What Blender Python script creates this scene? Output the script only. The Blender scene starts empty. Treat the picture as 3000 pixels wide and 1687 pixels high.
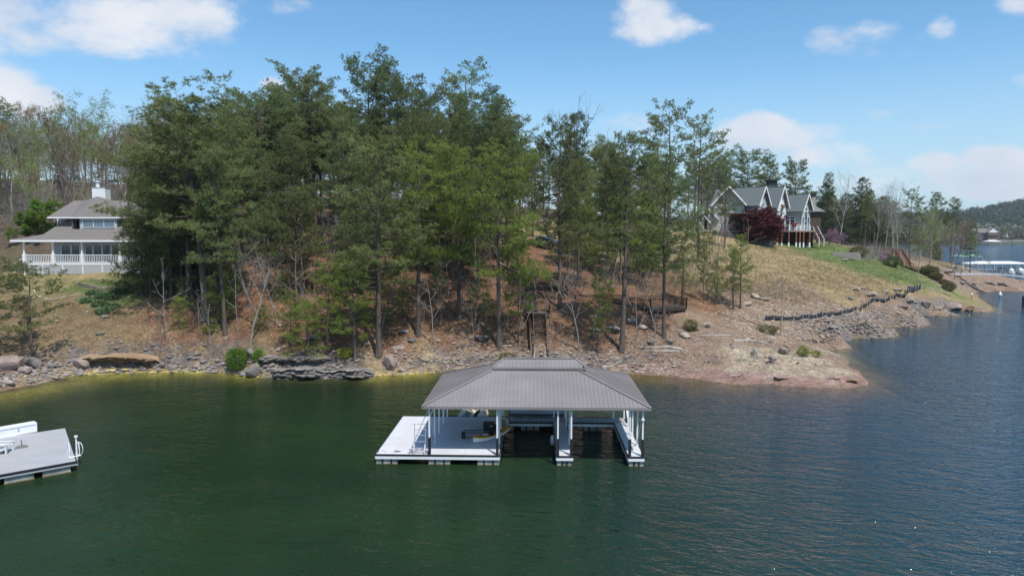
import bpy, math, random
import numpy as np
from mathutils import Vector, Matrix
R = math.radians
scn = bpy.context.scene
# ------------------------------------------------------------ camera
FOC, PITCH, HC = 2083.0, R(4.4), 13.2
cam = bpy.data.cameras.new('camera'); camo = bpy.data.objects.new('camera', cam)
scn.collection.objects.link(camo); scn.camera = camo
cam.sensor_width = 36.0; cam.lens = 36.0 * FOC / 3000.0
camo.location = (0, 0, HC); camo.rotation_euler = (math.pi / 2 - PITCH, 0, 0)
cam.clip_start = 0.5; cam.clip_end = 20000
scn.render.engine = 'CYCLES'
scn.view_settings.view_transform = 'Standard'; scn.view_settings.look = 'None'
scn.view_settings.exposure = 0.0; scn.view_settings.gamma = 1.0
scn.view_settings.use_curve_mapping = False
scn.cycles.max_bounces = 8; scn.cycles.transparent_max_bounces = 12
scn.cycles.diffuse_bounces = 3; scn.cycles.glossy_bounces = 3
scn.cycles.caustics_reflective = False; scn.cycles.caustics_refractive = False

def ray(px, py):
    a = (px - 1500.0) / FOC; b = (py - 843.5) / FOC
    return (a, math.cos(PITCH) - b * math.sin(PITCH), -math.sin(PITCH) - b * math.cos(PITCH))
def W(px, py, z):
    r = ray(px, py); t = (z - HC) / r[2]; return (r[0] * t, r[1] * t, z)
def P(px, py, D):
    r = ray(px, py); t = D / r[1]; return (r[0] * t, D, HC + r[2] * t)
def XD(px, D):
    return (px - 1500.0) / FOC * D * 1.002

# ------------------------------------------------------------ sun and sky
SUN = Vector((0.74, -1.4, 2.75)).normalized()
sun = bpy.data.lights.new('sun', 'SUN'); suno = bpy.data.objects.new('sun', sun)
scn.collection.objects.link(suno)
sun.energy = 4.6; sun.angle = R(0.55); sun.color = (1.0, 0.95, 0.88)
suno.rotation_euler = (-SUN).to_track_quat('-Z', 'Y').to_euler()
world = bpy.data.worlds.new('World'); scn.world = world; world.use_nodes = True
wt = world.node_tree; wt.nodes.clear()
def wn(t, **k):
    n = wt.nodes.new(t)
    for a, v in k.items(): setattr(n, a, v)
    return n
def wl(a, b): wt.links.new(a, b)
def wm(op, a, b=None, c=None, clamp=False):
    n = wn('ShaderNodeMath', operation=op); n.use_clamp = clamp
    for i, v in enumerate((a, b, c)):
        if v is None: continue
        if isinstance(v, (int, float)): n.inputs[i].default_value = v
        else: wl(v, n.inputs[i])
    return n.outputs[0]
sky = wn('ShaderNodeTexSky', sky_type='NISHITA'); sky.sun_disc = False
sky.sun_elevation = math.asin(SUN.z); sky.sun_rotation = math.atan2(SUN.x, SUN.y)
sky.altitude = 300; sky.air_density = 1.0; sky.dust_density = 0.6; sky.ozone_density = 2.0
tc = wn('ShaderNodeTexCoord'); sep = wn('ShaderNodeSeparateXYZ'); wl(tc.outputs['Generated'], sep.inputs[0])
dx, dy, dz = sep.outputs
front = wm('GREATER_THAN', dy, 0.05)
dyc = wm('MAXIMUM', dy, 0.05)
u = wm('DIVIDE', dx, dyc); w = wm('DIVIDE', dz, dyc)
# turbulence shared by all clouds
nz = wn('ShaderNodeTexNoise'); nz.inputs['Scale'].default_value = 9.0; nz.inputs['Detail'].default_value = 9.0
nz.inputs['Roughness'].default_value = 0.6
mp = wn('ShaderNodeMapping'); mp.inputs['Scale'].default_value = (1, 1, 1.8); wl(tc.outputs['Generated'], mp.inputs[0]); wl(mp.outputs[0], nz.inputs['Vector'])
nf = wm('SUBTRACT', nz.outputs[0], 0.5)
CL = [(130, 40, 430, 70, .9), (420, 55, 260, 62, .85), (300, 110, 300, 55, 1.0), (120, 128, 130, 38, .8), (470, 130, 130, 42, .8), (20, 255, 75, 60, .75), (70, 300, 90, 40, .9),
      (830, 18, 120, 24, .7), (760, 5, 90, 20, .6), (805, 250, 35, 18, .7), (1885, 40, 75, 40, .9), (1925, 88, 95, 36, .95), (2068, 86, 34, 14, .4),
      (2555, 122, 135, 42, .8), (2610, 150, 70, 18, .6), (2760, 78, 42, 38, .85), (2830, 45, 24, 10, .4), (2990, 10, 60, 32, .8), (1830, 375, 70, 34, .55),
      (2240, 375, 95, 36, 1.0), (2290, 405, 150, 34, 1.0), (2400, 390, 90, 26, .85), (2420, 448, 110, 36, .9), (2520, 470, 80, 22, .6), (2180, 430, 120, 22, .6),
      (2520, 338, 70, 14, .35), (2730, 372, 60, 12, .3), (2740, 478, 90, 26, 1.0), (2920, 470, 100, 34, 1.0), (2990, 490, 80, 40, .9), (2850, 515, 170, 30, .85), (2650, 500, 150, 18, .6),
      (2950, 545, 200, 30, .8), (2560, 540, 200, 26, .55), (-150, 120, 200, 90, .9), (3200, 250, 160, 60, .8), (3350, 420, 200, 60, .8)]
dens = None
for cx, cy, a, b, s in CL:
    r = ray(cx, cy); u0 = r[0] / r[1]; w0 = r[2] / r[1]
    du = wm('MULTIPLY', wm('SUBTRACT', u, u0), FOC / a / 1.4); dw = wm('MULTIPLY', wm('SUBTRACT', w, w0), FOC / b / 1.5)
    q = wm('ADD', wm('MULTIPLY', du, du), wm('MULTIPLY', dw, dw))
    e = wm('MULTIPLY', wm('SUBTRACT', 1.15, wm('MULTIPLY', q, 1.0), clamp=True), s)
    dens = e if dens is None else wm('MAXIMUM', dens, e)
# same kind of scattered clouds over the rest of the sky
mp2 = wn('ShaderNodeMapping'); mp2.inputs['Scale'].default_value = (1, 1, 2.2); wl(tc.outputs['Generated'], mp2.inputs[0])
n2 = wn('ShaderNodeTexNoise'); n2.inputs['Scale'].default_value = 2.6; n2.inputs['Detail'].default_value = 6; wl(mp2.outputs[0], n2.inputs['Vector'])
oth = wm('MULTIPLY', wm('SUBTRACT', n2.outputs[0], 0.57, clamp=True), 7.0, clamp=True)
inview = wm('MULTIPLY', front, wm('MULTIPLY', wm('LESS_THAN', wm('ABSOLUTE', u), 0.95), wm('LESS_THAN', w, 0.5)))
oth = wm('MULTIPLY', oth, wm('SUBTRACT', 1.0, inview))
dens = wm('ADD', wm('MULTIPLY', dens, inview), oth)
fac = wm('MULTIPLY_ADD', nf, 3.4, dens)
ramp = wn('ShaderNodeMapRange', interpolation_type='SMOOTHERSTEP'); ramp.inputs['From Min'].default_value = 0.05
ramp.inputs['From Max'].default_value = 1.25; wl(fac, ramp.inputs[0])
cov = wm('MULTIPLY', ramp.outputs[0], wm('GREATER_THAN', dens, 0.01))
cov = wm('MULTIPLY', cov, 0.93)
# horizon veil
veil = wn('ShaderNodeMapRange', interpolation_type='SMOOTHSTEP'); veil.inputs['From Min'].default_value = 0.0
veil.inputs['From Max'].default_value = 0.26; veil.inputs['To Min'].default_value = 0.75; veil.inputs['To Max'].default_value = 0.0
wl(dz, veil.inputs[0])
skm = wn('ShaderNodeMix', data_type='RGBA'); skm.blend_type = 'MULTIPLY'; skm.inputs[0].default_value = 1.0
wl(sky.outputs[0], skm.inputs[6]); skm.inputs[7].default_value = (1.12, 1.56, 1.70, 1)
m0 = wn('ShaderNodeMix', data_type='RGBA'); wl(veil.outputs[0], m0.inputs[0]); wl(skm.outputs[2], m0.inputs[6]); m0.inputs[7].default_value = (5.6, 6.9, 8.3, 1)
# cloud brightness with soft grey inside
nb = wn('ShaderNodeTexNoise'); nb.inputs['Scale'].default_value = 5.0; nb.inputs['Detail'].default_value = 5; wl(mp.outputs[0], nb.inputs['Vector'])
cb = wn('ShaderNodeMapRange'); cb.inputs['From Min'].default_value = .35; cb.inputs['From Max'].default_value = .62; wl(nb.outputs[0], cb.inputs[0])
cc = wn('ShaderNodeMix', data_type='RGBA'); wl(cb.outputs[0], cc.inputs[0]); cc.inputs[6].default_value = (6.4, 7.1, 8.4, 1); cc.inputs[7].default_value = (8.8, 9.0, 9.4, 1)
m1 = wn('ShaderNodeMix', data_type='RGBA'); wl(cov, m1.inputs[0]); wl(m0.outputs[2], m1.inputs[6]); wl(cc.outputs[2], m1.inputs[7])
bg = wn('ShaderNodeBackground'); bg.inputs['Strength'].default_value = 0.1; wl(m1.outputs[2], bg.inputs[0])
wo = wn('ShaderNodeOutputWorld'); wl(bg.outputs[0], wo.inputs[0])

# ------------------------------------------------------------ helpers
COL = scn.collection
def tag(o, label=None, cat=None, group=None, kind=None):
    if label: o['label'] = label
    if cat: o['category'] = cat
    if group: o['group'] = group
    if kind: o['kind'] = kind
    return o
def link(o, parent=None):
    COL.objects.link(o)
    if parent is not None: o.parent = parent
    return o
def empty(name, loc=(0, 0, 0), rz=0.0, label=None, cat=None, group=None, scale=None):
    o = bpy.data.objects.new(name, None); COL.objects.link(o); o.location = loc; o.rotation_euler = (0, 0, rz)
    o.empty_display_size = 0.3
    if scale is not None: o.scale = scale
    return tag(o, label, cat, group)
def mesh_np(name, V, F, mats=(), smooth=False, fmat=None, attrs=None):
    """V (n,3), F (m,k) of one polygon size."""
    V = np.asarray(V, np.float32); F = np.asarray(F, np.int32)
    me = bpy.data.meshes.new(name); n, k = F.shape
    me.vertices.add(len(V)); me.vertices.foreach_set('co', V.ravel())
    me.loops.add(n * k); me.loops.foreach_set('vertex_index', F.ravel())
    me.polygons.add(n); me.polygons.foreach_set('loop_start', np.arange(0, n * k, k, dtype=np.int32))
    me.polygons.foreach_set('loop_total', np.full(n, k, np.int32))
    if smooth: me.polygons.foreach_set('use_smooth', np.ones(n, bool))
    for m in mats: me.materials.append(m)
    if fmat is not None: me.polygons.foreach_set('material_index', np.asarray(fmat, np.int32))
    me.update(calc_edges=True)
    if attrs:
        for an, (typ, dom, dat) in attrs.items():
            a = me.attributes.new(an, typ, dom)
            key = 'color' if 'COLOR' in typ else 'value'
            a.data.foreach_set(key, np.asarray(dat, np.float32).ravel())
    return me
class MB:
    def __init__(s, M=None): s.v = []; s.f = []; s.M = M
    def add(s, vs, fs, M=None):
        n = len(s.v)
        if M is not None: vs = [tuple(M @ Vector(q)) for q in vs]
        s.v += [tuple(q) for q in vs]; s.f += [tuple(i + n for i in q) for q in fs]; return s
    def box(s, x0, x1, y0, y1, z0, z1, M=None):
        return s.add([(x0, y0, z0), (x1, y0, z0), (x1, y1, z0), (x0, y1, z0), (x0, y0, z1), (x1, y0, z1), (x1, y1, z1), (x0, y1, z1)],
                     [(0, 3, 2, 1), (4, 5, 6, 7), (0, 1, 5, 4), (1, 2, 6, 5), (2, 3, 7, 6), (3, 0, 4, 7)], M)
    def bar(s, a, b, w, h=None, up=(0, 0, 1)):
        h = h or w; a = Vector(a); b = Vector(b); d = (b - a); L = d.length
        if L < 1e-6: return s
        d.normalize(); U = Vector(up)
        if abs(d.dot(U)) > .98: U = Vector((0, 1, 0))
        x = d.cross(U).normalized(); z = x.cross(d).normalized()
        vs = [p + x * (i * w / 2) + z * (j * h / 2) for p in (a, b) for i, j in ((-1, -1), (1, -1), (1, 1), (-1, 1))]
        return s.add(vs, [(0, 1, 2, 3), (7, 6, 5, 4), (0, 4, 5, 1), (1, 5, 6, 2), (2, 6, 7, 3), (3, 7, 4, 0)])
    def tube(s, pts, r, n=8, cap=True):
        pts = [Vector(p) for p in pts]; k = len(pts)
        rr = r if isinstance(r, (list, tuple)) else [r] * k
        base = len(s.v); prev = None
        for i, p in enumerate(pts):
            d = (pts[min(i + 1, k - 1)] - pts[max(i - 1, 0)]).normalized()
            U = prev if prev is not None else (Vector((0, 0, 1)) if abs(d.z) < .9 else Vector((1, 0, 0)))
            x = (U - d * U.dot(d)).normalized(); y = d.cross(x); prev = x
            for j in range(n):
                t = 2 * math.pi * j / n; s.v.append(tuple(p + (x * math.cos(t) + y * math.sin(t)) * rr[i]))
        for i in range(k - 1):
            for j in range(n):
                a = base + i * n + j; b = base + i * n + (j + 1) % n; s.f.append((a, b, b + n, a + n))
        if cap:
            s.f.append(tuple(base + j for j in range(n))[::-1]); s.f.append(tuple(base + (k - 1) * n + j for j in range(n)))
        return s
    def cyl(s, c, r, h, n=16, r2=None):
        return s.tube([c, (c[0], c[1], c[2] + h)], [r, r if r2 is None else r2], n)
    def prism(s, poly, y0, y1):
        """poly in xz, extruded along y."""
        n = len(poly)
        vs = [(p[0], y0, p[1]) for p in poly] + [(p[0], y1, p[1]) for p in poly]
        fs = [tuple(range(n)), tuple(range(2 * n - 1, n - 1, -1))] + [(i, i + n, (i + 1) % n + n, (i + 1) % n) for i in range(n)]
        return s.add(vs, fs)
    def slab(s, corners, t):
        """thin plate below a polygon of 3D corners."""
        n = len(corners); c = [Vector(p) for p in corners]
        nr = Vector((0, 0, 0))
        for i in range(n): nr += c[i].cross(c[(i + 1) % n])
        nr.normalize()
        lo = [p - nr * t for p in c]
        return s.add(c + lo, [tuple(range(n)), tuple(range(2 * n - 1, n - 1, -1))] + [(i, i + n, (i + 1) % n + n, (i + 1) % n) for i in range(n)])
    def mesh(s, name, mat, smooth=False):
        vs = s.v if s.M is None else [tuple(s.M @ Vector(q)) for q in s.v]
        me = bpy.data.meshes.new(name); me.from_pydata(vs, [], s.f); me.materials.append(mat)
        if smooth: me.polygons.foreach_set('use_smooth', [True] * len(me.polygons))
        me.update(); return me
    def build(s, name, mat, parent=None, smooth=False, **k):
        o = bpy.data.objects.new(name, s.mesh(name, mat, smooth)); link(o, parent); tag(o, **k); return o
def copy_tree(o, parent=None):
    c = o.copy(); COL.objects.link(c)
    if parent is not None: c.parent = parent
    for ch in list(o.children): copy_tree(ch, c)
    return c

# ------------------------------------------------------------ materials
def new_mat(name):
    m = bpy.data.materials.new(name); m.use_nodes = True
    nt = m.node_tree; b = nt.nodes['Principled BSDF']; return m, nt, b
def nd(nt, t, **k):
    n = nt.nodes.new(t)
    for a, v in k.items(): setattr(n, a, v)
    return n
def M_(name, col, rough=.7, var=.15, scale=6, bump=0.0, bscale=None, metal=0.0, dirt=None, dirt_col=(.1, .08, .06), dist=.02, stretch=None, spec=.4):
    m, nt, b = new_mat(name)
    b.inputs['Roughness'].default_value = rough; b.inputs['Metallic'].default_value = metal
    b.inputs['Specular IOR Level'].default_value = spec
    tc = nd(nt, 'ShaderNodeTexCoord'); mp = nd(nt, 'ShaderNodeMapping'); nt.links.new(tc.outputs['Object'], mp.inputs[0])
    if stretch: mp.inputs['Scale'].default_value = stretch
    n = nd(nt, 'ShaderNodeTexNoise'); n.inputs['Scale'].default_value = scale; n.inputs['Detail'].default_value = 6
    n.inputs['Roughness'].default_value = .65; nt.links.new(mp.outputs[0], n.inputs['Vector'])
    r = nd(nt, 'ShaderNodeMapRange'); r.inputs['From Min'].default_value = .3; r.inputs['From Max'].default_value = .7
    r.inputs['To Min'].default_value = 1 - var; r.inputs['To Max'].default_value = 1 + var; nt.links.new(n.outputs[0], r.inputs[0])
    x = nd(nt, 'ShaderNodeMix', data_type='RGBA'); x.blend_type = 'MULTIPLY'; x.inputs[0].default_value = 1
    x.inputs[6].default_value = (*col, 1); nt.links.new(r.outputs[0], x.inputs[7]); out = x.outputs[2]
    if dirt:
        n2 = nd(nt, 'ShaderNodeTexNoise'); n2.inputs['Scale'].default_value = scale * .35; n2.inputs['Detail'].default_value = 8; nt.links.new(mp.outputs[0], n2.inputs['Vector'])
        r2 = nd(nt, 'ShaderNodeMapRange'); r2.inputs['From Min'].default_value = .48; r2.inputs['From Max'].default_value = .7; r2.inputs['To Max'].default_value = dirt; nt.links.new(n2.outputs[0], r2.inputs[0])
        y = nd(nt, 'ShaderNodeMix', data_type='RGBA'); nt.links.new(r2.outputs[0], y.inputs[0]); nt.links.new(out, y.inputs[6]); y.inputs[7].default_value = (*dirt_col, 1); out = y.outputs[2]
    nt.links.new(out, b.inputs['Base Color'])
    if bump:
        n3 = nd(nt, 'ShaderNodeTexNoise'); n3.inputs['Scale'].default_value = bscale or scale * 3; n3.inputs['Detail'].default_value = 5; nt.links.new(mp.outputs[0], n3.inputs['Vector'])
        bp = nd(nt, 'ShaderNodeBump'); bp.inputs['Strength'].default_value = bump; bp.inputs['Distance'].default_value = dist
        nt.links.new(n3.outputs[0], bp.inputs['Height']); nt.links.new(bp.outputs[0], b.inputs['Normal'])
    return m
def leaf_mat(name, c0, c1, trans=.3, rvar=.25):
    m = bpy.data.materials.new(name); m.use_nodes = True; nt = m.node_tree; nt.nodes.clear()
    at = nd(nt, 'ShaderNodeAttribute', attribute_name='tint'); oi = nd(nt, 'ShaderNodeObjectInfo')
    mx = nd(nt, 'ShaderNodeMix', data_type='RGBA'); mx.inputs[6].default_value = (*c0, 1); mx.inputs[7].default_value = (*c1, 1)
    nt.links.new(at.outputs['Fac'], mx.inputs[0])
    r = nd(nt, 'ShaderNodeMapRange'); r.inputs['To Min'].default_value = 1 - rvar; r.inputs['To Max'].default_value = 1 + rvar; nt.links.new(oi.outputs['Random'], r.inputs[0])
    x = nd(nt, 'ShaderNodeMix', data_type='RGBA'); x.blend_type = 'MULTIPLY'; x.inputs[0].default_value = 1
    nt.links.new(mx.outputs[2], x.inputs[6]); nt.links.new(r.outputs[0], x.inputs[7])
    d = nd(nt, 'ShaderNodeBsdfPrincipled'); d.inputs['Roughness'].default_value = .55; d.inputs['Specular IOR Level'].default_value = .35; nt.links.new(x.outputs[2], d.inputs['Base Color'])
    t = nd(nt, 'ShaderNodeBsdfTranslucent'); nt.links.new(x.outputs[2], t.inputs[0])
    s = nd(nt, 'ShaderNodeMixShader'); s.inputs[0].default_value = trans; nt.links.new(d.outputs[0], s.inputs[1]); nt.links.new(t.outputs[0], s.inputs[2])
    o = nd(nt, 'ShaderNodeOutputMaterial'); nt.links.new(s.outputs[0], o.inputs[0]); return m
def glass_mat(name, col=(.02, .03, .04), rough=.05):
    m, nt, b = new_mat(name); b.inputs['Base Color'].default_value = (*col, 1); b.inputs['Roughness'].default_value = rough
    b.inputs['Specular IOR Level'].default_value = .9; return m

# ------------------------------------------------------------ numpy noise
def _h(ix, iy, s):
    n = (ix.astype(np.int64) * 374761393 + iy.astype(np.int64) * 668265263 + s * 974634777) & 0xffffffff
    n = ((n ^ (n >> 13)) * 1274126177) & 0xffffffff
    return ((n ^ (n >> 16)) & 0xffff) / 65535.0
def vnoise(x, y, s=0):
    x = np.asarray(x, float); y = np.asarray(y, float)
    ix = np.floor(x); iy = np.floor(y); fx = x - ix; fy = y - iy; fx = fx * fx * (3 - 2 * fx); fy = fy * fy * (3 - 2 * fy)
    a = _h(ix, iy, s); b = _h(ix + 1, iy, s); c = _h(ix, iy + 1, s); d = _h(ix + 1, iy + 1, s)
    return (a * (1 - fx) + b * fx) * (1 - fy) + (c * (1 - fx) + d * fx) * fy
def fbm(x, y, o=4, s=0, g=.5):
    t = 0; a = 1; n = 0
    for i in range(o):
        t = t + a * vnoise(x * 2 ** i + 17.3 * i, y * 2 ** i - 9.1 * i, s + i); n += a; a *= g
    return t / n
# ------------------------------------------------------------ the lie of the land: surveyed spots (px, py, distance) -> ground height, and what covers it
COV = dict(straw=(.235, .128, .078), lawn=(.14, .18, .06), dry=(.34, .255, .13), rub=(.29, .20, .14), pale=(.46, .38, .27), pnkr=(.40, .29, .245), red=(.36, .22, .185),
           yel=(.62, .50, .16), lit=(.22, .155, .085), rock=(.15, .135, .12), mud=(.10, .09, .035), forest=(.12, .09, .065), drylawn=(.28, .24, .11), amber=(.30, .19, .05))
def shore_D(py): return W(1500, py, 0)[1]
G0 = []
def g(px, py, D, c):
    x, y, z = P(px, py, D); G0.append((x, y, z, c))
def gz(px, D, z, c): G0.append((XD(px, D), D, z, c))
SH = [(-300, 1215, 'yel'), (-150, 1170, 'yel'), (0, 1142, 'rub'), (80, 1128, 'rub'), (150, 1112, 'rub'), (230, 1098, 'yel'), (330, 1093, 'yel'), (430, 1089, 'yel'), (540, 1087, 'yel'), (640, 1090, 'yel'), (700, 1098, 'yel'), (800, 1106, 'rock'), (900, 1108, 'rock'),
      (1000, 1105, 'rock'), (1120, 1100, 'yel'), (1220, 1093, 'yel'), (1320, 1086, 'rub'), (1420, 1084, 'rub'), (1520, 1084, 'rub'), (1620, 1085, 'rub'), (1720, 1086, 'rub'), (1820, 1091, 'rub'), (1920, 1097, 'rub'), (2000, 1103, 'red'), (2100, 1117, 'red'),
      (2200, 1125, 'red'), (2300, 1129, 'red'), (2400, 1133, 'red'), (2480, 1137, 'red'), (2525, 1130, 'red')]
for px, py, c in SH:
    D = shore_D(py); gz(px, D, 0.0, c)
    if c in ('yel', 'red'): gz(px, D + .5, .22, 'rub')
    gz(px, D - 1.5, -.22, 'yel' if px < 300 else c if c in ('yel', 'red') else ('mud' if 690 < px < 1700 else 'amber')); wide = px < 300 or 1840 < px; gz(px, D - (8 if wide else 4), -2.2 if wide else -1.6, 'mud'); gz(px, D - 13, -5, 'mud')
# shallow yellow shelf at far left, amber and red shelves by the point
gz(0, 56.3, -.3, 'yel'); gz(120, 58.9, -.3, 'yel'); gz(-150, 52, -.4, 'yel'); gz(230, 63.0, -.4, 'yel'); gz(340, 63.8, -.4, 'yel'); gz(450, 64.5, -.5, 'yel'); gz(0, 54, -1.4, 'mud'); gz(120, 56.5, -1.4, 'mud')
for px, y_, z, c in ((1850, 1125, -.35, 'amber'), (1950, 1130, -.35, 'amber'), (2050, 1138, -.4, 'amber'), (2200, 1150, -.5, 'amber'), (2350, 1150, -.35, 'red'), (2500, 1155, -.35, 'red'), (2600, 1135, -.3, 'red'), (2570, 1100, -.3, 'red'), (2250, 1175, -1.2, 'mud'), (2650, 1160, -1.4, 'mud')):
    gz(px, W(1500, y_, z)[1], z, c)
# cove boundary behind the point, second point, far rocks
SH2 = [(2548, 1110, 'red'), (2525, 1085, 'rub'), (2495, 1060, 'rub'), (2462, 1040, 'pale'), (2405, 1020, 'rub'), (2392, 1009, 'rub'), (2465, 1001, 'rub'), (2506, 987, 'rub'), (2557, 964, 'rub'), (2620, 957, 'rub'), (2695, 936, 'rub'), (2760, 931, 'rub'), (2850, 924, 'rub'), (2905, 914, 'rub'),
       (2895, 890, 'rub'), (2868, 868, 'rub'), (2850, 856, 'rub'), (2905, 854, 'rub'), (3000, 853, 'rub'), (3100, 850, 'rub')]
for px, py, c in SH2: gz(px, shore_D(py), 0.0, c)
for px, py, z in ((2620, 1060, -2.5), (2560, 1030, -1.5), (2520, 1018, -.9), (2700, 990, -3.5), (2600, 985, -1.0), (2800, 955, -2.5), (2980, 930, -3.5), (2960, 885, -2.0), (2930, 864, -.8), (3050, 880, -2.5), (2440, 1012, -.3), (2900, 1050, -5), (3100, 960, -5), (2650, 1110, -2.5), (2800, 1150, -5)):
    gz(px, W(1500, py, z)[1], z, 'mud')
L = 'lit straw lawn dry rub pale'.split()
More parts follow.
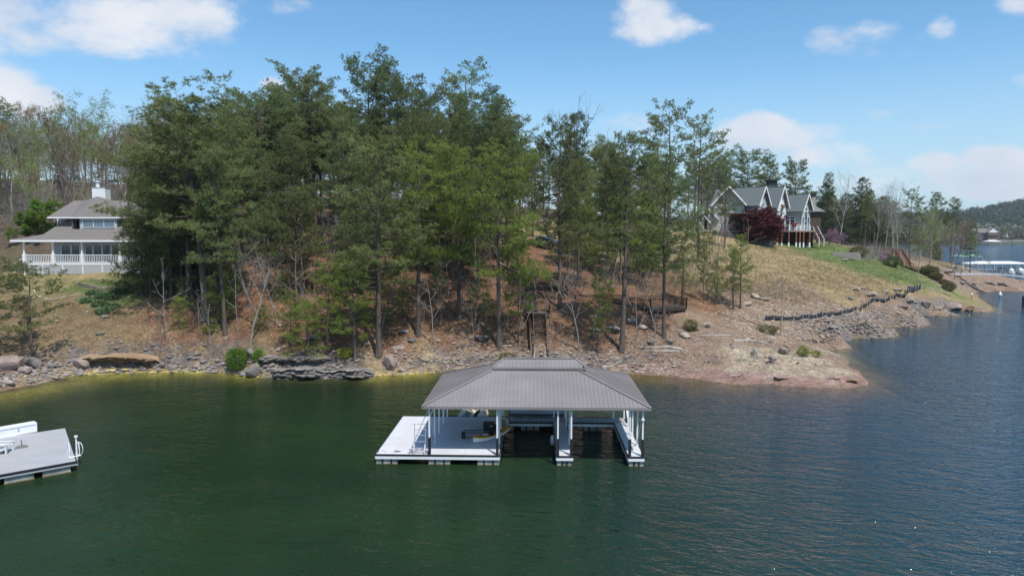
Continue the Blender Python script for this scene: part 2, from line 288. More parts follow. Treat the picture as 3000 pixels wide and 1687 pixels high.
for px, py, D, c in (
    (-300, 1000, 62, 'lit'), (-300, 850, 80, 'lit'), (-300, 700, 105, 'forest'), (-300, 560, 150, 'forest'),
    (0, 1095, 62.3, 'rub'), (0, 1020, 66.5, 'lit'), (0, 930, 73, 'lit'), (0, 860, 80, 'lit'), (0, 805, 86, 'drylawn'), (0, 680, 108, 'forest'), (0, 560, 150, 'forest'),
    (100, 1068, 65.2, 'rub'), (100, 990, 69.5, 'lit'), (100, 910, 75.5, 'lit'), (120, 845, 81.5, 'drylawn'), (150, 806, 86, 'drylawn'),
    (230, 1072, 67.2, 'rub'), (230, 1018, 68.2, 'lit'), (240, 940, 73.5, 'lit'), (240, 880, 78.5, 'lit'), (250, 835, 82.5, 'lawn'), (250, 805, 86, 'dry'),
    (350, 1070, 67.6, 'rub'), (350, 1006, 68.6, 'lit'), (350, 930, 74, 'lit'), (350, 870, 79.2, 'lawn'), (340, 830, 82.8, 'lawn'), (340, 806, 86, 'drylawn'),
    (450, 1068, 67.6, 'rub'), (450, 1006, 69, 'straw'), (450, 930, 74, 'straw'), (450, 850, 81, 'straw'), (450, 790, 88, 'straw'),
    (200, 600, 120, 'forest'), (200, 560, 150, 'forest'), (250, 540, 180, 'forest'), (100, 545, 200, 'forest'), (250, 802, 92, 'dry'), (150, 780, 97, 'forest'), (250, 720, 103, 'forest'),
    (560, 1065, 67.8, 'rub'), (560, 1000, 70, 'straw'), (580, 920, 75, 'straw'), (580, 850, 81, 'straw'), (580, 760, 91, 'straw'), (580, 670, 108, 'forest'), (550, 580, 150, 'forest'), (550, 560, 190, 'forest'),
    (700, 1058, 67.4, 'rock'), (700, 990, 70.3, 'straw'), (700, 900, 76, 'straw'), (700, 800, 85, 'straw'), (700, 700, 98, 'straw'), (700, 620, 118, 'forest'), (700, 570, 150, 'forest'),
    (850, 1060, 66.4, 'rock'), (850, 1020, 67.6, 'straw'), (850, 960, 71.5, 'straw'), (850, 850, 80, 'straw'), (850, 740, 92, 'straw'), (850, 650, 110, 'forest'), (850, 580, 150, 'forest'),
    (1000, 1060, 66.3, 'rock'), (1000, 1020, 67.8, 'straw'), (1000, 950, 72, 'straw'), (1000, 850, 80, 'straw'), (1000, 740, 92, 'straw'), (1000, 650, 110, 'forest'), (1000, 590, 150, 'forest'), (1000, 570, 200, 'forest'),
    (1150, 1056, 67.2, 'rub'), (1150, 1020, 68.8, 'straw'), (1150, 950, 72.5, 'straw'), (1150, 850, 80, 'straw'), (1150, 750, 91, 'straw'), (1150, 670, 107, 'straw'), (1150, 610, 145, 'forest'),
    (1300, 1050, 68.6, 'pale'), (1300, 1010, 70, 'straw'), (1300, 940, 73.5, 'straw'), (1300, 850, 80.5, 'straw'), (1300, 760, 91, 'straw'), (1300, 690, 106, 'straw'), (1300, 630, 140, 'forest'), (1300, 590, 200, 'forest'),
    (1450, 1050, 68.8, 'pale'), (1450, 1010, 70, 'straw'), (1450, 940, 74, 'straw'), (1450, 850, 81, 'straw'), (1450, 770, 92, 'straw'), (1450, 710, 107, 'straw'), (1450, 650, 140, 'dry'),
    (1600, 1050, 68.4, 'pale'), (1600, 1010, 69.8, 'straw'), (1600, 940, 74, 'straw'), (1600, 850, 81.5, 'straw'), (1600, 780, 93, 'straw'), (1600, 728, 112, 'straw'), (1600, 680, 135, 'dry'), (1600, 640, 170, 'forest'), (1600, 610, 220, 'forest'),
    (1750, 1050, 68.6, 'rub'), (1750, 1010, 70, 'straw'), (1750, 940, 74.5, 'straw'), (1750, 860, 82, 'straw'), (1750, 790, 94, 'straw'), (1750, 735, 112, 'dry'), (1750, 690, 135, 'dry'), (1750, 655, 170, 'forest'),
    (1900, 1060, 68.8, 'rub'), (1900, 1000, 71.5, 'rub'), (1900, 950, 75, 'straw'), (1900, 890, 80, 'straw'), (1900, 810, 93, 'straw'), (1900, 740, 113, 'dry'), (1900, 690, 138, 'dry'), (1900, 660, 170, 'forest'),
    (2050, 1070, 68, 'rub'), (2050, 1000, 73, 'rub'), (2050, 940, 78, 'rub'), (2050, 880, 85, 'straw'), (2050, 800, 99, 'dry'), (2050, 730, 122, 'dry'), (2060, 690, 140, 'dry'), (2060, 665, 150, 'lawn'), (2060, 650, 180, 'forest'),
    (2200, 1050, 70.2, 'pale'), (2200, 1000, 75.5, 'rub'), (2200, 950, 82, 'rub'), (2200, 900, 89, 'rub'), (2200, 850, 97, 'rub'), (2200, 800, 107, 'dry'), (2200, 750, 122, 'dry'), (2190, 705, 143, 'dry'), (2200, 690, 152, 'dry'), (2200, 660, 190, 'forest'),
    (2350, 1060, 70.3, 'pale'), (2360, 1022, 75.2, 'rub'), (2330, 985, 81, 'rub'), (2330, 940, 86.5, 'rub'), (2350, 890, 95.5, 'rub'), (2350, 850, 103, 'rub'), (2350, 800, 115, 'dry'), (2350, 760, 129, 'dry'), (2330, 722, 147, 'lawn'), (2350, 708, 160, 'lawn'), (2380, 700, 185, 'forest'),
    
    (2450, 975, 83, 'rub'), (2450, 935, 88.5, 'rub'), (2450, 895, 96.5, 'rub'), (2450, 860, 105, 'dry'), (2450, 810, 118, 'dry'), (2450, 765, 135, 'lawn'), (2460, 728, 152, 'lawn'), (2470, 718, 175, 'forest'), (2450, 712, 230, 'forest'), (2450, 715, 270, 'forest'),
    (2550, 945, 90, 'rub'), (2550, 910, 96, 'rub'), (2550, 870, 105, 'rub'), (2560, 840, 114, 'dry'), (2560, 790, 129, 'lawn'), (2560, 750, 147, 'lawn'), (2570, 735, 165, 'rub'), (2570, 728, 200, 'forest'),
    (2650, 925, 101, 'rub'), (2660, 890, 107, 'rub'), (2670, 860, 115, 'dry'), (2670, 820, 127, 'lawn'), (2660, 785, 142, 'lawn'), (2650, 757, 158, 'rub'), (2660, 745, 185, 'lit'),
    (2760, 905, 117, 'rub'), (2760, 875, 122, 'dry'), (2760, 850, 129, 'lawn'), (2750, 815, 142, 'drylawn'), (2730, 780, 160, 'rub'), (2740, 762, 185, 'lit'),
    (2850, 905, 120, 'rub'), (2830, 880, 126, 'drylawn'), (2820, 862, 134, 'drylawn'), (2800, 835, 146, 'rub'), (2810, 808, 162, 'rub'), (2820, 785, 185, 'rub'), (2800, 772, 215, 'lit'),
    (2900, 840, 164, 'rub'), (2900, 818, 178, 'rub'), (2970, 840, 163, 'rub'), (2970, 828, 180, 'rub'), (3050, 838, 165, 'rub'), (3050, 828, 180, 'rub')):
    g(px, py, D, c)
for px, py, z, c in ((2080, 1096, .12, 'red'), (2130, 1104, .15, 'red'), (2220, 1113, .2, 'red'), (2300, 1118, .25, 'red'), (2380, 1122, .25, 'red'), (2430, 1118, .3, 'pnkr'), (2480, 1120, .2, 'red'), (2250, 1102, .4, 'pnkr'), (2350, 1106, .45, 'pnkr'), (2150, 1088, .4, 'pale'), (2280, 1086, .6, 'pale'), (2400, 1096, .55, 'pale'), (2470, 1090, .45, 'pale')):
    x_, y_, z_ = W(px, py, z); G0.append((x_, y_, z_, c))
for px, D, z in ((2880, 215, -1.2), (2960, 205, -1.5), (3100, 205, -2.5), (2850, 262, -2.5), (2780, 300, -3), (2650, 310, -3), (2600, 340, -4), (2450, 340, -4), (2700, 340, -4), (2900, 330, -5), (2300, 340, 8), (3000, 260, -4)):
    gz(px, D, z, 'mud' if z < 0 else 'forest')
for px, D, z in ((2600, 235, 6.5), (2700, 235, 4), (2760, 240, 2.5), (-300, 230, 33), (100, 260, 32), (600, 260, 30), (1000, 260, 25), (1400, 260, 20), (1800, 260, 17), (2100, 250, 14), (100, 340, 30), (900, 340, 27), (1700, 340, 17), (-700, 110, 24), (-700, 200, 34)):
    gz(px, D, z, 'forest')
for x, y in ((0, 30), (-40, 30), (40, 30), (70, 45), (-15, 48), (15, 48), (110, 70), (150, 100), (-75, 40), (200, 150)): G0.append((x, y, -7.0, 'mud'))
GA = np.array([q[:3] for q in G0]); GC = np.array([COV[q[3]] for q in G0])
S_ = np.sqrt(((GA[:, None, :2] - GA[None, :, :2]) ** 2).sum(-1)) ; n_ = len(GA)
A_ = np.zeros((n_ + 3, n_ + 3)); A_[:n_, :n_] = S_ - np.eye(n_) * .12; A_[:n_, n_] = 1; A_[:n_, n_ + 1:] = GA[:, :2]; A_[n_:, :n_] = A_[:n_, n_:].T
RW = np.linalg.solve(A_, np.concatenate([GA[:, 2], [0, 0, 0]]))
def Zt(x, y, detail=True):
    x = np.atleast_1d(np.asarray(x, float)); y = np.atleast_1d(np.asarray(y, float)); out = np.empty(x.shape).ravel(); xf = x.ravel(); yf = y.ravel()
    for i in range(0, len(xf), 20000):
        a = xf[i:i + 20000, None]; b = yf[i:i + 20000, None]
        out[i:i + 20000] = np.sqrt((a - GA[None, :, 0]) ** 2 + (b - GA[None, :, 1]) ** 2) @ RW[:n_] + RW[n_] + RW[n_ + 1] * a[:, 0] + RW[n_ + 2] * b[:, 0]
    out = out.reshape(x.shape)
    if detail:
        k = np.clip((out + .6) / 1.2, 0.15, 1)
        out = out + k * ((fbm(x * .55, y * .55, 4, 3) - .5) * .45 + (fbm(x * 2.3, y * 2.3, 3, 8) - .5) * .16)
        bk = np.exp(-((out - 1.1) / .8) ** 2) * (out > .05); rid = 1 - np.abs(2 * fbm(x * .45, y * .9, 4, 40) - 1) * 2; out = out + bk * (np.clip(rid, -.3, 1) - .35) * .55 * np.clip((110 - y) / 30, 0, 1)
    return out
def zt(x, y): return float(Zt(x, y)[0])
_Ds = np.concatenate([np.arange(50, 110, .15), np.arange(110, 335, .5)])
def G(px, py):
    """where the line of sight through a spot of the photograph meets the ground."""
    r = ray(px, py); t = _Ds / r[1]; zz = Zt(r[0] * t, _Ds); h = HC + r[2] * t
    k = np.nonzero(h <= zz)[0]
    i = k[0] if len(k) else len(_Ds) - 1
    return Vector((r[0] * t[i], _Ds[i], zz[i]))
def cover(x, y):
    x = np.asarray(x).ravel(); y = np.asarray(y).ravel(); out = np.empty((len(x), 3))
    jx = x + (fbm(x * .5, y * .5, 3, 21) - .5) * (1.6 + 4 * np.clip((y - 70) / 20, 0, 1)); jy = y + (fbm(x * .5, y * .5, 3, 31) - .5) * (.5 + 4 * np.clip((y - 70) / 20, 0, 1))
    for i in range(0, len(x), 20000):
        d2 = (jx[i:i + 20000, None] - GA[None, :, 0]) ** 2 + (jy[i:i + 20000, None] - GA[None, :, 1]) ** 2 + .3
        wgt = d2 ** -2.2; out[i:i + 20000] = (wgt @ GC) / wgt.sum(1)[:, None]
    return out
def axis(segs):
    o = []
    for a, b, s in segs: o += list(np.arange(a, b, s))
    return np.array(o + [segs[-1][1]])
def grid_faces(nx, ny):
    i = np.arange(nx - 1)[None, :] + np.arange(ny - 1)[:, None] * nx; i = i.ravel()
    return np.stack([i, i + 1, i + nx + 1, i + nx], 1)
ax = axis([(-260, -140, 4), (-140, -62, 1.2), (-62, 72, .36), (72, 110, .8), (110, 330, 3)])
ay = axis([(40, 56, 1.5), (56, 84, .26), (84, 110, .5), (110, 180, 1.1), (180, 345, 4)])
X, Y = np.meshgrid(ax, ay); Z = Zt(X, Y)
V = np.stack([X.ravel(), Y.ravel(), Z.ravel()], 1); C = cover(X, Y)
# wet yellow sand only round the waterline on the left, darker wet stone elsewhere
me = mesh_np('ground', V, grid_faces(len(ax), len(ay)), (), smooth=True, attrs={'cover': ('FLOAT_COLOR', 'POINT', np.concatenate([C, np.ones((len(C), 1))], 1))})
def ground_mat():
    m, nt, b = new_mat('hillside_ground'); b.inputs['Roughness'].default_value = .95; b.inputs['Specular IOR Level'].default_value = .15
    at = nd(nt, 'ShaderNodeAttribute', attribute_name='cover'); geo = nd(nt, 'ShaderNodeNewGeometry'); L_ = nt.links.new
    def noise(sc, det, lo, hi, fm=.3, fM=.7, rough=.65):
        n = nd(nt, 'ShaderNodeTexNoise'); n.inputs['Scale'].default_value = sc; n.inputs['Detail'].default_value = det; n.inputs['Roughness'].default_value = rough; L_(geo.outputs['Position'], n.inputs['Vector'])
        r = nd(nt, 'ShaderNodeMapRange'); r.inputs['From Min'].default_value = fm; r.inputs['From Max'].default_value = fM; r.inputs['To Min'].default_value = lo; r.inputs['To Max'].default_value = hi; L_(n.outputs[0], r.inputs[0]); return n.outputs[0], r.outputs[0]
    col = at.outputs['Color']
    for sc, det, lo, hi in ((.6, 5, .68, 1.35), (3.5, 6, .62, 1.42), (14, 3, .7, 1.3)):
        _, f = noise(sc, det, lo, hi); x = nd(nt, 'ShaderNodeMix', data_type='RGBA'); x.blend_type = 'MULTIPLY'; x.inputs[0].default_value = 1; L_(col, x.inputs[6]); L_(f, x.inputs[7]); col = x.outputs[2]
    # green moss/grass patches, bare stone chips
    _, f = noise(.33, 7, 0, .28, .52, .66); x = nd(nt, 'ShaderNodeMix', data_type='RGBA'); L_(f, x.inputs[0]); L_(col, x.inputs[6]); x.inputs[7].default_value = (.15, .16, .06, 1)
    wet = nd(nt, 'ShaderNodeSeparateXYZ'); L_(geo.outputs['Position'], wet.inputs[0])
    dry = nd(nt, 'ShaderNodeMapRange'); dry.inputs['From Min'].default_value = 1.5; dry.inputs['From Max'].default_value = 3.0; L_(wet.outputs[2], dry.inputs[0]); mm = nd(nt, 'ShaderNodeMath', operation='MULTIPLY'); L_(f, mm.inputs[0]); L_(dry.outputs[0], mm.inputs[1]); L_(mm.outputs[0], x.inputs[0]); col = x.outputs[2]
    v = nd(nt, 'ShaderNodeTexVoronoi'); v.inputs['Scale'].default_value = 3.2; L_(geo.outputs['Position'], v.inputs['Vector'])
    vr = nd(nt, 'ShaderNodeMapRange'); vr.inputs['From Min'].default_value = .16; vr.inputs['From Max'].default_value = .1; L_(v.outputs['Distance'], vr.inputs[0])
    x = nd(nt, 'ShaderNodeMix', data_type='RGBA'); mk = nd(nt, 'ShaderNodeMath', operation='MULTIPLY'); _, f2 = noise(.5, 4, 0, .8, .5, .62); L_(vr.outputs[0], mk.inputs[0]); L_(f2, mk.inputs[1]); L_(mk.outputs[0], x.inputs[0]); L_(col, x.inputs[6]); x.inputs[7].default_value = (.5, .43, .34, 1); col = x.outputs[2]
    ns = nd(nt, 'ShaderNodeSeparateXYZ'); L_(geo.outputs['Normal'], ns.inputs[0]); st = nd(nt, 'ShaderNodeMapRange'); st.inputs['From Min'].default_value = .86; st.inputs['From Max'].default_value = .66; L_(ns.outputs[2], st.inputs[0])
    lowz = nd(nt, 'ShaderNodeMapRange'); lowz.inputs['From Min'].default_value = 3.4; lowz.inputs['From Max'].default_value = 2.2; L_(wet.outputs[2], lowz.inputs[0]); sm = nd(nt, 'ShaderNodeMath', operation='MULTIPLY'); L_(st.outputs[0], sm.inputs[0]); L_(lowz.outputs[0], sm.inputs[1])
    x = nd(nt, 'ShaderNodeMix', data_type='RGBA'); L_(sm.outputs[0], x.inputs[0]); L_(col, x.inputs[6]); _, rk = noise(1.5, 6, .5, 1.5); rc = nd(nt, 'ShaderNodeMix', data_type='RGBA'); rc.blend_type = 'MULTIPLY'; rc.inputs[0].default_value = 1; rc.inputs[6].default_value = (.22, .19, .17, 1); L_(rk, rc.inputs[7]); L_(rc.outputs[2], x.inputs[7]); col = x.outputs[2]
    L_(col, b.inputs['Base Color'])
    h1, _ = noise(2.2, 9, 0, 1, rough=.75); bp = nd(nt, 'ShaderNodeBump'); bp.inputs['Strength'].default_value = .9; bp.inputs['Distance'].default_value = .5; L_(h1, bp.inputs['Height']); L_(bp.outputs[0], b.inputs['Normal'])
    return m
me.materials.append(ground_mat())
o = bpy.data.objects.new('ground', me); link(o); tag(o, 'steep wooded hillside running down to the lake', None, None, 'structure')

# ------------------------------------------------------------ lake
wx = axis([(-6000, -400, 700), (-400, -90, 10), (-90, 120, .7), (120, 400, 10), (400, 6000, 700)])
wy = axis([(-400, 20, 30), (20, 50, 3), (50, 100, .5), (100, 280, 2.5), (280, 1000, 60), (1000, 9000, 800)])
X, Y = np.meshgrid(wx, wy); D_ = np.full(X.shape, 8.0); mk = (X > -255) & (X < 325) & (Y > 41) & (Y < 340)
D_[mk] = -Zt(X[mk], Y[mk], False)
op = 1 - np.exp(-np.clip(D_, 0, 9) * .9); op = np.clip(op, .12, 1) ** 1.0
me = mesh_np('lake_water', np.stack([X.ravel(), Y.ravel(), np.zeros(X.size)], 1), grid_faces(len(wx), len(wy)), (), smooth=True, attrs={'murk': ('FLOAT', 'POINT', op.ravel())})
def water_mat():
    m = bpy.data.materials.new('lake_water'); m.use_nodes = True; nt = m.node_tree; nt.nodes.clear(); L_ = nt.links.new
    geo = nd(nt, 'ShaderNodeNewGeometry'); at = nd(nt, 'ShaderNodeAttribute', attribute_name='murk')
    def noise(sx, sy, rot, det, rough=.55, dist=0.0):
        mp = nd(nt, 'ShaderNodeMapping'); mp.inputs['Rotation'].default_value = (0, 0, R(rot)); mp.inputs['Scale'].default_value = (sx, sy, 1)
        mp.vector_type = 'TEXTURE'; mp.inputs['Scale'].default_value = (1 / sx, 1 / sy, 1)
        L_(geo.outputs['Position'], mp.inputs[0]); n = nd(nt, 'ShaderNodeTexNoise'); n.inputs['Scale'].default_value = 1; n.inputs['Detail'].default_value = det; n.inputs['Roughness'].default_value = rough
        n.inputs['Distortion'].default_value = dist; L_(mp.outputs[0], n.inputs['Vector']); return n.outputs[0]
    def mth(op, a, b=None):
        n = nd(nt, 'ShaderNodeMath', operation=op)
        for i, v in enumerate((a, b)):
            if v is None: continue
            if isinstance(v, (int, float)): n.inputs[i].default_value = v
            else: L_(v, n.inputs[i])
        return n.outputs[0]
    def ridge(v, p): return mth('POWER', mth('SUBTRACT', 1.0, mth('ABSOLUTE', mth('SUBTRACT', mth('MULTIPLY', v, 2.0), 1.0))), p)
    big = ridge(noise(.30, .62, -14, 3, .55, .5), 1.6); mid = ridge(noise(.85, 1.7, -22, 3, .6, .4), 1.3); fine = noise(3.5, 6, -18, 2)
    gust = noise(.03, .05, 20, 3)
    sx = nd(nt, 'ShaderNodeSeparateXYZ'); L_(geo.outputs['Position'], sx.inputs[0])
    # the bank shelters the left and middle of the water from the wind
    sh = nd(nt, 'ShaderNodeMapRange', interpolation_type='SMOOTHSTEP'); sh.inputs['From Min'].default_value = -14; sh.inputs['From Max'].default_value = 26; sh.inputs['To Min'].default_value = .42; sh.inputs['To Max'].default_value = 1.15; L_(sx.outputs[0], sh.inputs[0])
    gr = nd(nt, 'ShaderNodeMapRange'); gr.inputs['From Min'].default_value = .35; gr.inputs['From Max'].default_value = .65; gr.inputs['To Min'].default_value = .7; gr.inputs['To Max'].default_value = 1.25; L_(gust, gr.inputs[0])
    amp = mth('MULTIPLY', sh.outputs[0], gr.outputs[0])
    h = mth('ADD', mth('ADD', mth('MULTIPLY', big, .17), mth('MULTIPLY', mid, .11)), mth('MULTIPLY', fine, .05)); h = mth('MULTIPLY', h, amp)
    bp = nd(nt, 'ShaderNodeBump'); bp.inputs['Strength'].default_value = 1.0; bp.inputs['Distance'].default_value = 1.0; L_(h, bp.inputs['Height'])
    fr = nd(nt, 'ShaderNodeFresnel'); fr.inputs['IOR'].default_value = 1.333; L_(bp.outputs[0], fr.inputs['Normal'])
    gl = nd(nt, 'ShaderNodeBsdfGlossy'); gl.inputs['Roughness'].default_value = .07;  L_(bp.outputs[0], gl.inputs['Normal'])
    gc = nd(nt, 'ShaderNodeMapRange', interpolation_type='SMOOTHSTEP'); gc.inputs['From Min'].default_value = -10; gc.inputs['From Max'].default_value = 32; gc.inputs['To Min'].default_value = .42; gc.inputs['To Max'].default_value = 1.0; L_(sx.outputs[0], gc.inputs[0]); gm = mth('MULTIPLY', gc.outputs[0], mth('ADD', mth('MULTIPLY', gr.outputs[0], .5), .5)); cg = nd(nt, 'ShaderNodeCombineXYZ'); [L_(gm, cg.inputs[i]) for i in range(3)]; L_(cg.outputs[0], gl.inputs['Color'])  # sky reflection painted into the gloss colour: dimmed at left, full at right
    patch = noise(.09, .12, 0, 4); pr = nd(nt, 'ShaderNodeMapRange'); pr.inputs['From Min'].default_value = .35; pr.inputs['From Max'].default_value = .65; L_(patch, pr.inputs[0])
    dc = nd(nt, 'ShaderNodeMix', data_type='RGBA'); L_(pr.outputs[0], dc.inputs[0]); dc.inputs[6].default_value = (.012, .028, .012, 1); dc.inputs[7].default_value = (.018, .040, .015, 1)
    gk = nd(nt, 'ShaderNodeMapRange', interpolation_type='SMOOTHSTEP'); gk.inputs['From Min'].default_value = -4; gk.inputs['From Max'].default_value = 30; L_(sx.outputs[0], gk.inputs[0]); dk = nd(nt, 'ShaderNodeMix', data_type='RGBA'); L_(gk.outputs[0], dk.inputs[0]); L_(dc.outputs[2], dk.inputs[6]); dk.inputs[7].default_value = (.012, .044, .072, 1)  # blue of the reflected sky painted into the body colour towards the right
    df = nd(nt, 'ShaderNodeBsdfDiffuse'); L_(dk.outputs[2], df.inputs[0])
    tr = nd(nt, 'ShaderNodeBsdfTransparent'); tr.inputs[0].default_value = (.86, .93, .78, 1)
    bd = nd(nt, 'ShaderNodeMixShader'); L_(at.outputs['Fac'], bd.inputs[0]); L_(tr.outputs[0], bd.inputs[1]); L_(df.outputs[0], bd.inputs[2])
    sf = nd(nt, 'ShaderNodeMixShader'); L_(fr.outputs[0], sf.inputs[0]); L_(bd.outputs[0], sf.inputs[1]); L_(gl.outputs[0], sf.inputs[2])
    o = nd(nt, 'ShaderNodeOutputMaterial'); L_(sf.outputs[0], o.inputs[0]); return m
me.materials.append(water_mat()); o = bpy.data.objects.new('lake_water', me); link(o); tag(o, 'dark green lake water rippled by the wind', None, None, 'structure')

# ------------------------------------------------------------ far shore hills
def far_z(x, y):
    d = np.hypot(x, y); a = np.arctan2(x, y)
    # shore at ~800 m, low hills behind, one high ridge to the right
    base = (y - 805) * .05
    ridge = np.interp((x / y), [-3, .2, .52, .62, .68, .74, .9, 3], [60, 30, 26, 30, 44, 60, 78, 60])
    hz = np.minimum(np.clip(base, -6, 22) + np.clip((y - 1000) / 600, 0, 1) ** 1.3 * ridge, 400) - np.clip((y - 1700) / 900, 0, 1) * 60
    return hz + (fbm(x * .006, y * .006, 4, 5) - .5) * 14 * np.clip((y - 830) / 200, 0, 1)
fx = np.linspace(-3200, 3200, 160); fy = axis([(760, 1000, 12), (1000, 2600, 60)])
X, Y = np.meshgrid(fx, fy); me = mesh_np('far_hills', np.stack([X.ravel(), Y.ravel(), far_z(X, Y).ravel()], 1), grid_faces(len(fx), len(fy)), (M_('far_hill_ground', (.06, .07, .035), .95, .3, .02),), smooth=True)
o = bpy.data.objects.new('far_hills', me); link(o); tag(o, 'wooded hills on the far shore of the lake', None, None, 'structure')
# ------------------------------------------------------------ tree growing
class Tubes:
    """collects limbs as cheap tapered tubes."""
    def __init__(s): s.V = []; s.F = []; s.n = 0
    def add(s, pts, rad, k=5):
        pts = np.asarray(pts, float); m = len(pts); rad = np.asarray(rad, float)
        d = np.gradient(pts, axis=0); d /= np.linalg.norm(d, axis=1)[:, None] + 1e-9
        ref = np.where(np.abs(d[:, 2:3]) < .9, [[0, 0, 1.]], [[1., 0, 0]]); a = np.cross(d, ref); a /= np.linalg.norm(a, axis=1)[:, None] + 1e-9; b = np.cross(d, a)
        t = np.arange(k) * 2 * np.pi / k
        ring = pts[:, None] + rad[:, None, None] * (a[:, None] * np.cos(t)[None, :, None] + b[:, None] * np.sin(t)[None, :, None])
        s.V.append(ring.reshape(-1, 3)); i = np.arange(m - 1)[:, None] * k; j = np.arange(k)[None]; j2 = (j + 1) % k
        s.F.append(np.stack([i + j, i + j2, i + k + j2, i + k + j], -1).reshape(-1, 4) + s.n); s.n += m * k
    def mesh(s, name, mat): return mesh_np(name, np.concatenate(s.V), np.concatenate(s.F), (mat,), smooth=True)
def blades(cen, dirs, rng, n, length, width, tintc, spread=.9, jit=.06):
    """needle sprays / leaves: n thin triangles round every centre."""
    m = len(cen); c = np.repeat(cen, n, 0) + rng.normal(0, jit, (m * n, 3)); d = np.repeat(dirs, n, 0) + rng.normal(0, spread, (m * n, 3)); d /= np.linalg.norm(d, axis=1)[:, None] + 1e-9
    s = np.cross(d, rng.normal(0, 1, (m * n, 3))); s /= np.linalg.norm(s, axis=1)[:, None] + 1e-9
    L = (length * rng.uniform(.65, 1.2, m * n))[:, None]; w = (width * rng.uniform(.7, 1.3, m * n))[:, None]
    V = np.stack([c - s * w / 2 + d * L * .1, c + s * w / 2 + d * L * .1, c + d * L], 1).reshape(-1, 3)
    t = np.clip(np.repeat(tintc, n) + rng.normal(0, .12, m * n), 0, 1)
    return V, t
def leaf_mesh(name, V, t, mat):
    F = np.arange(len(V)).reshape(-1, 3)
    return mesh_np(name, V, F, (mat,), attrs={'tint': ('FLOAT', 'FACE', t)})
BARK_P = M_('pine_bark', (.115, .09, .075), .95, .45, 5, 1.0, 9, dist=.05, stretch=(1, 1, .25))
BARK_D = M_('grey_tree_bark', (.26, .235, .21), .9, .3, 3, .5, 9, stretch=(1, 1, .3))
BARK_B = M_('brown_tree_bark', (.16, .125, .105), .9, .3, 3, .5, 9, stretch=(1, 1, .3))
BARK_W = M_('pale_tree_bark', (.30, .275, .25), .9, .25, 3, .4, 9, stretch=(1, 1, .3))
PINE = leaf_mat('pine_needles', (.08, .112, .038), (.27, .33, .115), .38)
PINE_B = leaf_mat('bright_pine_needles', (.14, .19, .035), (.34, .41, .09), .45)
PINE_O = leaf_mat('olive_pine_needles', (.10, .122, .042), (.28, .31, .105), .38)
CEDAR = leaf_mat('dark_needles', (.045, .07, .028), (.12, .15, .055), .2)
BUD = leaf_mat('spring_buds', (.22, .26, .08), (.36, .42, .13), .45)
BUD_R = leaf_mat('russet_buds', (.24, .15, .07), (.34, .24, .11), .4)
GREEN = leaf_mat('young_green_leaves', (.09, .18, .02), (.22, .34, .05), .45)
YEL = leaf_mat('yellow_green_leaves', (.18, .22, .03), (.36, .40, .06), .4)
MAPLE = leaf_mat('dark_red_leaves', (.05, .008, .010), (.13, .022, .024), .25)
PINK = leaf_mat('pink_blossom', (.30, .14, .22), (.46, .25, .36), .3)
RUST = leaf_mat('rusty_leaves', (.22, .08, .05), (.34, .15, .09), .3)
OLV = leaf_mat('olive_shrub_leaves', (.12, .12, .04), (.24, .22, .08), .3)
GLOBE = leaf_mat('brown_green_leaves', (.10, .09, .035), (.19, .16, .07), .3)

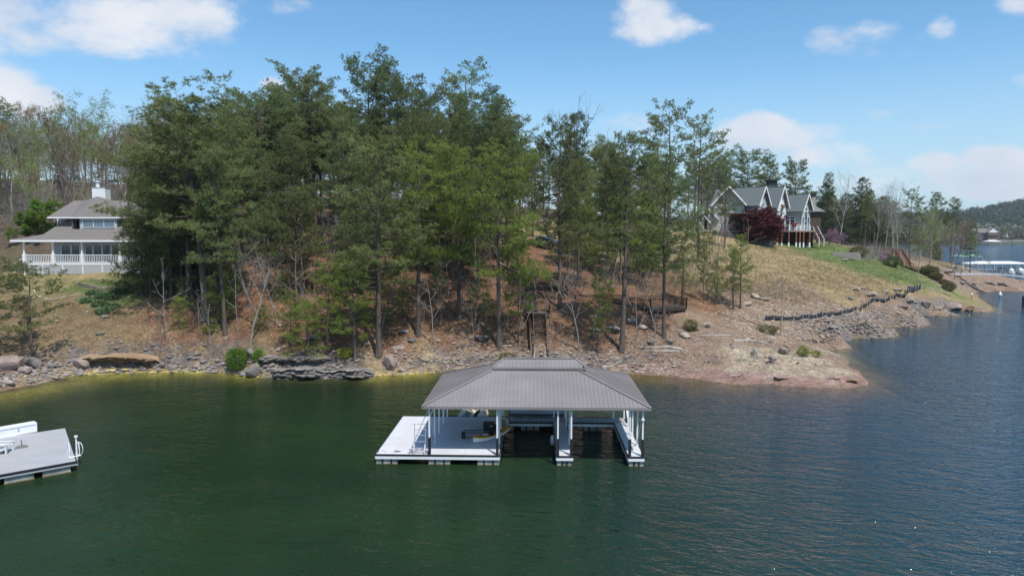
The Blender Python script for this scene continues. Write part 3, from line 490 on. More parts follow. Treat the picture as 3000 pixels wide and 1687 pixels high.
def pine(name, seed, H, Rm, cb, dens=1.0, needles=PINE, nl=.42, lean=.02, flat=0., top=.6, gaps=.22, blade=18, tw=.046, stubs=8, droop=0., cs=1.0):
    """pine of height H, crown radius Rm starting at cb*H."""
    rng = np.random.default_rng(seed); T = Tubes()
    k = 12; zz = np.linspace(0, H * .985, k); ph = rng.uniform(0, 6, 2)
    bx_ = np.sin(zz / H * 3 + ph[0]) * lean * H * .5 - math.sin(ph[0]) * lean * H * .5 + zz * rng.normal(0, lean); by_ = np.sin(zz / H * 4 + ph[1]) * lean * H * .4 - math.sin(ph[1]) * lean * H * .4
    r0 = H * .0115 + .05; rad = r0 * (1 - zz / H) ** .8 + .015; rad[0] *= 1.35
    T.add(np.stack([bx_, by_, zz], 1), rad, 8)
    def trunk(z): return np.array([np.interp(z, zz, bx_), np.interp(z, zz, by_), z]), np.interp(z, zz, rad)
    cen = []; dr = []; tn = []
    nb = int((1 - cb) * H * 4.3 * dens) + 6
    lobe = rng.uniform(0, 6.28, 6); lz = rng.uniform(0, 1, 6); ls = rng.uniform(.5, 1.0, 6)
    for i in range(nb):
        t = (i + rng.uniform(-.4, .4)) / nb; t = min(max(t, 0), .99); z = H * (cb + (1 - cb) * t)
        if rng.random() < gaps * (1 - t): continue
        az = i * 2.4 + rng.uniform(-.6, .6)
        shp = (1 - t ** 2.0) ** (top * .85) * (min(1, .6 + t * 1.8) if cb > .15 else 1) + .10
        lob = 1 + .28 * sum(math.cos(az - lobe[q]) * math.exp(-((t - lz[q]) / .16) ** 2) for q in range(6))
        L = 1.15 * Rm * shp * rng.uniform(.55, 1.1) * max(lob, .35)
        el = R(-4 - 14 * droop + 48 * t ** 1.3 + rng.uniform(-18, 20)) * (1 - flat * .6)
        p0, r_ = trunk(z); n = 6; s = np.linspace(0, 1, n)
        hx, hy = math.cos(az), math.sin(az); curve = rng.uniform(.06, .2) * L
        pts = p0 + np.stack([hx * math.cos(el) * L * s, hy * math.cos(el) * L * s, math.sin(el) * L * s + curve * s ** 2.2 - droop * .12 * L * np.sin(s * 3.1)], 1)
        pts[1:-1] += rng.normal(0, .03 * L, (n - 2, 3)); br = min(r_ * .5, .02 + L * .014)
        T.add(pts, br * (1 - s * .8), 4)
        step = .50; m = max(2, int(L * .8 / step)); tb_ = .25 + .45 * rng.random()
        def clump(c_, sz, tint):
            k_ = max(4, int(11 * sz / .5)); o_ = rng.normal(0, 1, (k_, 3)) * [.22, .22, .13] * (sz / .5); cen.append(c_ + o_ + [0, 0, .05]); dd = o_ / (sz * .5) * .9 + rng.normal(0, .2, (k_, 3)); dd[:, 2] += .55; dr.append(dd); tn.append(np.full(k_, min(1, max(0, tint + rng.normal(0, .1)))))
        for j in range(m):
            s0 = .22 + .78 * (j + rng.random()) / m; q = np.array([np.interp(s0, s, pts[:, c]) for c in range(3)])
            side = 1 if (j % 2) else -1; a2 = az + side * R(rng.uniform(25, 75)); l2 = (.24 + .28 * (1 - s0)) * L * rng.uniform(.5, 1.0) + .3; e2 = el * .4 + R(rng.uniform(-6, 30))
            d2 = np.array([math.cos(a2) * math.cos(e2), math.sin(a2) * math.cos(e2), math.sin(e2)])
            if l2 > .6: T.add(np.stack([q, q + d2 * l2 * .55 + [0, 0, -.02 * l2], q + d2 * l2]), [br * .35, br * .25, .008], 3)
            clump(q + d2 * l2, rng.uniform(.35, .62) * cs, tb_)
            if l2 > 1.1: clump(q + d2 * l2 * .5 + rng.normal(0, .12, 3), rng.uniform(.3, .5) * cs, tb_)
        clump(pts[-1], .5 * cs, tb_ + .1)
    for i in range(stubs):
        z = H * rng.uniform(cb * .35, cb); p0, r_ = trunk(z); az = rng.uniform(0, 6.28); L = rng.uniform(.5, 2.2)
        d = np.array([math.cos(az), math.sin(az), rng.uniform(-.15, .35)]); T.add(np.stack([p0, p0 + d * L * .5, p0 + d * L + [0, 0, -.15]]), [.035, .022, .008], 3)
    cen = np.concatenate(cen); dr = np.concatenate(dr); tn = np.concatenate(tn)
    V, t = blades(cen, dr * 1.0, rng, max(9, blade - 3), nl * .66, tw * .8, tn, .6, .05)
    return T.mesh(name + '_trunk', BARK_P), leaf_mesh(name + '_crown', V, t, needles), float(np.percentile(V[:, 2], 99.9)), len(t)

def bare(name, seed, H, spread=.35, bark=BARK_D, leaves=None, lsize=.1, lden=1.0, fork=.3, twig=1.0, r0=None, up=.7, nl=3, stems=1):
    rng = np.random.default_rng(seed); T = Tubes(); B = Tubes(); ends = []
    r0 = r0 or H * .010 + .03
    def grow(p, d, L, r, lev):
        k = 5 if lev < 2 else 3; s = np.linspace(0, 1, k); pts = [p]; dd = d.copy(); segs = L / (k - 1)
        for i in range(k - 1):
            dd = dd + rng.normal(0, .10 + .05 * lev, 3); dd[2] += .10 * up * (lev > 0); dd /= np.linalg.norm(dd); pts.append(pts[-1] + dd * segs)
        pts = np.array(pts); (T if lev < 1 else B).add(pts, np.maximum(r * (1 - .62 * s if lev < nl else 1 - .7 * s), .011), 6 if lev == 0 else (4 if lev == 1 else 3))
        if lev >= nl: ends.append((pts[1:], dd)); return
        cnt = [int(9 * (H / 14) ** .5), 6, 5, 4][lev]; lo = fork if lev == 0 else .22
        for j in range(int(cnt * (twig if lev > 0 else 1))):
            s0 = lo + (1 - lo) * ((j + rng.random()) / cnt); s0 = min(s0, .98); q = np.array([np.interp(s0, s, pts[:, c]) for c in range(3)]); base = d if lev == 0 else dd
            az = rng.uniform(0, 6.28) if lev else j * 2.4 + rng.random(); a = np.cross(base, [math.cos(az), math.sin(az), .1]); a /= np.linalg.norm(a) + 1e-9
            ang = R(rng.uniform(28, 58)); nd_ = base * math.cos(ang) + a * math.sin(ang); nd_ /= np.linalg.norm(nd_)
            grow(q, nd_, L * (spread + .22 * (1 - s0)) * rng.uniform(.7, 1.25), r * (1 - .55 * s0) * .55, lev + 1)
        if lev > 0: ends.append((pts[-2:], dd))
    for q in range(stems):
        d = np.array([rng.normal(0, .04 + .12 * (stems > 1)), rng.normal(0, .04 + .12 * (stems > 1)), 1.]); grow(np.array([rng.normal(0, .2) * (stems > 1), rng.normal(0, .2) * (stems > 1), -.2]), d / np.linalg.norm(d), H * (.97 if q == 0 else rng.uniform(.6, .9)), r0 * (1 if stems == 1 else .7), 0)
    tr = T.mesh(name + '_trunk', bark); br = B.mesh(name + '_branches', bark); lv = None
    zmax = max(np.concatenate(B.V)[:, 2].max(), np.concatenate(T.V)[:, 2].max())
    if leaves is not None:
        c = np.concatenate([e[0] for e in ends]); c = c[rng.random(len(c)) < min(1, lden)]
        if lden > 1: c = np.repeat(c, int(lden), 0) + rng.normal(0, .25, (len(c) * int(lden), 3))
        V, t = blades(c, np.repeat([[0, 0, .3]], len(c), 0), rng, 4, lsize, lsize * .75, rng.uniform(.2, .8, len(c)), 1.0, .12); lv = leaf_mesh(name + '_crown', V, t, leaves)
    return tr, br, lv, zmax

def bushy(name, seed, Rx, Rz, n, leaf, mat, bark=BARK_B, stems=7, flatb=.2, shell=.6, nbl=5):
    """rounded shrub of height ~2*Rz: several stems and a ragged shell of leaves."""
    rng = np.random.default_rng(seed); T = Tubes()
    for i in range(stems):
        az = rng.uniform(0, 6.28); e = rng.uniform(.5, 1.35); L = Rz * rng.uniform(1.0, 1.7); d = np.array([math.cos(az) * math.cos(e) * Rx / Rz, math.sin(az) * math.cos(e) * Rx / Rz, math.sin(e)])
        T.add(np.stack([[0, 0, -.1], d * L * .5 + rng.normal(0, .05, 3), d * L]), [.03 * Rz + .01, .02 * Rz + .008, .006], 4)
    d = rng.normal(0, 1, (n, 3)); d /= np.linalg.norm(d, axis=1)[:, None]; lob = rng.normal(0, 1, (7, 3)); lob /= np.linalg.norm(lob, axis=1)[:, None]
    bulge = 1 + .3 * (np.exp(-((1 - d @ lob.T) / .22) ** 2)).max(1) - .15; rr = (shell + (1 - shell) * rng.random(n)) * bulge
    c = d * rr[:, None] * [Rx, Rx, Rz]; c[:, 2] = np.maximum(c[:, 2] + Rz * .95, flatb * Rz * rng.random(n)); V, t = blades(c, d, rng, nbl, leaf, leaf * .5, rng.uniform(.15, .85, n), .6, leaf * .5)
    return T.mesh(name + '_stem', bark), leaf_mesh(name + '_leaves', V, t, mat), Rz * 1.95

PR = {}
def PP(key, *a, **k): PR[key] = pine(key, *a, **k)
PP('tall1', 1, 24, 4.6, .38, 1.0, PINE); PP('tall2', 2, 24, 4.0, .38, 1.0, PINE, lean=.03); PP('tall3', 3, 24, 3.6, .45, 1.05, PINE_O); PP('tall4', 4, 24, 5.0, .34, .95, PINE, gaps=.15)
PP('olive1', 5, 20, 4.0, .35, 1.0, PINE_O, droop=.4); PP('olive2', 6, 20, 3.4, .3, .9, PINE_O)
PP('open1', 7, 22, 3.8, .58, .75, PINE_O, flat=.3, top=.45, gaps=.35, stubs=14); PP('open2', 8, 22, 3.0, .66, .7, PINE, top=.4, gaps=.3, stubs=14)
PP('bright1', 9, 18, 4.0, .38, .85, PINE_B, nl=.44, gaps=.3, stubs=10, droop=.2); PP('bright2', 10, 16, 3.2, .22, .8, PINE_B, nl=.44, gaps=.4, droop=.3); PP('bright3', 11, 20, 3.6, .42, .8, PINE_B, gaps=.35, stubs=12)
PP('scrub1', 12, 10, 3.4, .30, .75, PINE_O, flat=.6, top=.3, gaps=.5, nl=.36, lean=.05, cs=.75); PP('scrub2', 13, 8, 2.4, .2, 1.2, PINE_B, flat=.3, top=.5, gaps=.3, nl=.28)
PP('young1', 14, 6, 1.5, .12, 1.2, PINE_B, nl=.3, gaps=.35, stubs=2, tw=.03); PP('young2', 15, 7, 1.3, .3, 1.2, PINE_O, nl=.28, gaps=.45, stubs=4, tw=.03)
PP('dark1', 16, 18, 3.4, .10, 1.0, CEDAR, top=.8, gaps=.1, droop=.5); PP('bg1', 17, 22, 3.8, .4, .75, PINE, blade=10, tw=.07, nl=.5); PP('bg2', 18, 22, 3.4, .5, .75, PINE_O, blade=10, tw=.07, nl=.5)
PP('mid1', 21, 13, 3.0, .12, 1.1, PINE_O, gaps=.25, droop=.35, nl=.36); PP('mid2', 22, 12, 2.6, .08, 1.1, PINE, gaps=.2, droop=.4, nl=.34); PP('mid3', 23, 14, 2.8, .2, 1.0, PINE_B, gaps=.3, droop=.3, nl=.38)
PP('tall5', 24, 24, 4.4, .36, 1.0, PINE_O, gaps=.2, droop=.15); PP('tall6', 25, 23, 4.8, .34, 1.0, PINE, gaps=.25, top=.45, lean=.035)
PP('round1', 26, 20, 5.2, .34, 1.15, PINE, gaps=.12, top=.38, stubs=2); PP('round2', 27, 22, 4.8, .4, 1.1, PINE_O, gaps=.15, top=.36, lean=.03)
BT = {}
BT['grey1'] = bare('grey1', 31, 16, .34); BT['grey2'] = bare('grey2', 32, 16, .30, fork=.4); BT['grey3'] = bare('grey3', 33, 15, .36, BARK_B, fork=.25)
BT['white1'] = bare('white1', 34, 17, .42, BARK_W, fork=.3, r0=.26); BT['white2'] = bare('white2', 35, 17, .34, BARK_W, fork=.35)
BT['bud1'] = bare('bud1', 36, 16, .36, BARK_D, BUD, .22, 1.0); BT['bud2'] = bare('bud2', 37, 16, .33, BARK_D, BUD, .22, 2.0); BT['budr'] = bare('budr', 38, 15, .34, BARK_B, BUD_R, .2, 1.0)
BT['sap1'] = bare('sap1', 39, 6, .36, BARK_D, fork=.25, nl=2, r0=.06); BT['sap2'] = bare('sap2', 40, 7, .30, BARK_B, fork=.3, nl=2, r0=.055); BT['sap3'] = bare('sap3', 41, 5, .4, BARK_W, fork=.2, nl=2, r0=.06, up=.2)
BT['sapbud'] = bare('sapbud', 42, 6, .34, BARK_B, BUD, .10, 1.0, nl=2, r0=.05); BT['spiky'] = bare('spiky', 43, 20, .38, BARK_B, fork=.5, r0=.22, up=1.6, twig=.7)
BT['dead'] = bare('dead', 44, 7, .30, BARK_W, fork=.35, nl=2, r0=.07, up=-.6); BT['green1'] = bare('green1', 45, 9, .42, BARK_B, GREEN, .34, 6.0, fork=.12)
BT['redbud'] = bare('redbud', 46, 7, .42, BARK_B, PINK, .13, 2.0, fork=.2, stems=3); BT['rust'] = bare('rust', 47, 9, .36, BARK_B, RUST, .2, 2.0, fork=.2)
BT['maple'] = bare('maple', 52, 7, .46, BARK_B, MAPLE, .34, 3.0, fork=.12, stems=4, up=.1)
BT['thin'] = bare('thin', 48, 9, .22, BARK_D, fork=.35, nl=2, r0=.07, up=.3)
rt = random.Random(5)
def part_of(root, name, me):
    o = bpy.data.objects.new(name, me); link(o, root); return o
def tree(key, loc, H, label, name=None, group=None, wide=1.0, rz=None, cat=None, tilt=(0, 0)):
    isP = key in PR; pr = PR[key] if isP else BT[key]; h0 = pr[2] if isP else pr[3]; s = H / h0
    r = empty(name or ('pine_tree' if isP else 'bare_tree'), loc, rt.uniform(0, 6.28) if rz is None else rz, label, cat or 'tree', group, (s * wide, s * wide, s))
    r.rotation_euler[0] = tilt[0]; r.rotation_euler[1] = tilt[1]
    part_of(r, 'trunk', pr[0])
    if isP: part_of(r, 'crown', pr[1])
    else:
        part_of(r, 'branches', pr[1])
        if pr[2] is not None: part_of(r, 'crown', pr[2])
    return r
def top_h(D, ytop, zb): return P(1500, ytop, D)[2] - zb
def tree_px(key, px, D, ytop, label, lean_px=0, **k):
    x = XD(px, D); zb = zt(x, D) - .15; return tree(key, (x, D, zb), max(1.5, top_h(D, ytop, zb)), label, **k)
def tree_g(key, px, py, ytop, label, **k):
    p = G(px, py); return tree(key, (p.x, p.y, p.z - .12), max(1.2, top_h(p.y, ytop, p.z)), label, **k)

# ---- trees with a place of their own in the photograph
NT = [  # key, px, py_base (or D<0 for distance), top py, wide, label
    ('tall5', 548, -77, 330, .9, 'left half of the broadest crown: pine leaning towards the hipped-roof house'), ('mid2', 415, -80, 620, 1.1, 'low dense pine covering the right end of the porch'), ('tall6', 650, -78, 330, 1.0, 'pine merging with the right side of the broadest crown'),
    ('tall5', 1290, -84, 330, .9, 'pine filling the gap right of the central group'), ('mid1', 1060, -80, 560, 1.3, 'low spreading pine below the summit pine'), ('tall5', 1820, -96, 420, .8, 'dark pine between the walkway pine and the leaning pine'), ('mid1', 1700, -94, 470, 1.0, 'half-hidden pine behind the bright young pine'),
    ('grey3', 2120, -130, 585, .9, 'bare grey tree in front of the big left gable'), ('grey1', 2075, -132, 560, .8, 'bare grey tree left of the gabled house'), ('grey2', 2040, -126, 545, .8, 'leafless tree further left of the gabled house'), ('thin', 2190, -112, 640, 1.2, 'thin leaning leafless tree before the red maple'), ('olive2', 2085, -118, 640, .6, 'small olive pine screening the left wing of the gabled house'),
    ('scrub1', 100, 1062, 745, 1.0, 'scrubby flat-topped pine leaning over the bank at the far left, above the grey boulders'),
    ('young2', 86, 1006, 860, .9, 'thin crooked pine stem just behind the flat-topped bank pine at the far left'),
    ('scrub1', -12, 1030, 740, 1.2, 'pine cut off by the left edge of the picture on the bank'),
    ('round2', 603, 940, 236, 1.25, 'tallest broad dark pine right of the hipped-roof house, with the widest crown'),
    ('tall2', 660, 980, 410, .85, 'pine with bare straight trunk right of the broad dark pine'),
    ('tall5', 500, -79, 390, .8, 'dark pine against the right end of the porch of the hipped-roof house'),
    ('olive1', 430, -82, 480, .75, 'olive pine overlapping the right side of the hipped-roof house'),
    ('tall3', 700, -86, 300, 1.0, 'olive pine just right of the broadest pine crown'),
    ('olive2', 560, -80, 500, 1.1, 'low olive pine with branches down over the shady bank'),
    ('round1', 765, -92, 255, 1.0, 'pine left of the tallest group, with a rounded top'),
    ('tall1', 830, -98, 245, .95, 'pine at the left shoulder of the tallest group'),
    ('round2', 878, -104, 172, 1.0, 'second tallest pine of the central group, left of the summit pine'),
    ('tall3', 930, -100, 210, 1.0, 'olive pine between the two summit pines'),
    ('tall4', 1000, -88, 330, .8, 'wide pine in the middle of the central group'),
    ('round1', 1085, -106, 145, .85, 'summit pine whose top stands highest against the sky'),
    ('tall2', 1150, -103, 205, .95, 'pine right of the summit pine'),
    ('round2', 1205, -106, 195, .9, 'round-topped pine at the right shoulder of the central group'),
    ('tall2', 1245, -96, 275, .85, 'dark pine below the right shoulder of the central group'),
    ('open2', 1385, -112, 165, .9, 'thin-topped pine standing alone above the right part of the wood'),
    ('open1', 1318, -108, 212, .7, 'sparse pine left of the thin-topped pine'),
    ('open2', 1450, -104, 255, .8, 'sparse pine at the right end of the skyline crowns'),
    ('round1', 1400, -90, 262, 1.0, 'large full pine under the thin-topped pine'),
    ('tall5', 1480, -92, 330, .95, 'full pine at the right edge of the dense wood'),
    ('olive1', 1110, 1045, 400, 1.0, 'pine with tall dark trunk rooted beside the granite boulder'),
    ('tall5', 870, -84, 400, 1.0, 'olive pine with layered branches low in the central wood'),
    ('bright3', 1225, 985, 395, .9, 'pine with slim trunk in the open straw slope left of the stairs'),
    ('bright1', 1345, 940, 400, .9, 'bright pine with forked dark trunk left of the stairs'),
    ('bright1', 1463, 1015, 405, .95, 'pine with thick grey trunk and bright layered needles just left of the stairs'),
    ('bright2', 1518, 1005, 640, .55, 'small bright pine with thin leaning trunk beside the stairs'),
    ('olive2', 1400, -80, 470, .9, 'olive pine low in the wood left of the pickup'),
    ('bright2', 1695, -84, 555, 1.05, 'bright young pine above the upper stairs, right of the pickup'),
    ('bright2', 1752, 1035, 780, .75, 'slim pine with one low tuft of bright needles right of the stairs'),
    ('olive1', 1640, 905, 330, .75, 'slim pine whose trunk passes right of the pickup'),
    ('tall3', 1822, 1030, 385, .95, 'tall pine with straight dark trunk in front of the wooden deck walkway'),
    ('tall1', 1945, 990, 430, .85, 'leaning dark pine rooted beside the lower wooden deck'),
    ('open1', 1952, -106, 288, .85, 'tall pine with upswept sparse top above the big-gabled house side'),
    ('open1', 2045, -110, 325, .75, 'lacy-topped pine right of the upswept pine'),
    ('dark1', 1690, -105, 330, .7, 'dark ragged evergreen with bare twigs above its top'),
    ('olive1', 1780, -100, 395, .8, 'olive pine between the ragged evergreen and the upswept pine'),
    ('olive2', 1560, -122, 430, .9, 'olive pine behind the pickup'), ('bg1', 2120, -128, 480, .7, 'pine behind the branches left of the gabled house'),
    ('round1', 2185, -190, 428, .9, 'broad dark pine standing behind the stone chimney, leftmost of three'),
    ('round2', 2250, -192, 440, .8, 'middle one of the three dark pines behind the gabled house'),
    ('round1', 2325, -188, 458, .75, 'rightmost of the three dark pines behind the gabled house'),
    ('tall3', 2385, -200, 560, .8, 'lower pine right of the three dark pines behind the gabled house'),
    ('spiky', 1700, -116, 268, .8, 'tall bare tree with thin upright twigs against the sky'),
    ('spiky', 1790, -125, 365, .6, 'bare twiggy treetop right of the tall bare tree'),
    ('white1', 2455, -172, 490, 1.0, 'large spreading bare tree with pale trunk right of the gabled house'),
    ('dark1', 2515, -182, 520, .8, 'dark pine right of the large spreading bare tree'), ('tall3', 2420, -190, 505, .7, 'dark pine left of the large spreading bare tree'),
    ('tall2', 2545, -195, 560, .7, 'narrow dark evergreen behind the shoreline lawn'),
    ('white2', 2562, -165, 540, .7, 'slim pale bare tree at the top of the green lawn'),
    ('white1', 2612, -160, 515, .7, 'pale many-stemmed bare tree beside the reddish deck, left stem'), ('white1', 2628, -161, 520, .8, 'pale many-stemmed bare tree beside the reddish deck, right stem'),
    ('open1', 2662, -152, 548, .7, 'leaning dark tree with a tufted top right of the pale bare trees'),
    ('bud2', 2720, -165, 600, .8, 'pale green budding tree behind the reddish deck steps'), ('bud1', 2690, -135, 655, .8, 'slim budding tree on the bank right of the reddish steps'),
    ('tall2', 2738, -232, 562, .75, 'dark pine on the point with a rounded tuft on top'), ('tall3', 2782, -228, 578, .8, 'dark pine at the right of the point, second of the pair'),
    ('bud2', 2755, -205, 640, .9, 'green budding tree in front of the two pines on the point'),
    ('budr', 2795, -158, 640, .8, 'slim tree with brownish new leaves on the rocky point'), ('olive2', 2842, -172, 640, .75, 'yellow-green pine nearest the white-roofed boathouse'),
    ('thin', 2815, -160, 640, .8, 'bare crooked sapling on the rocky point'), ('bud1', 2895, -190, 735, .5, 'last small tree on the rocky point'),
    ('thin', 2288, 985, 768, 1.0, 'lone bare sapling with a bent top on the stony slope'), ('bright2', 2168, 905, 680, .7, 'taller of the two young pines on the tan slope'),
    ('young2', 2148, 908, 740, .9, 'slim dark young pine on the tan slope'), ('olive2', 2062, 890, 700, .6, 'slender leaning pine right of the lower deck'), ('young2', 2100, 890, 745, 1.0, 'small loose pine right of the lower deck'),
    ('sap2', 2080, 880, 690, 1.1, 'bare twin-stemmed sapling beside the lower deck'), ('sap1', 2100, 868, 600, 1.2, 'bare branching tree in front of the left wing of the gabled house'),
    ('sap1', 2190, 860, 740, .9, 'small bare sapling on the tan slope'),
    ('young1', 1105, 950, 760, 1.2, 'small bright pine on the straw slope above the ledges'),
    ('bright2', 852, 1020, 845, 1.0, 'small bright pine above the dark rock ledges'), ('bright2', 1040, 1060, 730, 1.0, 'bushy bright pine over the dark rock ledges'),
    ('young1', 905, 1050, 880, 1.3, 'short bushy pine at the edge of the dark rock ledges'),
    ('bright2', 962, 1040, 760, 1.1, 'middle bushy pine over the dark rock ledges'), ('scrub2', 640, 965, 790, .9, 'small pine in the shade of the broad dark pine'),
    ('dead', 1275, 1010, 800, 1.1, 'dead small tree with drooping pale twigs on the straw slope'), ('sap3', 1612, 955, 815, 1.4, 'bare pale sapling with tangled branches over the stairs'),
    ('sap3', 1622, 1040, 940, 1.0, 'bare pale sapling right of the stair foot'), ('sap1', 470, 1062, 870, .8, 'thin bare sapling leaning at the end of the tan rock ledge'),
    ('sap1', 1918, 1030, 880, .8, 'thin bare sapling by the foot of the leaning dark pine'), ('thin', 870, 940, 700, .9, 'pale dead stem with bare twigs on the straw slope'),
    ('green1', 140, -104, 585, 1.35, 'bright green leafy tree behind the left corner of the hipped-roof house'), ('green1', 95, -104, 625, 1.2, 'lower bright green leafy tree left of the hipped-roof house'),
    ('bg1', 15, -128, 283, 1.1, 'dark pine at the left edge of the wooded hill'), ('bud2', 250, -140, 255, 1.1, 'tallest budding green tree behind the hipped-roof house'),
    ('bud2', 200, -128, 330, 1.0, 'budding tree with grey trunk left of the tallest budding tree'), ('bud1', 330, -135, 330, 1.0, 'thin budding tree right of the tallest budding tree'),
    ('bud1', 120, -130, 300, 1.0, 'wide budding tree near the left edge of the hill'), ('budr', 400, -135, 340, 1.0, 'russet budding tree on the hill behind the chimney'),
    ('redbud', 2425, -158, 668, 1.2, 'pink flowering tree right of the gabled house'), ('redbud', 2465, -160, 680, .9, 'smaller pink flowering tree by the wooden steps'),
    ('rust', 1895, -104, 530, 1.0, 'rusty red budding tree between two pines on the tan slope'), ('rust', 2225, -158, 585, .5, 'rusty shrub by the gable'),
]
NT.pop()
for key, px, pb, yt, wd, lab in NT:
    nm = 'pine_tree' if key in PR else ('sapling' if key.startswith('sap') or key == 'thin' else ('leafy_tree' if key in ('green1', 'bud1', 'bud2', 'budr', 'redbud', 'rust') else 'bare_tree'))
    f = tree_px if pb < 0 else tree_g
    f(key, px, abs(pb), yt, lab, name=nm, wide=wd)

# ---- the rest of the wood: individuals that nothing in the photo tells apart
def fill(n, keys, pxr, Dr, hr, label, group, name, seed, wide=(.75, 1.1), keep=None, mind=2.2):
    rg = random.Random(seed); done = []; tries = 0
    while len(done) < n and tries < n * 40:
        tries += 1; D = Dr[0] + (Dr[1] - Dr[0]) * rg.random() ** 1.2; px = rg.uniform(*pxr); x = XD(px, D)
        if keep and not keep(px, D, x): continue
        if any((x - a) ** 2 + (D - b) ** 2 < mind ** 2 for a, b in done): continue
        z = zt(x, D)
        if z < 1.2: continue
        done.append((x, D)); tree(rg.choice(keys), (x, D, z - .15), rg.uniform(*hr), label, name=name, group=group, wide=rg.uniform(*wide), rz=rg.uniform(0, 6.28))
def hk(px, D, x):
    if px < 420 and D < 106: return False
    if 1490 < px < 1700 and D < 124: return False
    if px > 1760 and D < 150: return False
    return True
fill(70, ['bg1', 'bg2', 'tall3', 'olive1', 'tall5', 'tall6'], (540, 1520), (92, 150), (15, 21), 'dark pine crowded among others deep in the central wood', 'pines deep in the central wood', 'pine_tree', 11, keep=hk, mind=3.0)
fill(9, ['mid1', 'mid2', 'olive2'], (430, 1500), (77, 96), (9, 15), 'slim shaded pine under the tall crowns left of the stairs', 'shaded pines under the tall crowns', 'pine_tree', 12, keep=hk, mind=2.6)
fill(18, ['mid1', 'mid3', 'bright2'], (1180, 1960), (84, 100), (7, 12), 'half-grown sunlit pine around the timber walkways', 'half-grown pines around the walkways', 'pine_tree', 22, keep=lambda px, D, x: hk(px, D, x) or px > 1700, mind=2.6)
fill(10, ['mid2', 'dark1', 'mid1'], (430, 540), (79, 86), (8, 13), 'dense pine screening the right end of the porch', 'pines screening the porch', 'pine_tree', 23, mind=1.8)
fill(46, ['bg1', 'bg2', 'olive1', 'tall6'], (1420, 2150), (150, 235), (13, 19), 'distant pine on the ridge behind the tan slope', 'pines on the ridge behind the tan slope', 'pine_tree', 13, mind=4)
fill(84, ['grey1', 'grey2', 'grey3', 'bud1', 'budr', 'grey3'], (-160, 660), (102, 190), (12, 19), 'grey leafless tree in the wood behind the hipped-roof house', 'leafless trees behind the hipped-roof house', 'bare_tree', 14, mind=2.2, keep=lambda px, D, x: D > 108 or px < 20 or px > 400)
fill(30, ['bud2', 'bud1', 'budr'], (-100, 600), (115, 185), (12, 17), 'tree hazed with yellow-green spring buds on the hill behind the hipped-roof house', 'budding trees behind the hipped-roof house', 'budding_tree', 24, mind=3)
fill(50, ['bud1', 'bud2', 'grey3', 'budr', 'grey1', 'grey2'], (-160, 600), (103, 150), (7, 13), 'smaller leafless or budding tree filling the hillside behind the hipped-roof house', 'small trees behind the hipped-roof house', 'bare_tree', 27, mind=1.6, keep=lambda px, D, x: D > 106 or px > 400 or px < 10)
fill(16, ['mid2', 'dark1', 'mid1'], (2530, 2770), (186, 236), (6, 10), 'low dark evergreen on the wooded point beyond the lawn', 'low evergreens on the wooded point', 'pine_tree', 28, mind=3)
fill(26, ['bg1', 'bg2', 'mid2'], (560, 1520), (152, 235), (14, 19), 'pine on the crest behind the central wood', 'pines on the crest behind the central wood', 'pine_tree', 30, mind=4)
fill(34, ['grey1', 'grey2', 'grey3', 'bud1'], (-160, 700), (190, 240), (12, 17), 'grey leafless tree on the crest of the hill at the left', 'leafless trees on the left crest', 'bare_tree', 26, mind=2.6)
fill(16, ['bg1', 'mid2', 'bg2'], (-150, 600), (120, 200), (12, 18), 'pine among the leafless trees behind the hipped-roof house', 'pines behind the hipped-roof house', 'pine_tree', 25, mind=3)
fill(42, ['grey1', 'grey3', 'grey2', 'thin'], (560, 1700), (86, 150), (9, 14), 'grey leafless tree among the pines of the central wood', 'leafless trees among the central pines', 'bare_tree', 15, keep=hk, mind=2.4)
fill(24, ['grey1', 'grey2', 'grey3'], (1500, 2130), (128, 190), (8, 13), 'grey leafless tree at the top of the tan slope', 'leafless trees above the tan slope', 'bare_tree', 16, mind=3)
fill(26, ['grey1', 'white2', 'bud1', 'grey3'], (2400, 2790), (176, 235), (10, 15), 'leafless tree in the belt behind the green lawn', 'leafless trees behind the green lawn', 'bare_tree', 17, mind=3)
fill(20, ['bg1', 'bg2', 'dark1'], (2390, 2640), (178, 240), (12, 16), 'dark pine in the belt behind the green lawn', 'pines behind the green lawn', 'pine_tree', 18, mind=4)
fill(34, ['thin', 'grey2', 'sap1', 'thin'], (430, 1960), (69, 90), (6, 10.5), 'tall thin leafless tree between the pines near the shore', 'tall thin leafless trees near the shore', 'bare_tree', 29, keep=lambda px, D, x: not (1530 < px < 1660) and not (px > 1690 and 74 < D < 84), mind=1.6)
fill(120, ['sap1', 'sap2', 'sap3', 'thin', 'sapbud'], (430, 2000), (70, 104), (2.5, 6), 'thin bare sapling scattered under the pines on the straw slope', 'bare saplings under the pines', 'sapling', 19, keep=lambda px, D, x: not (1540 < px < 1630) and not (px > 1690 and 74 < D < 84), mind=1.2)
fill(40, ['young1', 'young2', 'scrub2'], (480, 1950), (71, 100), (2, 5), 'small pine seedling under the big pines', 'pine seedlings on the slope', 'pine_tree', 20, keep=lambda px, D, x: not (1530 < px < 1640) and not (px > 1690 and 74 < D < 84), mind=1.8)
fill(14, ['sap1', 'sapbud', 'young2'], (1960, 2160), (80, 125), (3, 7), 'small sapling at the wooded edge of the tan slope', 'saplings at the edge of the tan slope', 'sapling', 21, mind=2)
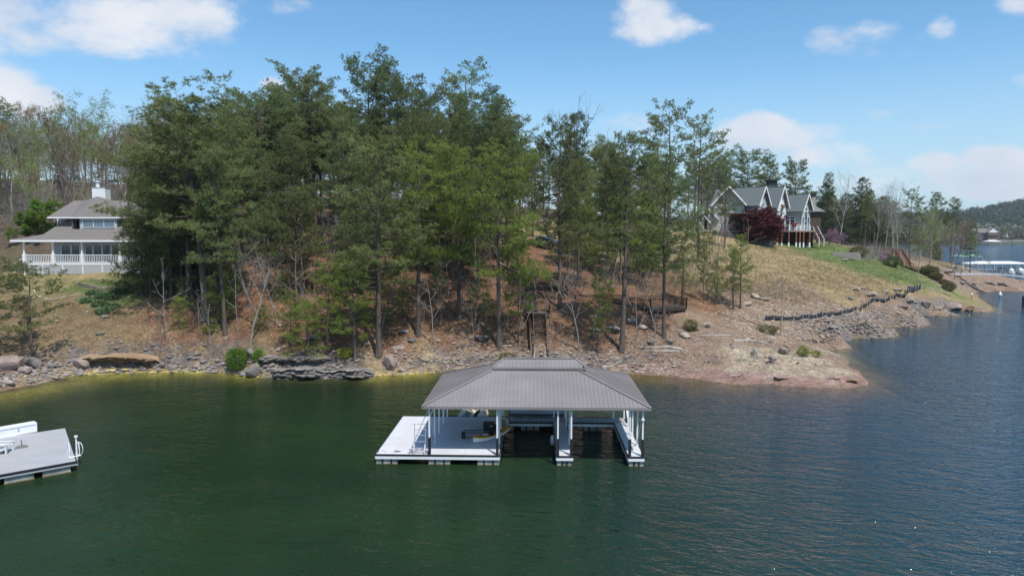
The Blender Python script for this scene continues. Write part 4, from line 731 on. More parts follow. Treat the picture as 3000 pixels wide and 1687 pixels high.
# ------------------------------------------------------------ covered boat dock in the foreground
WHT = M_('white_powder_coat', (.78, .79, .80), .45, .04, 2, dirt=.25, dirt_col=(.5, .5, .48))
GALV = M_('galvanised_steel', (.50, .52, .54), .45, .08, 4, metal=.35)
BLK = M_('black_rubber', (.018, .019, .022), .6, .2, 3)
DECK = M_('light_grey_deck_board', (.60, .60, .63), .75, .07, 1.2, .15, 30, dirt=.3, dirt_col=(.45, .44, .42), stretch=(1, 1, 1))
DECK3 = M_('grey_composite_deck', (.38, .38, .39), .8, .08, .8, .15, 30, dirt=.35, dirt_col=(.36, .35, .32))
DECK2 = M_('weathered_grey_deck_board', (.36, .355, .36), .8, .12, 3, .3, 20)
ROOF = M_('taupe_metal_roof', (.235, .212, .208), .42, .13, .5, .0, spec=.5, dirt=.4, dirt_col=(.19, .17, .16))
FLOAT = M_('concrete_float', (.34, .33, .31), .9, .25, 3, .6, 20, dirt=.8, dirt_col=(.06, .06, .05))
ALG = M_('algae_stained_float', (.16, .13, .05), .9, .5, 6, .6, 20)
dock = empty('covered_boat_dock', (-7.82, 39.85, 0), R(-1.8), 'large two-slip boat dock under a taupe hipped metal roof in the middle of the water', 'boat dock')
ZD = .60; HE = 3.38
def dpart(mb, name, mat, parent=None, **k): return mb.build(name, mat, parent or dock, **k)
def deck_section(u0, u1, v0, v1, boards=None):
    m = MB().box(u0 + .03, u1 - .03, v0 + .03, v1 - .03, ZD - .04, ZD)
    return m
# wide sun deck: sheets of decking laid in courses
nc = 7; cw = 7.1 / nc
for i in range(nc):
    dpart(MB().box(i * cw + .004 + (.03 if i == 0 else 0), (i + 1) * cw - .004, .03, 8.47, ZD - .04, ZD + .0), 'deck_panel', DECK)
for (a, b, n) in ((10.35, 11.27, 6), (14.42, 15.3, 6)):
    for j in range(n):
        dpart(MB().box(a + .03, b - .03, .03 + j * 7.17 / n, .03 + (j + 1) * 7.17 / n - .006, ZD - .04, ZD), 'deck_panel', DECK)
bw = .27; k = int((15.3 - 7.12) / bw); shared = MB().box(0, bw - .03, 0, 1.24, ZD - .04, ZD).mesh('plank', DECK2)
for i in range(k):
    o = bpy.data.objects.new('plank', shared); link(o, dock); o.location = (7.125 + i * bw, 7.235, .003 * (i % 3))
# frame: black bumper strip over a white channel round every edge
edges = [((0, 0), (7.1, 0)), ((7.1, 0), (7.1, 7.2)), ((7.1, 7.2), (10.35, 7.2)), ((10.35, 7.2), (10.35, 0)), ((10.35, 0), (11.27, 0)), ((11.27, 0), (11.27, 7.2)), ((11.27, 7.2), (14.42, 7.2)), ((14.42, 7.2), (14.42, 0)), ((14.42, 0), (15.3, 0)), ((15.3, 0), (15.3, 8.5)), ((15.3, 8.5), (0, 8.5)), ((0, 8.5), (0, 0))]
for a, b in edges:
    a_ = Vector((a[0], a[1], 0)); b_ = Vector((b[0], b[1], 0)); d = (b_ - a_).normalized(); n = Vector((d.y, -d.x, 0)) * .0
    dpart(MB().bar((a[0] + n.x, a[1] + n.y, ZD - .045), (b[0] + n.x, b[1] + n.y, ZD - .045), .062, .11), 'bumper_rail', BLK)
    dpart(MB().bar((a[0], a[1], ZD - .185), (b[0], b[1], ZD - .185), .05, .16), 'frame_channel', WHT)
# floats under the deck edges
def flt(u0, u1, v0, v1):
    f = dpart(MB().box(u0, u1, v0, v1, -.25, .33), 'float', FLOAT)
    mb = MB(); L = u1 - u0
    for t in (.3, .72) if L > 1 else (.35, .68): mb.box(u0 + L * t - .05, u0 + L * t + .05, v0 - .025, v0 - .002, -.2, .36)
    dpart(mb, 'strap', BLK, f)
    dpart(MB().box(u0 - .012, u1 + .012, v0 - .02, v1 + .012, -.2, .045), 'waterline_growth', ALG, f)
for u0 in (.02, 3.05, 5.85): flt(u0, u0 + 1.22, .08, 1.3); flt(u0, u0 + 1.22, 3.6, 4.8); flt(u0, u0 + 1.22, 7.0, 8.3)
for u0 in (10.39, 14.46):
    for v0 in (.08, 2.6, 5.0, 7.1): flt(u0, u0 + .82, v0, v0 + 1.3)
flt(8.2, 9.4, 7.3, 8.3); flt(12.4, 13.6, 7.3, 8.3)
# posts
def post(u, v, sleeve=False, r=.045):
    p = dpart(MB().box(u - r, u + r, v - r, v + r, ZD - .02, HE), 'post', WHT)
    if sleeve: dpart(MB().box(u - r - .03, u + r + .03, v - r - .03, v + r + .03, ZD - .1, ZD + .98), 'sleeve', BLK, p)
    else: dpart(MB().box(u - r - .05, u + r + .05, v - r - .05, v + r + .05, ZD + .001, ZD + .015), 'foot_plate', GALV, p)
VR = (2.2, 4.25, 6.3, 8.38)
for u in (3.1, 6.98, 10.43, 11.19, 14.5, 15.22):
    post(u, .1, True)
    for v in VR:
        if u in (3.1, 6.98, 15.22) or v == 8.38: post(u, v)
post(11.19, 2.2); post(11.19, 6.3)
for a, b in (((3.1, .1, HE - .05), (1.9, .1, ZD)), ((3.1, .1, HE - .1), (3.1, 2.2, ZD + .15)), ((3.1, 8.38, HE - .1), (3.1, 6.3, ZD + .15)), ((15.22, .1, HE - .1), (15.22, 2.2, ZD + .12)), ((3.1, 8.38, HE - .2), (1.9, 8.38, ZD)), ((15.22, 8.38, HE - .1), (15.22, 6.3, ZD + .12))):
    dpart(MB().bar(a, b, .045), 'brace', GALV)
# ceiling frame
for v in (.1,) + VR: dpart(MB().bar((3.05, v, HE - .06), (15.3, v, HE - .06), .07, .14), 'roof_beam', WHT)
for u in (3.1, 6.98, 10.8, 15.22): dpart(MB().bar((u, .14, HE - .07), (u, 8.34, HE - .07), .07, .12), 'roof_beam', WHT)
# hipped roof of standing-seam panels
U0, U1, V0, V1 = 2.72, 15.62, -.14, 9.42; UM = (U0 + U1) / 2; hd = (V1 - V0) / 2; sl = .365; VM = (V0 + V1) / 2
def rz_(t): return HE + .05 + sl * t
def roof_panels(side, span, depth, n):
    """side: frame (origin, along, inward); panels cut by the hips."""
    o_, al, inn = side; wdt = span / n
    for i in range(n):
        a = i * wdt + .004; b = (i + 1) * wdt - .004; ta = min(a, span - a, depth); tb = min(b, span - b, depth)
        q = lambda s, t: (o_[0] + al[0] * s + inn[0] * t, o_[1] + al[1] * s + inn[1] * t, rz_(t))
        c = [q(a, 0), q(b, 0)] + [q(b, tb)] + ([q(min(span - depth, b) if a < span - depth < b else max(a, min(depth, b)), depth)] if (a < depth < b or a < span - depth < b) and max(ta, tb) >= depth else []) + [q(a, ta)]
        cl = []
        for p in c:
            if not cl or (Vector(p) - Vector(cl[-1])).length > 1e-3: cl.append(p)
        if (Vector(cl[0]) - Vector(cl[-1])).length < 1e-3: cl.pop()
        if len(cl) < 3: continue
        m = MB().slab(cl, .02)
        if ta > .1: m.bar(Vector(q(a, 0)) + Vector((0, 0, .012)), Vector(q(a, ta)) + Vector((0, 0, .012)), .022, .03)
        dpart(m, 'roof_panel', ROOF)
LU = U1 - U0; LV = V1 - V0
roof_panels(((U0, V0), (1, 0), (0, 1)), LU, hd, 55)
roof_panels(((U1, V0), (0, 1), (-1, 0)), LV, hd, 40)
roof_panels(((U1, V1), (-1, 0), (0, -1)), LU, hd, 55)
roof_panels(((U0, V1), (0, -1), (1, 0)), LV, hd, 40)
top = rz_(hd)
for cu, cv, ru in ((U0, V0, U0 + hd), (U0, V1, U0 + hd), (U1, V0, U1 - hd), (U1, V1, U1 - hd)):
    dpart(MB().bar((cu, cv, rz_(0) + .03), (ru, VM, top + .03), .19, .035), 'hip_cap', ROOF)
dpart(MB().bar((U0 + hd, VM, top + .02), (U1 - hd, VM, top + .02), .28, .04), 'ridge_cap', ROOF)
fa = MB(); zf = rz_(0) - .07
for a, b in (((U0, V0), (U1, V0)), ((U1, V0), (U1, V1)), ((U1, V1), (U0, V1)), ((U0, V1), (U0, V0))):
    dpart(MB().bar((a[0], a[1], zf), (b[0], b[1], zf), .05, .15), 'fascia', ROOF)
dpart(MB().box(U0 + .04, U1 - .04, V0 + .04, V1 - .04, rz_(0) - .05, rz_(0) - .03), 'soffit', M_('roof_underside', (.3, .29, .28), .7, .1, 3))
# raised vent roof on the ridge
cu0, cu1, cv0, cv1 = 6.55, 12.28, VM - 1.06, VM + 1.06; cz = rz_(cv0 - V0) + .19; vr = 1.0; cz1 = cz + .40
vent = empty('roof_vent', (0, 0, 0)); vent.parent = dock
q = [(cu0, cv0, cz), (cu1, cv0, cz), (cu1 - .62, VM, cz1), (cu0 + .62, VM, cz1)]
n = 24
for i in range(n):
    a = cu0 + (cu1 - cu0) * i / n + .004; b = cu0 + (cu1 - cu0) * (i + 1) / n - .004
    f = lambda uu: min(1, (uu - cu0) / .62, (cu1 - uu) / .62)
    for s in (-1, 1):
        e = VM + s * 1.06; c = [(a, e, cz), (b, e, cz), (b, e - s * 1.06 * f(b), cz + .4 * f(b)), (a, e - s * 1.06 * f(a), cz + .4 * f(a))]
        c = c if s < 0 else c[::-1]
        if f(a) < .03: c = [p for p in c if True]
        m = MB().slab(c if min(f(a), f(b)) > .02 else ([c[0], c[1], c[2]] if s < 0 else [c[1], c[2], c[3]]), .018)
        if f(a) > .1: m.bar((a, e, cz + .014), (a, e - s * 1.06 * f(a), cz + .4 * f(a) + .014), .022, .03)
        dpart(m, 'roof_panel', ROOF, vent)
for uu, s in ((cu0, 1), (cu1, -1)):
    c = [(uu, cv0, cz), (uu + s * .62, VM, cz1), (uu, cv1, cz)]; dpart(MB().slab(c if s < 0 else c[::-1], .018), 'end_panel', ROOF, vent)
for a, b in (((cu0, cv0), (cu1, cv0)), ((cu1, cv0), (cu1, cv1)), ((cu1, cv1), (cu0, cv1)), ((cu0, cv1), (cu0, cv0))):
    dpart(MB().bar((a[0], a[1], cz - .05), (b[0], b[1], cz - .05), .05, .13), 'vent_fascia', ROOF, vent)
dpart(MB().bar((cu0 + .6, VM, cz1 + .015), (cu1 - .6, VM, cz1 + .015), .26, .035), 'vent_ridge_cap', ROOF, vent)
dpart(MB().box(cu0 + .12, cu1 - .12, cv0 + .16, cv1 - .16, cz - .6, cz - .02), 'vent_throat', BLK, vent)
for a_, s1 in (((cu0, cv0), 1), ((cu0, cv1), 1), ((cu1, cv0), -1), ((cu1, cv1), -1)):
    dpart(MB().bar((a_[0], a_[1], cz + .02), (a_[0] + s1 * .62, VM, cz1 + .02), .12, .03), 'hip_cap', ROOF, vent)
DM = Matrix.Translation(dock.location) @ Matrix.Rotation(R(-1.8), 4, 'Z')
def on(u, v, z=ZD): return DM @ Vector((u, v, z))

# things on the dock
lad = empty('swim_ladder', on(2.55, .12), R(-1.8), 'aluminium swim ladder folded up at the front edge of the sun deck', 'ladder')
for s in (-.31, .31):
    MB().tube([(s, 0, 0), (s, .05, 1.75)], .022).build('rail', GALV, lad)
    MB().tube([(s - .03, -.12, -.25), (s - .03, -.13, .25), (s - .03, .0, .55), (s - .03, .16, .3), (s - .03, .18, .02)], .022).build('handrail', WHT, lad)
for z in (.35, .72, 1.08, 1.42, 1.74): MB().tube([(-.31, z * .03, z), (.31, z * .03, z)], .018).build('rung', GALV, lad)
fr = MB(); [fr.bar(a, b, .03) for a, b in (((-.75, .15, .03), (-.1, .7, .03)), ((-.1, .15, .03), (-.75, .7, .03)), ((-.75, .15, .03), (.45, .15, .03)), ((-.75, .7, .03), (.3, .7, .03)), ((.3, .7, .03), (.45, .15, .03)))]; fr.build('folded_frame', GALV, lad)

KY = M_('yellow_kayak_plastic', (.72, .36, .02), .35, .12, 2); KW = M_('white_kayak_plastic', (.78, .78, .76), .35, .05, 2); KB = M_('black_plastic', (.02, .02, .025), .4, .1, 4)
kay = empty('kayak', (-1.24, 42.87, ZD + .02), R(51), 'yellow and white kayak lying across the shaded deck against the posts', 'kayak')
def hull(zf0, zf1, wscale, name, mat):
    m = MB(); n = 25; L = 3.3; prof = 10
    for i in range(n):
        t = i / (n - 1); x = (t - .5) * L; w_ = .36 * wscale * (math.sin(math.pi * min(max(t * .97 + .015, 0), 1)) ** .62) + .01; rock = .16 * abs(2 * t - 1) ** 3
        for j in range(prof):
            a = math.pi * j / (prof - 1); yy = math.cos(a) * w_; zz = (zf0 + (1 - math.sin(a) ** .7) * (zf1 - zf0)) + rock
            m.v.append((x, yy, zz))
    for i in range(n - 1):
        for j in range(prof - 1): k = i * prof + j; m.f.append((k, k + 1, k + prof + 1, k + prof))
        k = i * prof; m.f.append((k, k + prof, k + 2 * prof - 1, k + prof - 1))
    m.f.append(tuple(range(prof))); m.f.append(tuple(range((n - 1) * prof, n * prof))[::-1]); return m.build(name, mat, kay, smooth=False)
hull(.0, .26, 1.0, 'hull', KW); hull(.2, .33, .93, 'deck', KY)
MB().tube([(-.5, 0, .335), (-.1, 0, .345), (.35, 0, .335)], [.16, .22, .16], 12).build('seat_well', KB, kay); MB().box(-.52, -.46, -.2, .2, .34, .62).build('seat_back', KB, kay)
MB().cyl((1.0, 0, .33), .13, .02, 14).build('hatch', KB, kay)
pd = empty('kayak_paddle', (-1.25, 42.55, ZD + .44), R(40), 'kayak paddle with a round white blade lying over the yellow kayak', 'paddle')
MB().tube([(-.9, 0, 0), (1.1, 0, .0)], .016).build('shaft', KB, pd); MB().box(-.015, .015, -.19, .19, -.1, .1).build('grip_tape', KB, pd)
bl = MB(); bl.tube([(0, 0, -.008), (0, 0, .012)], .2, 18); b_ = bl.build('blade', WHT, pd); b_.location = (-.45, .0, .03); b_.scale = (1.15, .7, 1)
rk = empty('black_kayak_rack', W(1402, 1284, .6), R(4), 'low black tubular rack on the deck behind the yellow kayak', 'rack')
for y in (0, .55): MB().tube([(-.85, y, .05), (-.85, y, .36), (.75, y, .36), (.75, y, .05)], .03).build('rail', KB, rk)
for x in (-.85, -.3, .75): MB().tube([(x, 0, .36), (x, .55, .36)], .028).build('crossbar', KB, rk)
MB().box(-1.05, -.8, -.05, .6, .02, .30).build('end_pad', KB, rk)
bxo = empty('black_storage_box', W(1440, 1256, .6), R(-2), 'low black dock box beside the inner posts', 'box')
MB().box(-.5, .5, -.32, .32, 0, .34).build('body', KB, bxo); MB().box(-.53, .53, -.35, .35, .34, .4).build('lid', M_('black_lid', (.035, .035, .04), .5), bxo); MB().box(-.1, .1, -.37, -.35, .24, .32).build('latch', GALV, bxo)
br = empty('beige_tube_float', W(1470, 1258, .6), 0, 'round beige inflatable leaning against the inner post above the kayak', 'inflatable')
t_ = MB(); ring = [(math.cos(a) * .36, 0, .42 + math.sin(a) * .36) for a in np.linspace(0, 2 * math.pi, 25)]; t_.tube(ring, .11, 8, cap=False); t_.build('tube', M_('beige_vinyl', (.48, .40, .34), .5), br, smooth=True); MB().tube([(0, -.02, .42), (0, .02, .42)], .3, 18).build('mesh_floor', M_('grey_brown_mesh', (.24, .2, .18), .8), br)
rp = MB(); pts = [on(.18 + .35 * t_ + .0, .55 + .1 * math.sin(t_ * 5), ZD + .02) for t_ in np.linspace(0, 1, 8)]; rp.tube(pts, .012, 5)
tag(rp.build('mooring_rope', M_('grey_rope', (.3, .29, .27), .9)), 'thin mooring line from the front left cleat across the white deck', 'rope')
cl = MB(); cl.add([on(.9, .5, ZD + .02), on(1.2, .42, ZD + .05), on(1.42, .5, ZD + .03), on(1.28, .62, ZD + .02), on(1.08, .56, ZD + .07)], [(0, 1, 4), (1, 2, 4), (2, 3, 4), (3, 0, 4), (0, 3, 2, 1)])
tag(cl.build('crumpled_tarp', M_('grey_cloth', (.17, .17, .18), .9)), 'small crumpled dark cloth at the end of the mooring line', 'cloth')
for (u, v) in ((.1, .35), (7.0, .3), (11.2, .3)):
    c = empty('mooring_cleat', on(u, v, ZD + .001), R(-1.8), 'small galvanised cleat near %s' % {.1: 'the outer corner of the sun deck', 7.0: 'the inner corner of the sun deck', 11.2: 'the end of the middle finger'}[u], 'cleat')
    MB().box(-.03, .03, -.06, .06, 0, .05).build('base', GALV, c); MB().tube([(0, -.13, .06), (0, .13, .06)], .015).build('horn', GALV, c)
fe = empty('boat_fender', on(10.22, 3.9, .12), 0, 'white boat fender hanging beside the middle finger', 'fender')
MB().tube([(0, 0, -.08), (0, 0, -.02), (0, 0, .1), (0, 0, .42), (0, 0, .52), (0, 0, .56)], [.03, .1, .13, .13, .08, .03], 12).build('body', WHT, fe, smooth=True); MB().tube([(0, 0, .56), (.1, 0, .75)], .01, 5).build('line', KB, fe)
li = empty('light_fitting', on(15.22, .02, 2.72), 0, 'small white lamp bracket on the rightmost front post', 'bracket'); MB().box(-.1, .1, -.03, .03, -.03, .03).build('arm', WHT, li); MB().cyl((.0, -.06, -.06), .035, .09, 10).build('head', WHT, li)

# landing platform and gangway behind the dock
pf = empty('landing_platform', on(7.35, 8.56, 0), R(-1.8), 'grey ramp platform with a white far edge behind the covered dock', 'platform')
MB().box(0, 3.9, .02, 1.75, .68, .74).build('ramp_deck', DECK2, pf); MB().box(0.02, 3.88, 1.76, 1.88, .60, .8).build('white_edge', WHT, pf)
for x in (-.03, 3.88): MB().bar((x + .01, .02, .74), (x + .01, 1.8, .74), .05, .1).build('side_rail', BLK, pf)
MB().bar((-.03, 0, .76), (3.9, 0, .76), .05, .1).build('side_rail', BLK, pf); MB().box(.3, 3.6, .3, 1.6, -.2, .66).build('float', FLOAT, pf)
fb = empty('black_bench', on(9.2, 10.05, .74), R(-1.8), 'black frame of a low bench on the landing platform', 'bench'); MB().box(-.5, .5, -.2, .2, .3, .36).build('seat', KB, fb)
for x in (-.45, .45): MB().box(x - .03, x + .03, -.2, .2, 0, .3).build('leg', KB, fb)
MB().box(-.5, .5, .18, .22, .36, .7).build('backrest', KB, fb)
pw = empty('jet_ski_float', on(4.55, 8.62, 0), R(-6), 'beige plastic drive-on float for a jet ski behind the sun deck', 'drive-on float')
BG = M_('beige_float_plastic', (.66, .58, .44), .5, .08, 3); b_ = MB()
sec = [(-.85, .42), (-.62, .5), (-.22, .28), (0, .22), (.22, .28), (.62, .5), (.85, .42), (.95, .0), (-.95, .0)]
b_.prism(sec, .05, 3.2); b_.build('cradle', BG, pw)
for v in (.5, 1.0, 1.5, 2.0, 2.5):
    for s in (-1, 1): MB().bar((s * .12, v, .285), (s * .5, v + .25, .455), .09, .05).build('groove', BLK, pw)
for s in (-1, 1): MB().tube([(s * .8, .15, .44), (s * .8, 3.1, .44)], .07, 8).build('bunk', BG, pw)

# gangway from the bank
ga = G(1583, 1042); gtop = Vector((XD(1583, 69.3), 69.3, 1.15)); gbot = on(9.3, 10.4, .78)
gw = empty('aluminium_gangway', (0, 0, 0), 0, 'narrow white aluminium gangway from the landing platform up to the foot of the stairs', 'gangway')
side = (gtop - gbot).cross(Vector((0, 0, 1))).normalized() * .5
m = MB(); a, b, c, d = gbot - side, gbot + side, gtop + side, gtop - side
m.slab([a, b, c, d], .05); m.build('walking_surface', WHT, gw)
for s in (-1, 1):
    p0 = gbot + side * s; p1 = gtop + side * s; n = 13
    MB().bar(p0 + Vector((0, 0, .95)), p1 + Vector((0, 0, .95)), .05).build('handrail', GALV, gw); MB().bar(p0, p1, .06, .14).build('side_beam', GALV, gw); MB().bar(p0 + Vector((0, 0, .5)), p1 + Vector((0, 0, .5)), .03).build('mid_rail', GALV, gw)
    for i in range(n): q = p0.lerp(p1, i / (n - 1)); MB().bar(q, q + Vector((0, 0, .95)), .04).build('upright', GALV, gw)

# ------------------------------------------------------------ neighbour's floating dock at the left edge
ang = math.atan2(38.63 - 36.38, 2.64)
nd0 = Vector((-24.18, 38.63, 0)); e1 = (Vector((-26.82, 36.38, 0)) - nd0); th = math.atan2(e1.y, e1.x)  # along front edge, leftwards
# local frame: +x from right corner leftwards along the front edge, +y away from camera
Fx = Vector((math.cos(th), math.sin(th), 0)); back = Vector((-29.01, 45.37, 0)) - nd0; LB = back.length
NDM = Matrix.Translation(nd0) @ Matrix(((Fx.x, back.x / LB, 0, 0), (Fx.y, back.y / LB, 0, 0), (0, 0, 1, 0), (0, 0, 0, 1)))
def nl_(x, y, z=.6): return NDM @ Vector((x, y, z))
nd_ = empty('floating_sun_dock', (0, 0, 0), 0, 'grey floating swim dock cut off by the left edge of the picture', 'dock')
XL = 9.0
for i in range(12):
    m = MB(); y0 = .02 + i * (LB - .04) / 12; y1 = .02 + (i + 1) * (LB - .04) / 12 - .006
    m.slab([nl_(XL, y0), nl_(.02, y0), nl_(.02, y1), nl_(XL, y1)], .05); m.build('deck_panel', DECK3, nd_)
for a, b in (((XL, 0), (0, 0)), ((0, 0), (0, LB)), ((0, LB), (XL, LB))):
    MB().bar(nl_(*a, .54), nl_(*b, .54), .07, .13).build('bumper_rail', BLK, nd_); MB().bar(nl_(*a, .42), nl_(*b, .42), .05, .08).build('frame_channel', GALV, nd_)
for x0 in (.3, 2.0, 4.2, 6.4):
    m = MB(); lo = [nl_(x0 + 1.3, .1, -.2), nl_(x0, .1, -.2), nl_(x0, 1.3, -.2), nl_(x0 + 1.3, 1.3, -.2)]; m.add(lo + [p + Vector((0, 0, .56)) for p in lo], [(0, 3, 2, 1), (4, 5, 6, 7), (0, 1, 5, 4), (1, 2, 6, 5), (2, 3, 7, 6), (3, 0, 4, 7)]); m.build('float', FLOAT, nd_)
    m = MB(); lo = [nl_(x0 + 1.33, .07, -.2), nl_(x0 - .03, .07, -.2), nl_(x0 - .03, 1.3, -.2), nl_(x0 + 1.33, 1.3, -.2)]; m.add(lo + [p + Vector((0, 0, .25)) for p in lo], [(0, 3, 2, 1), (4, 5, 6, 7), (0, 1, 5, 4), (1, 2, 6, 5), (2, 3, 7, 6), (3, 0, 4, 7)]); m.build('float', ALG, nd_)
# white storage bench
A = Vector(W(109, 1264, .6)); B = Vector(W(10, 1282, .6)); dB = (B - A).normalized(); nB = Vector((-dB.y, dB.x, 0)); nB = -nB if nB.y < 0 else nB
sb = empty('white_dock_box', A, math.atan2(dB.y, dB.x), 'long white storage box along the back of the left dock', 'storage box')
sgn = 1 if (Matrix.Rotation(math.atan2(dB.y, dB.x), 3, 'Z') @ Vector((0, 1, 0))).dot(nB) > 0 else -1
y0, y1 = sorted((0, sgn * .55))
MB().box(.03, 5.0, y0 + .02, y1 - .02, .03, .50).build('body', WHT, sb); MB().box(0, 5.03, y0 - .02, y1 + .02, .50, .60).build('lid', WHT, sb); MB().box(0, 5.03, y0 - .01, y1 + .01, 0, .08).build('plinth', WHT, sb)
for x in (1.0, 3.4): MB().box(x - .04, x + .04, (y0 - .05 if sgn > 0 else y1 + .0), (y0 if sgn > 0 else y1 + .05), .30, .42).build('latch', GALV, sb)
MB().box(.0, .06, y0 - .03, y1 + .03, 0, .55).build('end_trim', WHT, sb)
ub = empty('umbrella_base', W(64, 1309, .6), 0, 'round brown-grey umbrella stand with an empty sleeve on the left dock', 'umbrella base')
UMB = M_('bronze_grey_metal', (.16, .15, .13), .6, .2, 4); MB().tube([(0, 0, 0), (0, 0, .03), (0, 0, .07), (0, 0, .09)], [.32, .32, .22, .05], 20).build('foot', UMB, ub); MB().tube([(0, 0, .08), (-.02, 0, .42)], .03, 10).build('sleeve', UMB, ub)
ac = empty('adirondack_chair', W(22, 1325, .6), R(8), 'grey-white wooden deck chair with a white cushion at the left edge of the left dock', 'chair')
CW = M_('pale_grey_paint', (.62, .62, .62), .6, .08, 4); TW = WHT
MB().box(-.55, .1, -.32, .32, .30, .36).build('seat', CW, ac); MB().box(-.5, .05, -.27, .27, .37, .46).build('cushion', TW, ac)
for y in (-.36, .36):
    MB().box(.08, .16, y - .05, y + .05, 0, .55).build('leg', CW, ac); MB().bar((-.75, y, .02), (.1, y, .34), .05, .12).build('leg', CW, ac); MB().box(-.6, .22, y - .08, y + .08, .55, .58).build('armrest', CW, ac)
for i in range(5): MB().bar((-.55, -.26 + i * .13, .34), (-.95, -.26 + i * .13, 1.0), .11, .025).build('back_slat', CW, ac)
s2 = empty('dock_ladder', W(214, 1330, .6), th + math.pi / 2 + R(0), 'white looped swim ladder on the right side of the left dock', 'ladder')
for s in (-.24, .24): MB().tube([(.55, s, .0), (.55, s, .35), (.45, s, .62), (.2, s, .72), (-.02, s, .62), (-.12, s, .35), (-.14, s, -.35)], .025).build('loop', WHT, s2)
for z in (-.05, -.3): MB().tube([(-.13, -.24, z), (-.13, .24, z)], .022).build('rung', WHT, s2)
MB().box(.5, .62, -.3, .3, .0, .03).build('foot_plate', WHT, s2)
s3 = empty('white_pole', W(226, 1352, .2), 0, 'white mooring pole with a coiled hose at the corner of the left dock', 'pole')
MB().tube([(0, 0, -.4), (-.0, 0, 1.45)], .04, 8).build('pole', WHT, s3); MB().cyl((0, 0, 1.42), .09, .1, 10).build('cap', WHT, s3)
MB().tube([(.15 + math.cos(a) * .2, .02 * i / 20, .75 + math.sin(a) * .38) for i, a in enumerate(np.linspace(0, 4 * math.pi, 40))], .014, 5).build('hose', WHT, s3)
# ------------------------------------------------------------ hipped-roof house on the left
SHG = M_('taupe_shingles', (.175, .156, .144), .95, .22, 7, .5, 30, dirt=.35, dirt_col=(.25, .22, .21), stretch=(1, 1, 3))
WTR = M_('white_trim_paint', (.80, .80, .80), .5, .03, 2); SID = M_('grey_siding', (.42, .42, .44), .8, .06, 4)
GL = glass_mat('window_glass', (.05, .08, .10)); GLB = glass_mat('blue_reflecting_glass', (.13, .19, .24), .08); DKIN = M_('dark_interior', (.02, .02, .022), .9, .2, 2)  # dark_interior: shade of the recess and porch opening painted as near-black
H1 = empty('hipped_roof_house', (-52, 87, 0), 0, 'two-storey house with taupe hipped roofs, white chimney and a white railed porch on the left', 'house')
def hp(mb, n, m, p=None, **k): return mb.build(n, m, p or H1, **k)
s87 = 87.3 / FOC
def hx(px, y=0.0): return (px - 1500) * (87 + y) * .998 / FOC + 52   # local x at distance y behind the porch front
z0 = 9.55; xl, xr = hx(67), hx(490)
hp(MB().box(xl, xr, 0, 9, z0 - .22, z0), 'porch_floor', WTR)
# lattice skirt in bays
lat = M_('white_lattice_paint', (.70, .70, .70), .6, .05, 3); bays = [hx(v) for v in (67, 120, 180, 239, 296, 348, 400, 450, 490)]
for a, b in zip(bays, bays[1:]):
    m = MB(); zt_, zb_ = z0 - .24, z0 - 1.32; w_ = b - a - .14; h_ = zt_ - zb_; n = int((w_ + h_) / .19)
    for k in range(n + 1):
        c = k * .19
        for sg in (1, -1):
            x_a = max(0, c - h_); x_b = min(w_, c); 
            if x_b - x_a < .05: continue
            za = c - x_a; zb2 = c - x_b
            if sg < 0: za = h_ - za; zb2 = h_ - zb2
            m.bar((a + .07 + x_a, .03 + .02 * (sg > 0), zb_ + za), (a + .07 + x_b, .03 + .02 * (sg > 0), zb_ + zb2), .012, .05, up=(0, 0, 1))
    hp(m, 'lattice_panel', lat); hp(MB().box(a - .06, a + .06, .0, .12, zb_ - .5, zt_), 'skirt_post', WTR)
hp(MB().box(xl, xr, .4, 8.5, z0 - 2.2, z0 - .3), 'foundation', M_('dark_crawl_space', (.10, .09, .085), .9))
rail_post = [hx(67), hx(152), hx(237), hx(348), hx(420), hx(490)]
bal = MB().box(-.025, .025, -.025, .025, 0, .82).mesh('baluster', WTR)
for i, x in enumerate(rail_post):
    hp(MB().box(x - .085, x + .085, .05, .22, z0, z0 + (2.62 if i < 5 else 1.1)), 'porch_post', WTR)
    hp(MB().box(x - .16, x + .16, -.02, .29, z0, z0 + 1.12), 'pedestal', WTR)
for a, b in zip(rail_post, rail_post[1:]):
    hp(MB().box(a + .16, b - .16, .08, .18, z0 + .95, z0 + 1.03), 'top_rail', WTR); hp(MB().box(a + .16, b - .16, .1, .16, z0 + .08, z0 + .14), 'bottom_rail', WTR)
    n = int((b - a - .3) / .2)
    for k in range(n): o = bpy.data.objects.new('baluster', bal); link(o, H1); o.location = (a + .24 + k * (b - a - .4) / max(1, n - 1), .13, z0 + .13)
for k in range(14): o = bpy.data.objects.new('baluster', bal); link(o, H1); o.location = (xl + .1, .4 + k * .22, z0 + .13)
hp(MB().box(xl + .05, xl + .15, .2, 3.5, z0 + .95, z0 + 1.03), 'top_rail', WTR)
# side steps going down at the left
for k in range(6): hp(MB().box(xl - .35 - k * .3, xl - .02 - k * .3, .6, 2.2, z0 - .2 - k * .19, z0 - .14 - k * .19), 'step', WTR)
hp(MB().bar((xl - .1, .6, z0 + .95), (xl - 1.6, .6, z0 - .1), .07), 'stair_rail', WTR)
